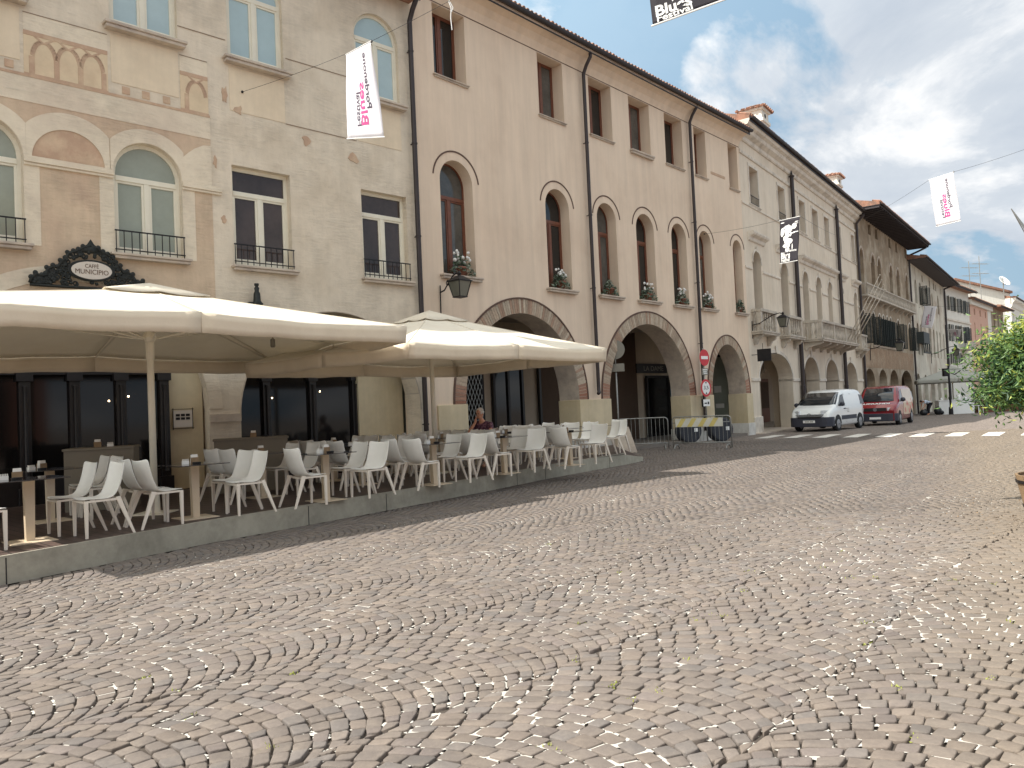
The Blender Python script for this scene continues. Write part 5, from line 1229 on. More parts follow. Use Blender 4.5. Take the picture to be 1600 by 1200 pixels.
# ------------------------------------------------------------------ parasols
def parasol(base, apex, FL, FR, BR, BL, label, canvas='canvas', rpole=.05, val=.28, pole=True, vent=.22):
    """corners are world points at the top of the valance"""
    e = empty('parasol', base, 0, label, 'parasol'); b = Vector(base)
    A = Vector(apex)-b; C4 = [Vector(p)-b for p in (FL, FR, BR, BL)]
    ring = []
    for i in range(4):
        ring += [C4[i], (C4[i]+C4[(i+1) % 4])/2+Vector((0, 0, .02))]
    vs = []; fs = []; nt_ = 16; nsx = 12
    def pt(i, s, t):
        P, Q = ring[i], ring[(i+1) % 8]; w = (P*(1-t)+Q*t)-A; sg_ = 4*t*(1-t)
        p = A+w*s; p.z -= .045*sg_*s+.05*s*(1-s); 
        p += Vector((w.x, w.y, 0)).normalized()*(-.03*sg_*s); q_ = noise.noise(Vector((p.x*1.6+i*3, p.y*1.6, 1.)))+.5*noise.noise(Vector((p.x*4, p.y*4, i))); p.z += .022*q_*s*sg_; return p
    for i in range(8):
        o = len(vs)
        for a in range(nsx+1):
            s = .04+.96*a/nsx
            for c_ in range(nt_+1): vs.append(pt(i, s, c_/nt_))
        for a in range(nsx):
            for c_ in range(nt_): fs.append((o+a*(nt_+1)+c_, o+(a+1)*(nt_+1)+c_, o+(a+1)*(nt_+1)+c_+1, o+a*(nt_+1)+c_+1))
    mb = MB(); mb.add(vs, fs); cn = mb.build('canopy', canvas, e, smooth=False, solid=.004)
    cn.data.polygons.foreach_set('use_smooth', [True]*len(cn.data.polygons))
    for i in range(8):
        q = MB(); q.tube([pt(i, .05+.94*k/10, 0)+Vector((0, 0, .003)) for k in range(11)], .009, 5); q.build('seam', canvas if canvas != 'canvas' else 'canvasgrey2', cn)
    vs = []; fs = []
    for i in range(8):
        o = len(vs)
        for c_ in range(nt_+1):
            p = pt(i, 1, c_/nt_); t = c_/nt_; o3 = Vector((p.x, p.y, 0)).normalized()
            for k in range(4):
                f = k/3; vs.append(p+Vector((0, 0, -val*f+.03*4*t*(1-t)*f))+o3*(.015*sin(t*9+i*2)*f-.02*f+.006))
        for c_ in range(nt_):
            for k in range(3): fs.append((o+c_*4+k, o+c_*4+k+1, o+(c_+1)*4+k+1, o+(c_+1)*4+k))
    mb = MB(); mb.add(vs, fs); mb.build('valance', 'valance' if canvas == 'canvas' else canvas, e, smooth=True, solid=.004)
    # vent cap
    vs = [A+Vector((0, 0, .09))]; fs = []; nn = 6
    for i in range(8):
        for c_ in range(nn):
            t = c_/nn; P, Q = ring[i], ring[(i+1) % 8]; w = (P*(1-t)+Q*t)-A; p = A+w*vent; p.z += .035-.03*sin(pi*t); vs.append(p)
    m_ = 8*nn; fs = [(0, 1+i, 1+(i+1) % m_) for i in range(m_)]
    mb = MB(); mb.add(vs, fs); mb.build('vent_cap', canvas if canvas != 'canvas' else 'canvasgrey2', e, smooth=True, solid=.004)
    hub = Vector((0, 0, A.z-.80))
    for i in range(8):
        q = MB(); end = A+(ring[i]-A)*.97; end.z -= .05; q.tube([A+Vector((0, 0, -.08)), A*.5+end*.5+Vector((0, 0, -.085)), end], .016, 6); q.build('rib', 'pole', e)
        q = MB(); mid = A+(ring[i]-A)*.45; mid.z -= .10; q.tube([hub+(Vector((mid.x, mid.y, 0))).normalized()*.09, mid], .013, 6); q.build('strut', 'pole', e)
    if pole:
        q = MB(); q.tube([(0, 0, 0), (0, 0, A.z)], rpole, 14); q.build('pole', 'pole', e, smooth=True)
        q = MB(); q.lathe([(rpole+.012, 0), (rpole+.012, .25), (rpole+.03, .27), (rpole+.05, .33), (rpole+.02, .4)], 12, c=(0, 0, hub.z-.3)); q.build('hub', 'pole', e)
        q = MB(); q.box(-.25, .25, -.25, .25, 0, .015); q.lathe([(rpole+.03, .0151), (rpole+.02, .35)], 12); q.build('foot', 'pole', e)
        k = 0
        for i in (1, 3):   # small heater lamps hanging from two ribs
            m_ = A+(ring[i]-A)*.62; m_.z -= .12
            q = MB(); q.tube([m_, m_+Vector((0, 0, -.10))], .012, 5); q.lathe([(.03, -.26), (.045, -.24), (.045, -.12), (.02, -.10)], 8, c=tuple(m_)); q.build('spotlight', 'signgrey', e)
    return e
M['canvasgrey2'] = mat('cream vent canvas', srgb(218, 208, 190), .85, var=.04)
parasol((-5.43, 11.55, ZP), (-5.5, 11.75, 3.72), (-6.54, 7.67, 3.1), (-1.74, 12.97, 3.1), (-5.05, 16.35, 2.88), (-9.85, 11.1, 2.88), 'large cream parasol on the left, hiding the cafe shop front')
parasol((-1.72, 16.6, ZP), (-1.72, 16.6, 3.74), (-1.78, 13.35, 2.86), (2.10, 16.75, 2.84), (-1.36, 19.0, 2.74), (-5.2, 15.0, 2.74), 'cream parasol on the right, half shaded top, beside the brick arch')
parasol((35.4, 61.8, -.43), (35.4, 61.8, 3.3), (31.9, 60.6, 2.35), (37.0, 58.2, 2.35), (39.1, 62.6, 2.3), (34.0, 65.0, 2.3), 'distant grey parasol over the white bar counter', canvas='canvasgrey')

# ------------------------------------------------------------------ vans
def van(name, loc, rz, Ln, Wd, prof, belt, roofk, paint, label, red=False):
    e = empty(name, loc, rz, label, 'van'); hw = Wd/2
    def yw(z): return hw*(1 if z < belt else 1-(1-roofk)*((z-belt)/(prof_top-belt))**1.25)
    prof_top = max(p[1] for p in prof)
    # body lofted along its length
    xmax = max(p[0] for p in prof); zlo = min(p[1] for p in prof); up_ = sorted([p for p in prof if p[1] > .42], key=lambda p: p[0])
    def ztop(x):
        for (x0, z0), (x1, z1) in zip(up_, up_[1:]):
            if x0 <= x <= x1 and x1 > x0: return z0+(z1-z0)*(x-x0)/(x1-x0)
        return up_[0][1] if x < up_[0][0] else up_[-1][1]
    xs = sorted(set([p[0] for p in up_]+[-Ln/2+.15, -Ln/2+.4, -1, -.3, Ln/2-.5, Ln/2-.25, Ln/2-.1, Ln/2-.03]))
    F_ = [0, .05, .2, .38, .52, .66, .80, .90, .965, 1]; rows_ = []
    for x in xs:
        zt = ztop(x); d = max(0, abs(x)-(Ln/2-.55))/.55; wf = 1-.16*d**2.6
        half = []
        for f in F_:
            z = zlo+(zt-zlo)*f; y = yw(z)*wf
            if f < .04: y *= .93
            if f == .90: y -= .012
            if f == .965: y -= .045
            if f == 1: y -= .12
            half.append((x, y, z))
        rows_.append(half+[(x, 0, zt+.012)]+[(a_, -b_, c_) for a_, b_, c_ in half[::-1]])
    n = len(rows_[0]); vs = [p for r_ in rows_ for p in r_]
    fs = [(i*n+j, i*n+(j+1) % n, (i+1)*n+(j+1) % n, (i+1)*n+j) for i in range(len(rows_)-1) for j in range(n)]
    fs += [tuple(range(n-1, -1, -1)), tuple((len(rows_)-1)*n+j for j in range(n))]
    mb = MB(); mb.add(vs, [f[::-1] for f in fs]); bd = mb.build('body', paint, e)
    for p in bd.data.polygons: p.use_smooth = len(p.vertices) == 4
    return e, yw, bd
def wheel(e, x, y, r, s, nm='wheel', arch_m='rubber'):
    a = MB(); Mx = T(x, y, r) @ Matrix.Rotation(pi/2, 4, 'X')
    w = MB(); w.lathe([(r*.72, -.095), (r*.95, -.10), (r, -.07), (r, .07), (r*.95, .10), (r*.72, .095)], 26, M4=Mx); o = w.build(nm, 'rubber', e, smooth=True)
    w = MB(); w.lathe([(r*.66, -.085), (r*.62, -.105), (r*.15, -.085 if False else -.11), (r*.12, -.12), (r*.12, .12), (r*.15, .11), (r*.62, .105), (r*.66, .085)], 20, M4=Mx); w.build('rim', 'rim', o)
def sidepanel(e, name, pts, yw, m, off=.010, parent=None, both=True, th=.012):
    obs = []
    for s in ((1, -1) if both else (1,)):
        mb = MB(); n = len(pts); vs = [(x, s*(yw(z)+off), z) for x, z in pts]+[(x, s*(yw(z)+off-th), z) for x, z in pts]
        fs = [tuple(range(n)), tuple(range(2*n-1, n-1, -1))]+[((i+1) % n, i, n+i, n+(i+1) % n) for i in range(n)]
        mb.add(vs, fs if s > 0 else [f[::-1] for f in fs]); obs.append(mb.build(name, m, parent or e))
    return obs
def arc(cx, cz, r, a0, a1, n=12): return [(cx+r*cos(a0+(a1-a0)*i/n), cz+r*sin(a0+(a1-a0)*i/n)) for i in range(n+1)]
# white van
wp = [(-2.16, .30), (-2.19, .95), (-2.12, 1.45), (-1.98, 1.74), (-1.5, 1.80), (-.6, 1.82), (.3, 1.79), (.70, 1.68), (1.08, 1.40), (1.46, 1.12), (1.80, 1.02), (2.02, .88), (2.14, .70), (2.19, .50), (2.15, .30), (1.9, .22), (-1.9, .22)]
VW, yw, bd = van('white_van', (14.39, 35.15, gz(35.)), 0, 4.38, 1.81, wp, 1.05, .84, 'vanwhite', 'small white delivery van with dark bumper, parked facing the camera, nearest of the two vans')
VW.rotation_euler = (0, 0, atan2(-.731, -.682))
def van_front(e, bd, yw, zb0, zb1, xf, hw, bump='bumper'):
    mb = MB(); n = 10
    pts = []
    for k in range(n+1):
        t = -1+2*k/n; pts.append((xf-.26*abs(t)**8, t*hw))
    pts = [(pts[0][0]-.22, -hw)]+pts+[(pts[-1][0]-.22, hw)]
    outer = pts; inner = [(x-.2, y*.9) for x, y in pts][::-1]
    mb.prism(outer+inner, zb0, zb1, 'z'); mb.build('bumper', bump, e, bevel=.03)
van_front(VW, bd, yw, .22, .64, 2.26, .93)
sidepanel(VW, 'wheel_arch', arc(1.33, .32, .40, 0, pi, 12), yw, 'rubber', .006); sidepanel(VW, 'wheel_arch', arc(-1.38, .32, .40, 0, pi, 12), yw, 'rubber', .006)
for x in (1.33, -1.38):
    for s in (1, -1): wheel(VW, x, s*.83, .315, s)
# windscreen and side glass
def screen(e, p0, p1, yw, in0, in1, m='carglass', name='windscreen', lift=.012):
    (x0, z0), (x1, z1) = p0, p1; dx, dz = x1-x0, z1-z0; L_ = hypot(dx, dz); nx, nz = dz/L_, -dx/L_
    if nx < 0: nx, nz = -nx, -nz
    w0 = yw(z0)-in0; w1 = yw(z1)-in1; vs = []; n = 8
    for k in range(n+1):
        t = -1+2*k/n
        for (x, z, w) in ((x0, z0, w0), (x1, z1, w1)):
            vs.append((x+nx*lift-.09*abs(t)**3, t*w, z+nz*lift))
    mb = MB(); mb.add(vs, [(2*k, 2*k+2, 2*k+3, 2*k+1) for k in range(n)]); return mb.build(name, m, e, smooth=True, solid=.012)
screen(VW, (1.44, 1.14), (.73, 1.665), yw, .04, .05, lift=.03)
sidepanel(VW, 'side_window', [(.42, 1.08), (1.22, 1.10), (.98, 1.34), (.72, 1.56), (.42, 1.60)], yw, 'carglass')
sidepanel(VW, 'rear_side_window', [(-2.02, 1.12), (-1.55, 1.12), (-1.55, 1.55), (-1.9, 1.52)], yw, 'carglass')
sidepanel(VW, 'side_strip', [(-.95, .48), (.88, .48), (.88, .66), (-.95, .66)], yw, 'bumper', .018, th=.03)
sidepanel(VW, 'door_gap', [(-.45, .35), (-.435, .35), (-.435, 1.62), (-.45, 1.62)], yw, 'black', .004); sidepanel(VW, 'door_gap', [(.30, .35), (.315, .35), (.315, 1.62), (.30, 1.62)], yw, 'black', .004)
sidepanel(VW, 'door_handle', [(.38, .94), (.58, .94), (.58, .98), (.38, .98)], yw, 'bumper', .03, th=.03)
for s in (1, -1):
    mb = MB(); mb.prism([(1.72, s*.80), (2.02, s*.72), (2.16, s*.48), (2.06, s*.46), (1.9, s*.5)][::s], .72, .93, 'z'); mb.build('headlight', 'lamp', VW, bevel=.02)
    mb = MB(); mb.ball((1.05, s*1.02, 1.17), (.09, .11, .10), 10); mb.box(1.0, 1.1, s*.86, s*.96, 1.08, 1.13); mb.build('mirror', 'bumper', VW, smooth=True)
mb = MB(); mb.box(2.10, 2.225, -.55, .55, .665, .70); mb.box(2.09, 2.215, -.6, .6, .735, .765)
for s in (1, -1):
    for z in (.75, .79): mb.add([(2.22, s*.10, z-.02), (2.22, 0, z+.03), (2.22, 0, z+.005), (2.22, s*.10, z-.045)], [(0, 1, 2, 3)[::s]])
mb.build('chrome_grille', 'rim', VW)
mb = MB(); mb.box(2.14, 2.266, -.5, .5, .60, .655); mb.build('air_intake', 'black', VW)
mb = MB(); mb.box(2.262, 2.275, -.26, .26, .40, .51); pl = mb.build('number_plate', 'whitepaint', VW); 
mb = MB(); [mb.box(2.2755, 2.277, -.17+k*.05+(.02 if k > 3 else 0), -.14+k*.05+(.02 if k > 3 else 0), .425, .485) for k in range(7)]; mb.build('plate_characters', 'signgrey', pl)
for s in (1, -1):    # small unreadable lines of print on the doors
    for zz, w in ((.94, .36), (.86, .30), (.79, .24)):
        mb = MB(); mb.box(-.05, -.05+w, s*(yw(zz)+.007), s*(yw(zz)+.0085), zz, zz+.022); mb.build('door_print', 'signgrey', VW)
# red van
rp = [(-2.42, .32), (-2.46, .95), (-2.42, 1.5), (-2.34, 1.88), (-2.0, 1.95), (-.6, 1.97), (.6, 1.95), (1.02, 1.86), (1.42, 1.50), (1.78, 1.17), (2.18, 1.02), (2.36, .88), (2.42, .66), (2.42, .34), (2.2, .24), (-2.2, .24)]
VR, yw2, bd = van('red_van', (19.3, 39.9, gz(39.9)), 0, 4.9, 1.9, rp, 1.1, .85, 'vanred', 'red and beige van with white lettering on the bonnet, parked behind the white van')
VR.rotation_euler = (0, 0, atan2(-.80, -.60))
van_front(VR, bd, yw2, .24, .62, 2.49, .975)
for x in (1.55, -1.50):
    sidepanel(VR, 'wheel_arch', arc(x, .34, .41, 0, pi, 12), yw2, 'rubber', .006)
    for s in (1, -1): wheel(VR, x, s*.87, .335, s)
screen(VR, (1.76, 1.19), (1.05, 1.835), yw2, .05, .05, lift=.03)
sidepanel(VR, 'side_window', [(.62, 1.16), (1.48, 1.18), (1.22, 1.45), (.98, 1.70), (.62, 1.74)], yw2, 'carglass')
for s in (1, -1):
    mb = MB(); zz = [.5, .8, 1.1, 1.2, 1.3, 1.4, 1.5, 1.6, 1.7, 1.78]; xx = [-2.0, -1.2, -.4, .52]
    mb.add([(x, s*(yw2(z)+.006), z) for z in zz for x in xx], [(j*4+i, j*4+i+1, j*4+i+5, j*4+i+4)[::-s] for j in range(len(zz)-1) for i in range(3)]); mb.build('beige_wrap', 'vanbeige', VR)
sidepanel(VR, 'rear_side_window', [(-2.25, 1.2), (-1.45, 1.2), (-1.45, 1.66), (-2.2, 1.66)], yw2, 'carglass', .006)
rnd2 = random.Random(4)
for s in (1, -1):
    mb = MB()
    for k in range(7):
        x = -1.9+k*.33; z = .85+.25*sin(k*1.7); 
        mb.add([(x+dx, s*(yw2(z+dz)+.009), z+dz) for dx, dz in ((-.16, -.04), (-.02, -.1), (.16, .12), (.05, .2), (-.08, .1))], [(0, 1, 2, 3, 4)[::s]])
    mb.build('red_flower_print', 'red', VR)
sidepanel(VR, 'door_gap', [(.50, .4), (.515, .4), (.515, 1.78), (.50, 1.78)], yw2, 'black', .004); sidepanel(VR, 'door_gap', [(-.75, .4), (-.735, .4), (-.735, 1.78), (-.75, 1.78)], yw2, 'black', .008)
for s in (1, -1):
    mb = MB(); mb.prism([(2.08, s*.86), (2.28, s*.82), (2.42, s*.55), (2.3, s*.5), (2.1, s*.6)][::s], .74, .90, 'z'); mb.build('headlight', 'lamp', VR, bevel=.02)
    mb = MB(); mb.ball((1.32, s*1.08, 1.27), (.09, .12, .11), 10); mb.box(1.27, 1.37, s*.9, s*1.0, 1.17, 1.22); mb.build('mirror', 'bumper', VR, smooth=True)
mb = MB(); mb.box(2.28, 2.435, -.5, .5, .74, .90); mb.build('grille', 'black', VR)
mb = MB(); Mv = Matrix(((0, 0, 1, 2.45), (1, 0, 0, 0), (0, 1, 0, .82), (0, 0, 0, 1)))
mb.lathe([(.085, -.005), (.085, .005), (.072, .005), (.072, -.005)], 20, M4=Mv)
for a, b in (((-.055, .05), (-.02, -.05)), ((-.02, -.05), (0, .01)), ((0, .01), (.02, -.05)), ((.02, -.05), (.055, .05)), ((-.02, .06), (0, .02)), ((0, .02), (.02, .06))):
    mb.tube([(a[0], a[1], 0), (b[0], b[1], 0)], .007, 4, M4=Mv)
mb.build('badge', 'rim', VR)
mb = MB(); mb.box(2.492, 2.506, -.26, .26, .34, .45); mb.build('number_plate', 'whitepaint', VR)
# bonnet lettering, lying on the sloping bonnet
dx_, dz_ = 2.18-1.78, 1.02-1.17; L_ = hypot(dx_, dz_)
Mb = Matrix(((-dx_/L_*-0-.0, -dx_/L_, -dz_/L_, 2.10), (1, 0, 0, 0), (0, -dz_/L_, dx_/L_, 1.075), (0, 0, 0, 1)))
mb = MB(); text_on(mb, 'LIBRANDI', .2, Mb, width=1.2, offset=.008, extrude=.004); mb.build('bonnet_lettering', 'whitepaint', VR)

# ------------------------------------------------------------------ barriers, signs and street things
def barrier(p0, p1, label, board=False):
    a = Vector((p0[0], p0[1], 0)); b = Vector((p1[0], p1[1], 0)); d = b-a; w = d.length
    e = empty('crowd_barrier', (a.x, a.y, 0), atan2(d.y, d.x), label, 'barrier', 'steel crowd barriers by the arches')
    mb = MB(); r = .018; z0, z1 = .22, 1.08
    pts = [(0, 0, .05), (0, 0, z1-.12)]+[(.12-.12*cos(t*pi/8), 0, z1-.12+.12*sin(t*pi/8)) for t in range(1, 5)]+[(w-.12+.12*sin(t*pi/8), 0, z1-.12+.12*cos(t*pi/8)) for t in range(0, 4)]+[(w, 0, z1-.12), (w, 0, .05)]
    mb.tube(pts, r, 8); mb.tube([(0, 0, z0), (w, 0, z0)], r, 8); mb.tube([(0, 0, .88), (w, 0, .88)], .012, 6) if board else None
    mb.build('frame', 'galv', e, smooth=True)
    n = int(w/.13)
    for k in range(1, n):
        q = MB(); q.tube([(w*k/n, 0, z0), (w*k/n, 0, z1)], .007, 6, cap=False); q.build('bar', 'galv', e)
    for x in (.12, w-.12):
        q = MB(); q.tube([(x, -.28, .015), (x, -.22, .09), (x, -.1, .15), (x, .1, .15), (x, .22, .09), (x, .28, .015)], .018, 8); q.build('foot', 'galv', e, smooth=True)
    if board:
        q = MB(); q.box(.12, w-.25, -.035, -.025, .74, 1.02); bo = q.build('striped_board', 'boardwhite', e); q = MB(); x = .15
        while x < w-.55:
            q.add([(x, -.037, .745), (x+.16, -.037, .745), (x+.34, -.037, 1.015), (x+.18, -.037, 1.015)], [(0, 1, 2, 3)]); x += .36
        q.build('stripes', 'yellow', bo)
    return e
barrier((3.45, 26.25), (5.2, 26.0), 'plain steel crowd barrier left of the striped one')
barrier((5.3, 25.75), (6.98, 24.75), 'steel crowd barrier carrying a white and yellow striped board', True)
def sign_face(mb, r, y, n=28, z=0): mb.prism([(r*cos(2*pi*i/n), z+r*sin(2*pi*i/n)) for i in range(n)][::-1], y, y+.01, 'y')
ns = empty('no_entry_sign', (7.42, 29.6, 0), R(42), 'pole with red no entry disc above a round height limit sign', 'road sign')
mb = MB(); mb.tube([(0, 0, 0), (0, 0, 3.6)], .03, 8); mb.build('pole', 'galv', ns, smooth=True)
mb = MB(); sign_face(mb, .32, -.05, z=3.23); d_ = mb.build('no_entry_disc', 'red', ns); mb = MB(); mb.box(-.22, .22, -.056, -.0501, 3.17, 3.29); mb.build('white_bar', 'whitepaint', d_)
mb = MB(); mb.box(-.2, .2, -.05, -.04, 2.56, 2.82); p_ = mb.build('small_panel', 'signgrey', ns)
mb = MB(); mb.box(-.15, .15, -.054, -.0501, 2.74, 2.78); mb.box(-.13, .1, -.054, -.0501, 2.66, 2.70); mb.box(-.1, .13, -.054, -.0501, 2.60, 2.63); mb.build('panel_lines', 'whitepaint', p_)
mb = MB(); sign_face(mb, .34, -.052, z=2.06); d_ = mb.build('height_limit_rim', 'red', ns); mb = MB(); sign_face(mb, .25, -.058, z=2.06); w_ = mb.build('height_limit_face', 'whitepaint', d_)
mb = MB()
for s in (-1, 1):
    mb.add([(0, -.06, 2.06+s*.15), (.06, -.06, 2.06+s*.23), (-.06, -.06, 2.06+s*.23)], [(0, 1, 2)[::s]])
text_on(mb, '3,5', .19, T(0, -.06, 2.01) @ TXZ, width=.30); mb.build('digits', 'black', w_)
mb = MB(); mb.box(-.22, .22, -.05, -.04, 1.36, 1.62); p_ = mb.build('lower_panel', 'whitepaint', ns)
mb = MB(); mb.box(-.24, -.21, -.045, .02, 1.34, 1.64); mb.box(-.15, .02, -.053, -.0501, 1.45, 1.5); mb.box(.06, .16, -.053, -.0501, 1.43, 1.53); mb.build('panel_print', 'black', p_)
bs = empty('road_sign_back', (3.55, 26.1, 0), R(-6), 'round road sign and small plate seen from behind at the corner of the right parasol', 'road sign')
mb = MB(); mb.tube([(0, 0, 0), (0, 0, 2.66)], .03, 8); mb.tube([(0, 0, 2.66), (0, 0, 3.75)], .022, 8); mb.build('pole', 'galv', bs, smooth=True)
mb = MB(); sign_face(mb, .33, -.05, z=3.45); mb.build('disc', 'signgrey', bs, bevel=.006)
mb = MB(); mb.box(-.29, .29, -.05, -.04, 2.70, 2.97); mb.build('plate', 'signgrey', bs, bevel=.02)
# big dark round boards leaning on the pier
for x, y, lab in ((6.6, 29.2, 'dark round drum with a small white tag, left one behind the striped barrier'), (7.85, 29.4, 'dark round drum with a small white tag, right one behind the striped barrier')):
    e = empty('round_drum', (x, y, 0), R(15), lab, 'drum', 'dark round drums behind the barrier')
    mb = MB(); Mx = T(0, 0, .46) @ Matrix.Rotation(pi/2, 4, 'X'); mb.lathe([(.40, -.22), (.46, -.2), (.46, -.15), (.3, -.14), (.3, .14), (.46, .15), (.46, .2), (.40, .22)], 30, M4=Mx); o = mb.build('drum', 'drum', e, smooth=False, bevel=.01)
    mb = MB(); mb.box(.14, .28, -.232, -.222, .42, .56); mb.build('tag', 'whitepaint', o)
e = empty('white_utility_box', (7.25, 30.4, 0), R(48), 'low white stone block between the two dark drums', 'block'); mb = MB(); mb.box(-.35, .35, -.2, .2, 0, .55); mb.box(-.38, .38, -.23, .23, .551, .6); mb.build('block', 'marble', e, bevel=.02)
e = empty('tapered_block', (3.55, 25.2, 0), R(10), 'tapered beige stone planter block at the right end of the terrace', 'block')
mb = MB(); mb.hexa([(-.32, -.3, 0), (.38, -.3, 0), (.38, .3, 0), (-.32, .3, 0)], [(-.2, -.18, .85), (.16, -.18, .85), (.16, .18, .85), (-.2, .18, .85)]); mb.build('block', 'dadograin', e, bevel=.02) if False else mb.build('block', 'sill', e, bevel=.02)
e = empty('projecting_sign', FW(C0, 36, .25, 0, 3.45), pi/2-R(36), 'small dark square sign projecting from the corner of the ivory palazzo', 'sign')
mb = MB(); mb.box(-.02, .02, -.85, -.25, -.28, .25); mb.build('panel', 'iron', e); mb = MB(); mb.tube([(0, 0, .02), (0, -1.1, .02)], .015, 5); mb.tube([(0, -.5, -.8), (0, -.5, .5)], .012, 5); mb.build('bracket', 'iron', e)
# lamp post far right
e = empty('street_lamp', (33.1, 58.2, gz(58.2)), 0, 'dark lamp post with short arms in front of the distant white parasol bar', 'street lamp')
mb = MB(); mb.lathe([(.16, 0), (.14, .5), (.08, .6), (.07, 3.0), (.06, 6.8)], 10); mb.build('post', 'iron', e)
mb = MB(); mb.tube([(0, 0, 3.2), (.4, -.1, 3.0), (.8, -.2, 3.3)], .04, 6); mb.tube([(0, 0, 3.2), (-.35, 0, 3.1)], .04, 6); mb.build('arm', 'iron', e)
mb = MB(); mb.box(-.42, -.02, -.15, .15, 2.9, 3.5); mb.build('lantern_box', 'iron', e)
# white bar counter with things
e = empty('white_bar', (34.0, 59.3, gz(59.3)), R(-8), 'long white bar counter under the distant grey parasol', 'counter')
mb = MB(); mb.box(-1.25, 1.25, -.4, .4, 0, 1.05); mb.build('body', 'whitepaint', e, bevel=.01); mb = MB(); mb.box(-1.3, 1.3, -.45, .45, 1.051, 1.1); mb.build('top', 'whitepaint', e)
for k, (x, h, r) in enumerate(((-.9, .18, .08), (-.3, .22, .09), (.35, .38, .14), (.85, .16, .09))):
    c = empty('bar_container', e.location+Vector((x*cos(R(-8)), x*sin(R(-8)), 1.1)), 0, ['small white bowl at the left end', 'dark flower vase left of centre', 'tall white urn right of centre', 'white cup at the right end'][k]+' of the distant white bar', 'container', 'containers on the white bar')
    mb = MB(); mb.lathe([(r*.7, 0), (r, h*.4), (r*.9, h), (r*.6, h)], 10); mb.build('vessel', ['whitepaint', 'leafdark', 'whitepaint', 'whitepaint'][k], c, smooth=True)
e = empty('stool', (35.75, 59.1, gz(59)), .3, 'small white stool right of the distant white bar', 'stool'); mb = MB(); mb.box(-.25, .25, -.22, .22, .55, .6); mb.build('seat', 'whitepaint', e)
for sx in (-.22, .22):
    for sy in (-.18, .18): mb = MB(); mb.box(sx-.02, sx+.02, sy-.02, sy+.02, 0, .549); mb.build('leg', 'whitepaint', e)
e = empty('rubbish_bag', (32.55, 59.0, gz(59)), 0, 'black rubbish bag beside the bending person', 'bag', 'black bags by the bending person'); mb = MB(); mb.ball((0, 0, .3), (.28, .25, .32), 10); mb.ball((.28, .05, .17), (.2, .2, .17), 8); mb.build('sack', 'bag', e, smooth=True)
e = empty('rubbish_bag', (31.35, 58.8, gz(59)), 0, 'low dark bag on the ground left of the bending person', 'bag', 'black bags by the bending person'); mb = MB(); mb.ball((0, 0, .22), (.3, .28, .24), 10); mb.ball((.1, -.1, .4), (.1, .1, .1), 8); mb.build('sack', 'bag', e, smooth=True)

# ------------------------------------------------------------------ plants
def leaf_cloud(mb, pts, size, rnd, mi=(0, 1), asp=.34, droop=.5, nsub=1):
    for (c, up_) in pts:
        d = Vector((rnd.gauss(0, 1), rnd.gauss(0, 1), rnd.gauss(-droop, .6))).normalized(); w = d.cross(Vector((rnd.gauss(0, .4), rnd.gauss(0, .4), 1))).normalized()
        L_ = size*rnd.uniform(.7, 1.3); c = Vector(c); n_ = d.cross(w)*L_*.12
        mb.add([c, c+d*L_*.45+w*L_*asp*.5+n_, c+d*L_, c+d*L_*.45-w*L_*asp*.5+n_], [(0, 1, 2, 3)], mi[0] if rnd.random() < up_ else mi[1])
M['leafyellow'] = mat('yellow green leaves', (.38, .42, .085), .5, var=.3, vscale=9, spec=.4)
M['leafgreen'] = mat('green leaves', (.12, .21, .06), .5, var=.35, vscale=7, spec=.4)
M['leafdeep'] = mat('deep green leaves', (.03, .075, .03), .5, var=.35, vscale=7, spec=.4)
for m_ in ('leafyellow', 'leafgreen', 'leafdeep'):
    t = M[m_].node_tree; b = t.nodes['Principled BSDF']; out = t.nodes['Material Output']
    tr = N(t, 'ShaderNodeBsdfTranslucent'); src = b.inputs['Base Color'].links[0].from_socket; t.links.new(src, tr.inputs[0])
    ms = N(t, 'ShaderNodeMixShader'); ms.inputs[0].default_value = .3; t.links.new(b.outputs[0], ms.inputs[1]); t.links.new(tr.outputs[0], ms.inputs[2]); t.links.new(ms.outputs[0], out.inputs[0])
def tree(loc, label):
    rnd = random.Random(21); e = empty('small_tree', loc, 0, label, 'tree')
    br = MB(); mb = MB(); br.tube([(0, 0, 0), (.03, 0, .5), (-.02, .02, 1.0), (0, 0, 1.35)], [.05, .04, .035, .03], 8)
    n = 100
    for k in range(n):
        a = 2*pi*k*.618; el = rnd.uniform(-.35, 1.35); r = rnd.uniform(.62, 1.0)
        R_ = Vector((1.28, 1.25, .86))
        tip = Vector((cos(a)*cos(el)*R_.x*r, sin(a)*cos(el)*R_.y*r, 1.35+sin(el)*R_.z*r*.82-.25*r*cos(el)))
        st = Vector((rnd.uniform(-.05, .05), rnd.uniform(-.05, .05), rnd.uniform(.7, 1.35)))
        mid = st*.45+tip*.55+Vector((0, 0, .18)); path = [st, (st+mid)/2+Vector((0, 0, .05)), mid, tip]
        br.tube(path, [.018, .014, .009, .003], 5, cap=False)
        for j in range(470):
            t = rnd.random()**.6; p = (mid.lerp(tip, (t-.45)/.55) if t > .45 else st.lerp(mid, t/.45)); s = .05+.15*t
            p = p+Vector((rnd.gauss(0, s), rnd.gauss(0, s), rnd.gauss(0, s*.7)))
            if p.z < .50: continue
            top = max(0, min(1, (p.z-1.45)/.7))
            y_ = .50*top+.07
            q = rnd.random(); mi = (2, 2) if q < y_ else ((1, 1) if q < y_+.50 else (0, 0)); leaf_cloud(mb, [(p, 1)], .082, rnd, mi)
    br.build('trunk', 'bark', e, smooth=True); mb.build('crown', ['leafdeep', 'leafgreen', 'leafyellow'], e)
    return e
tree((6.86, 9.35, .50), 'small drooping yellow green tree in a wooden planter at the right edge')
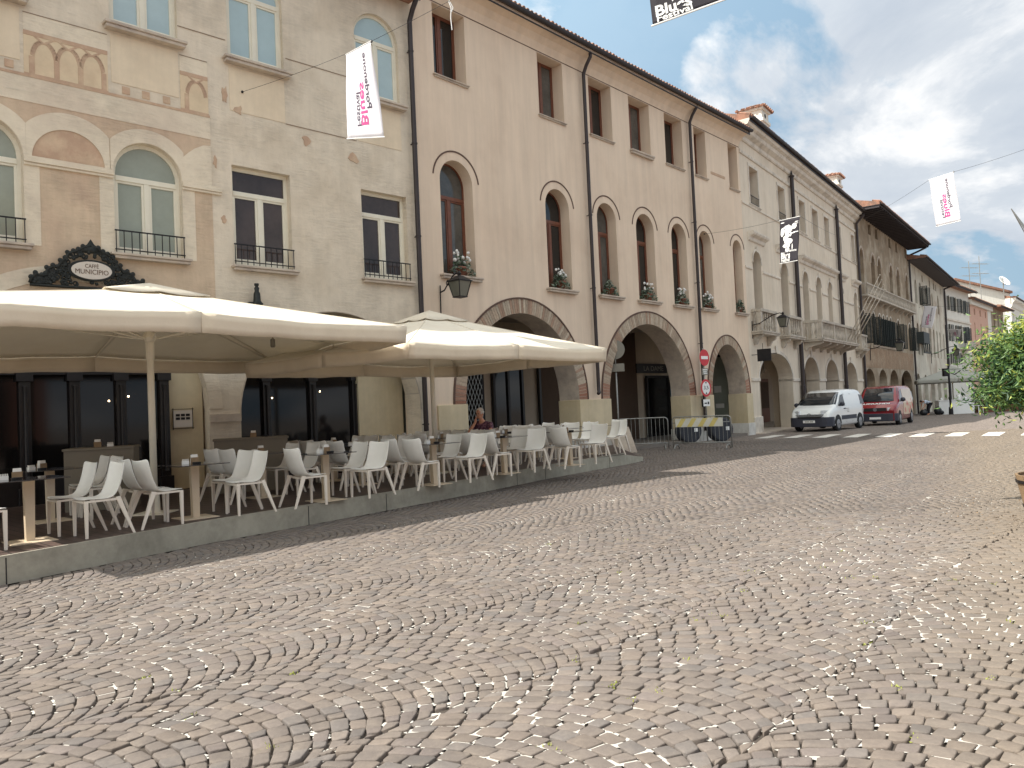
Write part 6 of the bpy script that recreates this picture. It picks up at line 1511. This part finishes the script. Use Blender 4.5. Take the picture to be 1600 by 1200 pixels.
def planter(loc, r, h, label, grp):
    e = empty('wooden_planter', loc, 0, label, 'planter', grp); mb = MB(); n = 20
    for k in range(n):
        a = 2*pi*k/n; b = 2*pi*(k+.94)/n; f = [(r*.86, 0), (r, h)]
        mb.add([(rr*cos(t), rr*sin(t), z) for t in (a, b) for rr, z in ((r*.82, 0), (r, h), (r-.03, h), (r*.82-.03, 0))], [(0, 1, 2, 3), (7, 6, 5, 4), (0, 4, 5, 1), (1, 5, 6, 2), (2, 6, 7, 3), (3, 7, 4, 0)])
    mb.build('staves', 'woodpale', e); mb = MB(); mb.lathe([(r*.87, 0), (r*.89, .04)], 24, c=(0, 0, h*.2)); mb.lathe([(r*.985, 0), (r*1.0, .04)], 24, c=(0, 0, h*.8)); mb.build('hoops', 'iron', e)
    mb = MB(); mb.lathe([(r-.05, 0), (r-.06, .02)], 20, c=(0, 0, h-.05)); mb.build('soil', 'interiordark', e)
    return e
planter((6.80, 9.5, 0), .56, .52, 'round stave planter holding the small tree at the right edge', 'wooden planters at the right edge')
# flower pots around the planter, a far hedge and its boxes
def bush(loc, rx, ry, h, n, label, size=.12, mats=('leafdeep', 'leafgreen', 'leafyellow'), w=(.5, .42), grp='bushes beside the distant bar', seed=1):
    rnd = random.Random(seed); e = empty('bush', loc, 0, label, 'bush', grp); mb = MB(); st = MB()
    for k in range(9): a = k*2.4; st.tube([(0, 0, 0), (rx*.6*cos(a), ry*.6*sin(a), h*.75)], [.03, .008], 5, cap=False)
    for i in range(n):
        a = rnd.uniform(0, 2*pi); r = rnd.random()**.5; z = rnd.random(); k = (1-abs(z-.45)**2*1.6)*(1+.25*sin(a*3+z*5)); q = rnd.random()
        leaf_cloud(mb, [((rx*r*k*cos(a), ry*r*k*sin(a), h*z*(1+.12*sin(a*4))), 1)], size, rnd, (0, 0) if q < w[0] else ((1, 1) if q < w[0]+w[1] else (2, 2)), asp=.5)
    st.build('stems', 'bark', e); mb.build('foliage', list(mats), e)
for k, (x, y) in enumerate(((36.9, 60.2), (38.5, 60.6), (40.2, 61.0))):
    bush((x, y, gz(60)+.35), 1.0, .7, 1.35, 900, ['left', 'middle', 'right'][k]+' dark bush in a terracotta trough beside the distant bar', .2, seed=k)
    e = empty('terracotta_trough', (x, y, gz(60)), R(14), ['left', 'middle', 'right'][k]+' long terracotta trough under the dark bushes beside the distant bar', 'planter', 'terracotta troughs beside the distant bar')
    mb = MB(); mb.hexa([(-.7, -.25, 0), (.7, -.25, 0), (.7, .25, 0), (-.7, .25, 0)], [(-.78, -.32, .5), (.78, -.32, .5), (.78, .32, .5), (-.78, .32, .5)]); mb.build('trough', 'terracotta', e); mb = MB(); mb.box(-.8, .8, -.34, .34, .501, .56); mb.build('rim', 'terracotta', e)
# weeds in the joints
rnd = random.Random(8); mb = MB()
for k in range(46):
    if k < 34: x, y = rnd.uniform(.3, 4.6), rnd.uniform(3.2, 9.5)
    else: x, y = rnd.uniform(-3, 1.), rnd.uniform(3.4, 6)
    for j in range(9):
        p = (x+rnd.gauss(0, .025), y+rnd.gauss(0, .025), -.006); leaf_cloud(mb, [(p, 1)], .022, rnd, (0, 1), asp=.4, droop=-1.)
tag(mb.build('weeds', ['leafyellow', 'leafgreen']), 'tiny yellow green weeds growing in the cobble joints', 'weeds', kind='stuff')
rnd = random.Random(9); mb = MB()
for k in range(420):
    x = 6.3+rnd.gauss(0, .5); y = 8.6+rnd.gauss(0, .9); leaf_cloud(mb, [((x, y, .004), 1)], .03, rnd, (0, 1), asp=.5, droop=0)
tag(mb.build('fallen_leaves', ['woodpale', 'leafyellow']), 'dry fallen leaves scattered round the wooden planter', 'leaves', kind='stuff')

# ------------------------------------------------------------------ people
def skin_fig(name, joints, edges, m, parent, sub=2):
    """joints: name -> (co, radius); first joint is the root"""
    ks = list(joints); me = bpy.data.meshes.new(name); me.from_pydata([joints[k][0] for k in ks], [(ks.index(a), ks.index(b)) for a, b in edges], [])
    o = bpy.data.objects.new(name, me); COL.objects.link(o); o.parent = parent
    s = o.modifiers.new('skin', 'SKIN'); 
    if not me.skin_vertices: bpy.context.view_layer.objects.active = o; me.attributes.new('x', 'FLOAT', 'POINT') if False else None
    if not me.skin_vertices:
        with bpy.context.temp_override(object=o, active_object=o): bpy.ops.mesh.customdata_skin_add()
    for i, k in enumerate(ks):
        r = joints[k][1]; me.skin_vertices[0].data[i].radius = r if isinstance(r, tuple) else (r, r)
    me.skin_vertices[0].data[0].use_root = True
    u = o.modifiers.new('sub', 'SUBSURF'); u.levels = u.render_levels = sub
    dg = bpy.context.evaluated_depsgraph_get(); dg.update(); m2 = bpy.data.meshes.new_from_object(o.evaluated_get(dg)); o.modifiers.clear(); o.data = m2
    m2.materials.clear(); m2.materials.append(M[m]); m2.polygons.foreach_set('use_smooth', [True]*len(m2.polygons))
    return o
def fingers(J, E, hand, base, dirv, side, curl, r=.009):
    d = Vector(dirv).normalized(); s = Vector(side).normalized(); c = Vector(curl).normalized(); B_ = Vector(base)
    for k, (off, ln) in enumerate(((.030, .070), (.010, .080), (-.010, .074), (-.029, .058))):
        p0 = B_+s*off; p1 = p0+d*ln*.5+c*.012; p2 = p1+d*ln*.32+c*.03
        for n_, p in ((hand+'k%d' % k, p0), (hand+'m%d' % k, p1), (hand+'t%d' % k, p2)): J[n_] = (tuple(p), r)
        E += [(hand, hand+'k%d' % k), (hand+'k%d' % k, hand+'m%d' % k), (hand+'m%d' % k, hand+'t%d' % k)]
    p0 = B_-d*.05+s*.035; p1 = p0+d*.03+s*.028; p2 = p1+d*.03+s*.01+c*.01
    J[hand+'th0'] = (tuple(p0), .012); J[hand+'th1'] = (tuple(p1), .011); J[hand+'th2'] = (tuple(p2), .009); E += [(hand, hand+'th0'), (hand+'th0', hand+'th1'), (hand+'th1', hand+'th2')]
def head(parent, c, yaw, pitch_, skinm='skin', hair='hairwhite', short=True, s=1.):
    Mh = T(*c) @ Matrix.Rotation(yaw, 4, 'Z') @ Matrix.Rotation(pitch_, 4, 'X')   # faces -y
    mb = MB(); mb.ball((0, 0, 0), (.076*s, .095*s, .112*s), 14, M4=Mh); mb.ball((0, -.035*s, -.055*s), (.055*s, .06*s, .058*s), 12, M4=Mh)
    mb.add([(-.014*s, -.090*s, .012), (.014*s, -.090*s, .012), (.018*s, -.088*s, -.03), (-.018*s, -.088*s, -.03), (0, -.118*s, -.026)], [(0, 4, 1), (1, 4, 2), (2, 4, 3), (3, 4, 0)], M4=Mh)
    for s_ in (-1, 1): mb.ball((s_*.078*s, .005, -.01), (.012, .022, .032), 8, M4=Mh)
    h = mb.build('head', skinm, parent, smooth=True)
    mb = MB()
    for s_ in (-1, 1): mb.ball((s_*.03*s, -.083*s, .012), (.012, .008, .006), 8, M4=Mh); mb.box(s_*.03-.018, s_*.03+.018, -.094*s, -.086*s, .030, .036, M4=Mh)
    mb.box(-.022, .022, -.094*s, -.088*s, -.056, -.051, M4=Mh); mb.build('features', 'hairdark', h)
    mb = MB(); mb.ball((0, .018, .022), (.083*s, .092*s, .104*s), 14, M4=Mh)
    for k in range(60):
        a = random.uniform(0, 2*pi); z = random.uniform(-.02, .1); r = math.sqrt(max(0, 1-(z/.104)**2)); y = .018+.09*r*sin(a)
        if y < -.045 and z < .05: continue
        mb.ball((.083*r*cos(a), y, .022+z), .017, 5, M4=Mh)
    hh = mb.build('hair', hair, parent, smooth=True); return h
# elderly man resting his cheek on his hand
pm = empty('person', (-.72, 17.75, ZP), R(-22), 'white haired man in dark patterned shirt seated with his cheek on his hand', 'person')
J = {'pelvis': ((0, .12, .52), (.15, .12)), 'waist': ((0, .10, .68), (.15, .115)), 'chest': ((0, .03, .88), (.17, .12)), 'neckb': ((0, -.02, 1.04), (.085, .07)), 'neck': ((0, -.07, 1.10), .05), 'neckt': ((0, -.10, 1.15), .05),
     'shL': ((-.19, .02, .98), .065), 'elL': ((-.24, -.26, .80), .045), 'wrL': ((-.10, -.20, 1.02), .03), 'handL': ((-.082, -.19, 1.07), (.034, .016)),
     'shR': ((.19, .02, .98), .065), 'elR': ((.30, -.22, .80), .045), 'wrR': ((.10, -.36, .80), .03), 'handR': ((.04, -.39, .80), (.036, .016)),
     'hipL': ((-.10, .10, .50), .09), 'knL': ((-.14, -.34, .50), .065), 'anL': ((-.14, -.32, .09), .042), 'toL': ((-.15, -.48, .05), .04),
     'hipR': ((.10, .10, .50), .09), 'knR': ((.14, -.34, .50), .065), 'anR': ((.15, -.28, .09), .042), 'toR': ((.17, -.44, .05), .04)}
E_ = [('pelvis', 'waist'), ('waist', 'chest'), ('chest', 'neckb'), ('neckb', 'neck'), ('neck', 'neckt'), ('chest', 'shL'), ('shL', 'elL'), ('elL', 'wrL'), ('wrL', 'handL'), ('chest', 'shR'), ('shR', 'elR'), ('elR', 'wrR'), ('wrR', 'handR'),
      ('pelvis', 'hipL'), ('hipL', 'knL'), ('knL', 'anL'), ('anL', 'toL'), ('pelvis', 'hipR'), ('hipR', 'knR'), ('knR', 'anR'), ('anR', 'toR')]
fingers(J, E_, 'handL', (-.080, -.185, 1.10), (.0, .05, 1), (0, -1, 0), (.6, 0, .2)); fingers(J, E_, 'handR', (.01, -.41, .80), (-1, -.35, 0), (.2, -1, 0), (0, 0, -1))
skin_fig('body', J, E_, 'skin', pm)
def cloth_parts(pre, J, segs, m, name, parent, k=1.14, sub=1):
    jj = {}; ee = []
    for a, b, t in segs:
        for q, tt in ((a, None), (b, t)):
            co, r = J[q]; r = r if isinstance(r, tuple) else (r, r)
            if tt is not None:
                co0 = Vector(J[a][0]); co = tuple(co0.lerp(Vector(co), tt)); q = a+b+'c'; ra = J[a][1]; ra = ra if isinstance(ra, tuple) else (ra, ra); r = (ra[0]*(1-tt)+r[0]*tt, ra[1]*(1-tt)+r[1]*tt)
            if q not in jj: jj[q] = (co, (r[0]*k+.008, r[1]*k+.008))
        ee.append((a, (a+b+'c') if t is not None else b))
    return skin_fig(name, jj, ee, m, parent, 2)
cloth_parts('', J, [('pelvis', 'waist', None), ('waist', 'chest', None), ('chest', 'neckb', .8), ('chest', 'shL', None), ('shL', 'elL', .75), ('chest', 'shR', None), ('shR', 'elR', .75)], 'shirt', 'shirt', pm)
cloth_parts('', J, [('pelvis', 'hipL', None), ('hipL', 'knL', None), ('knL', 'anL', .9), ('pelvis', 'hipR', None), ('hipR', 'knR', None), ('knR', 'anR', .9)], 'trousers', 'trousers', pm)
head(pm, (0.0, -.13, 1.235), R(-12), R(14))
put(PCH, Vector((-.72+.05, 17.88, ZP)), pi+R(-22), 'pale plastic chair carrying the white haired man', 'chair', 'pale plastic cafe chairs')
# person bending over far away
pb = empty('person', (32.0, 59.3, gz(59.3)), R(-80), 'distant person in pale t-shirt and dark trousers bending over black bags', 'person')
J = {'pelvis': ((0, .10, .92), (.13, .11)), 'waist': ((0, -.05, 1.02), (.12, .10)), 'chest': ((0, -.27, 1.10), (.15, .11)), 'neckb': ((0, -.42, 1.10), (.07, .06)), 'neck': ((0, -.48, 1.08), .048),
     'shL': ((-.18, -.36, 1.06), .055), 'elL': ((-.20, -.42, .78), .038), 'wrL': ((-.16, -.52, .56), .026), 'handL': ((-.15, -.55, .49), (.034, .016)),
     'shR': ((.18, -.36, 1.06), .055), 'elR': ((.20, -.44, .78), .038), 'wrR': ((.12, -.54, .56), .026), 'handR': ((.11, -.57, .49), (.034, .016)),
     'hipL': ((-.10, .10, .86), .09), 'knL': ((-.12, .02, .47), .062), 'anL': ((-.12, .10, .09), .042), 'toL': ((-.13, -.08, .045), .04),
     'hipR': ((.10, .10, .86), .09), 'knR': ((.12, -.06, .47), .062), 'anR': ((.12, -.06, .09), .042), 'toR': ((.13, -.22, .045), .04)}
E_ = [('pelvis', 'waist'), ('waist', 'chest'), ('chest', 'neckb'), ('neckb', 'neck'), ('chest', 'shL'), ('shL', 'elL'), ('elL', 'wrL'), ('wrL', 'handL'), ('chest', 'shR'), ('shR', 'elR'), ('elR', 'wrR'), ('wrR', 'handR'),
      ('pelvis', 'hipL'), ('hipL', 'knL'), ('knL', 'anL'), ('anL', 'toL'), ('pelvis', 'hipR'), ('hipR', 'knR'), ('knR', 'anR'), ('anR', 'toR')]
fingers(J, E_, 'handL', (-.148, -.56, .46), (0, -.2, -1), (1, 0, 0), (0, 1, 0)); fingers(J, E_, 'handR', (.108, -.58, .46), (0, -.2, -1), (-1, 0, 0), (0, 1, 0))
skin_fig('body', J, E_, 'skin', pb)
cloth_parts('', J, [('waist', 'chest', None), ('waist', 'pelvis', .4), ('chest', 'neckb', .8), ('chest', 'shL', None), ('shL', 'elL', .7), ('chest', 'shR', None), ('shR', 'elR', .7)], 'tshirt', 't_shirt', pb)
cloth_parts('', J, [('pelvis', 'hipL', None), ('hipL', 'knL', None), ('knL', 'anL', .9), ('pelvis', 'hipR', None), ('hipR', 'knR', None), ('knR', 'anR', .9)], 'trousers', 'trousers', pb, 1.2)
head(pb, (0, -.60, 1.03), 0, R(50), hair='hairdark')

# ------------------------------------------------------------------ banners and wires
def wire(pts, label, sag=.25, r=.005):
    a = Vector(pts[0]); b = Vector(pts[-1]); c = [tuple(a.lerp(b, i/24)-Vector((0, 0, 4*sag*(i/24)*(1-i/24)))) for i in range(25)]
    e = empty('wire', tuple(a), 0, label, 'wire', 'banner wires across the street'); mb = MB(); mb.tube([tuple(Vector(p)-a) for p in c], r, 5); mb.build('cable', 'iron', e)
    mb = MB(); mb.ball((0, 0, 0), .03, 6); mb.build('fixing', 'iron', e)
def banner(TL, TR, BL, BR, label, kind='white', th=.012):
    TL, TR, BL, BR = map(Vector, (TL, TR, BL, BR)); o0 = TL.copy(); e = empty('banner', tuple(o0), 0, label, 'banner', 'festival banners above the street')
    nrm = (TR-TL).cross(BL-TL).normalized()
    if nrm.dot(Vector((0, 0, HC))-TL) < 0: nrm = -nrm     # which side faces the photographer's spot
    H_ = (BL-TL).length; W_ = (TR-TL).length
    def pos(a, b, off=0.):     # a 0..1 across, b 0..1 downwards
        p = TL*(1-a)*(1-b)+TR*a*(1-b)+BL*(1-a)*b+BR*a*b
        w = .018*sin(a*9+b*3)*min(1, b*3)*H_/1.7*sin(pi*min(1, b*1.0))+.025*sin(b*5+1)*a*(1-b)
        return p+nrm*(w+off)-o0
    n, m = 10, 18; mb = MB(); mb.add([pos(i/n, j/m) for j in range(m+1) for i in range(n+1)], [(j*(n+1)+i, j*(n+1)+i+1, (j+1)*(n+1)+i+1, (j+1)*(n+1)+i) for j in range(m) for i in range(n)])
    cl = mb.build('cloth', 'cloth' if kind == 'white' else 'blackcloth', e, smooth=True, solid=.002)
    r = .012*max(1, H_/1.7); mb = MB(); mb.tube([pos(-.03, 0), pos(1.03, 0)], r, 6); mb.build('rod', 'whitepaint', e); mb = MB(); mb.tube([pos(-.02, 1), pos(1.02, 1)], r, 6); mb.build('rod', 'whitepaint', e)
    def put_text(txt, size, fx, m_, name, width=None, offset=.0):
        vs, fs = text_mesh(txt, size, 0.0, offset); w = max(v[0] for v in vs); k = (width/w) if width else 1
        # subdivide not needed: letters are small next to the folds
        for sgn in (1, -1):
            mb = MB(); mb.add([pos(*fx(v[0]*k, v[1]), off=sgn*.006) for v in vs], fs); mb.build(name, m_, cl)
    if kind == 'white':    # print seen through the back: the words run upwards and mirrored
        U = lambda a0, b0: (lambda x, y: (a0+y, b0-x))
        put_text('Pordenone', .19, U(.64, .69), 'darkprint', 'word', .61, .002)
        put_text('Blues', .30, U(.43, .87), 'magenta', 'word', .49, .006)
        put_text('Festival', .19, U(.30, .87), 'darkprint', 'word', .39, .002)
    else:
        A_ = lambda a0, b0: (lambda x, y: (a0+x, b0-y*.6))
        put_text('Blues', .34, A_(.05, .90), 'whitepaint', 'word', .52, .010); put_text('Festival', .20, A_(.06, .975), 'whitepaint', 'word', .5, .004)
        put_text('Pordenone', .13, A_(.30, .765), 'whitepaint', 'word', .6, .002)
        rb = random.Random(3)
        for sgn in (1, -1):
            mb = MB()
            def blob(a, b, ra, rb_, n_=14, j=.12):
                mb.add([pos(a+ra*cos(2*pi*i/n_)*rb.uniform(1-j, 1+j), b+rb_*sin(2*pi*i/n_)*rb.uniform(1-j, 1+j), off=sgn*.006) for i in range(n_)], [tuple(range(n_))])
            for q in ((.42, .24, .25, .105), (.45, .34, .18, .09), (.75, .19, .12, .07), (.14, .29, .08, .10), (.30, .44, .12, .07), (.46, .52, .22, .075), (.36, .61, .20, .06), (.40, .70, .13, .05), (.84, .33, .14, .012), (.70, .345, .10, .012), (.87, .10, .09, .01), (.86, .14, .09, .008), (.15, .07, .1, .012), (.68, .66, .025, .07)): blob(*q)
            mb.build('animal_print', 'whitepaint', cl)
            mb = MB()
            for q in ((.31, .235, .085, .030), (.52, .215, .075, .028), (.41, .222, .04, .008), (.48, .345, .06, .022), (.46, .40, .10, .010), (.47, .425, .07, .012), (.60, .30, .02, .03), (.24, .34, .02, .05), (.40, .475, .12, .005), (.34, .55, .04, .012), (.50, .56, .03, .02), (.42, .61, .09, .006), (.36, .66, .02, .03), (.45, .70, .02, .03), (.27, .17, .05, .005), (.55, .16, .06, .005)):
                a, b, ra, rb_ = q; mb.add([pos(a+ra*cos(2*pi*i/10), b+rb_*sin(2*pi*i/10), off=sgn*.009) for i in range(10)], [tuple(range(10))])
            mb.build('dark_marks', 'blackcloth', cl)
    return e
M['blackcloth'] = mat('black banner cloth', srgb(38, 34, 42), .8, var=.1)
def px(x, y, Y):   # world point where the sight line through photo point (x, y) reaches depth Y
    d = fw*1200+rt*(x-800)+up*(600-y); return Vector((0, 0, HC))+d*(Y/d.y)
banner(px(541, 85, 15.3), px(580, 65, 14.9), px(543, 217, 15.3), px(600, 214, 14.9), 'white festival banner hanging nearest the painted brick building, upside down print')
banner(px(1452, 281, 27.6), px(1490, 269, 26.8), px(1463, 354, 27.6), px(1501, 345, 26.8), 'white translucent festival banner hanging against the sky at the right')
banner(px(1218.5, 345, 27.3), px(1250, 338, 26.6), px(1219, 412, 27.3), px(1246, 407, 26.6), 'black festival banner with a white animal portrait before the ivory palazzo', 'black')
banner(px(1444, 478, 55), px(1464, 479, 54), px(1439, 511, 55), px(1456, 513, 54), 'small white festival banner far off before the patchy cream house')
banner(px(1008, -72, 9.7), px(1100, -104, 9.3), px(1020, 40, 9.7), px(1136, -2, 9.3), 'black festival banner cut off by the top edge of the picture', 'black')
banner(px(1481, 515, 66), px(1502, 514, 65), px(1487, 524, 66.5), px(1500, 527, 65.5), 'tiny crumpled white banner in front of the white shuttered house')
wire([FW(A0, 46.5, 15.39, .02, 8.76), px(541, 84, 15.3)], 'wire from the painted brick wall to the nearest white banner', .03, .004)
wire([px(580, 64.5, 14.9), px(830, -70, 12.5)], 'wire running up from the nearest white banner across the street', .03, .004)
wire([FW(B0, 42.5, 15.2, .02, 8.3), px(1218.5, 344, 27.3)], 'wire from the beige building to the black animal banner', .05)
wire([px(1250, 337.5, 26.6), FW(C0, 36, 16.4, .1, 11.3)], 'wire from the black animal banner on to the ivory palazzo', .05)
wire([FW(C0, 36, 21.8, .1, 12.9), px(1452, 281, 27.6)], 'wire from the ivory palazzo cornice to the banner in the sky', .12)
wire([px(1490, 268.5, 26.8), px(1700, 195, 24)], 'wire from the banner in the sky up out of the right edge', .08)
wire([FW(E0, 36, 3, .3, 9.0), px(1444, 478, 55)], 'wire holding the small far banner on its left', .02); wire([px(1464, 479, 54), px(1640, 470, 50)], 'wire holding the small far banner on its right', .1)
e = empty('loose_cord', px(703, 0, 18.6), 0, 'short loose white cord dangling beside the first upper window of the beige building', 'cord')
mb = MB(); mb.tube([(0, 0, .3), (.02, 0, .1), (-.03, 0, -.05), (.02, .0, -.2), (0, 0, -.45), (.02, 0, -.75)], .012, 5); mb.tube([(0, 0, -.05), (.07, 0, -.2), (.02, 0, -.3)], .01, 5); mb.build('cord', 'whitepaint', e)
# crane jib far away on the right
e = empty('tower_crane', (150*.66+2, 152, -1.5), 0, 'lattice tip of a distant crane at the right edge of the sky', 'crane')
tip = px(1580, 326, 150)-e.location; end = px(1625, 396, 150)-e.location; mb = MB()
for k, off in enumerate(((0, 0, 0), (0, 0, 1.0), (0, .9, .5))):
    o_ = Vector(off); mb.tube([tip, end+o_*1.6], .09, 4)
for k in range(16):
    a = tip.lerp(end, k/16); b = tip.lerp(end, (k+1)/16); f = (k+1)/16*1.6; mb.tube([a+Vector((0, 0, 1.0*k/16*1.6)), b], .06, 4); mb.tube([b, b+Vector((0, 0, f))], .06, 4); mb.tube([b+Vector((0, 0, f)), a], .06, 4)
mb.build('jib', 'galv', e); mb = MB(); mb.tube([end, (end.x, end.y, 0)], .5, 6); mb.build('mast', 'galv', e)
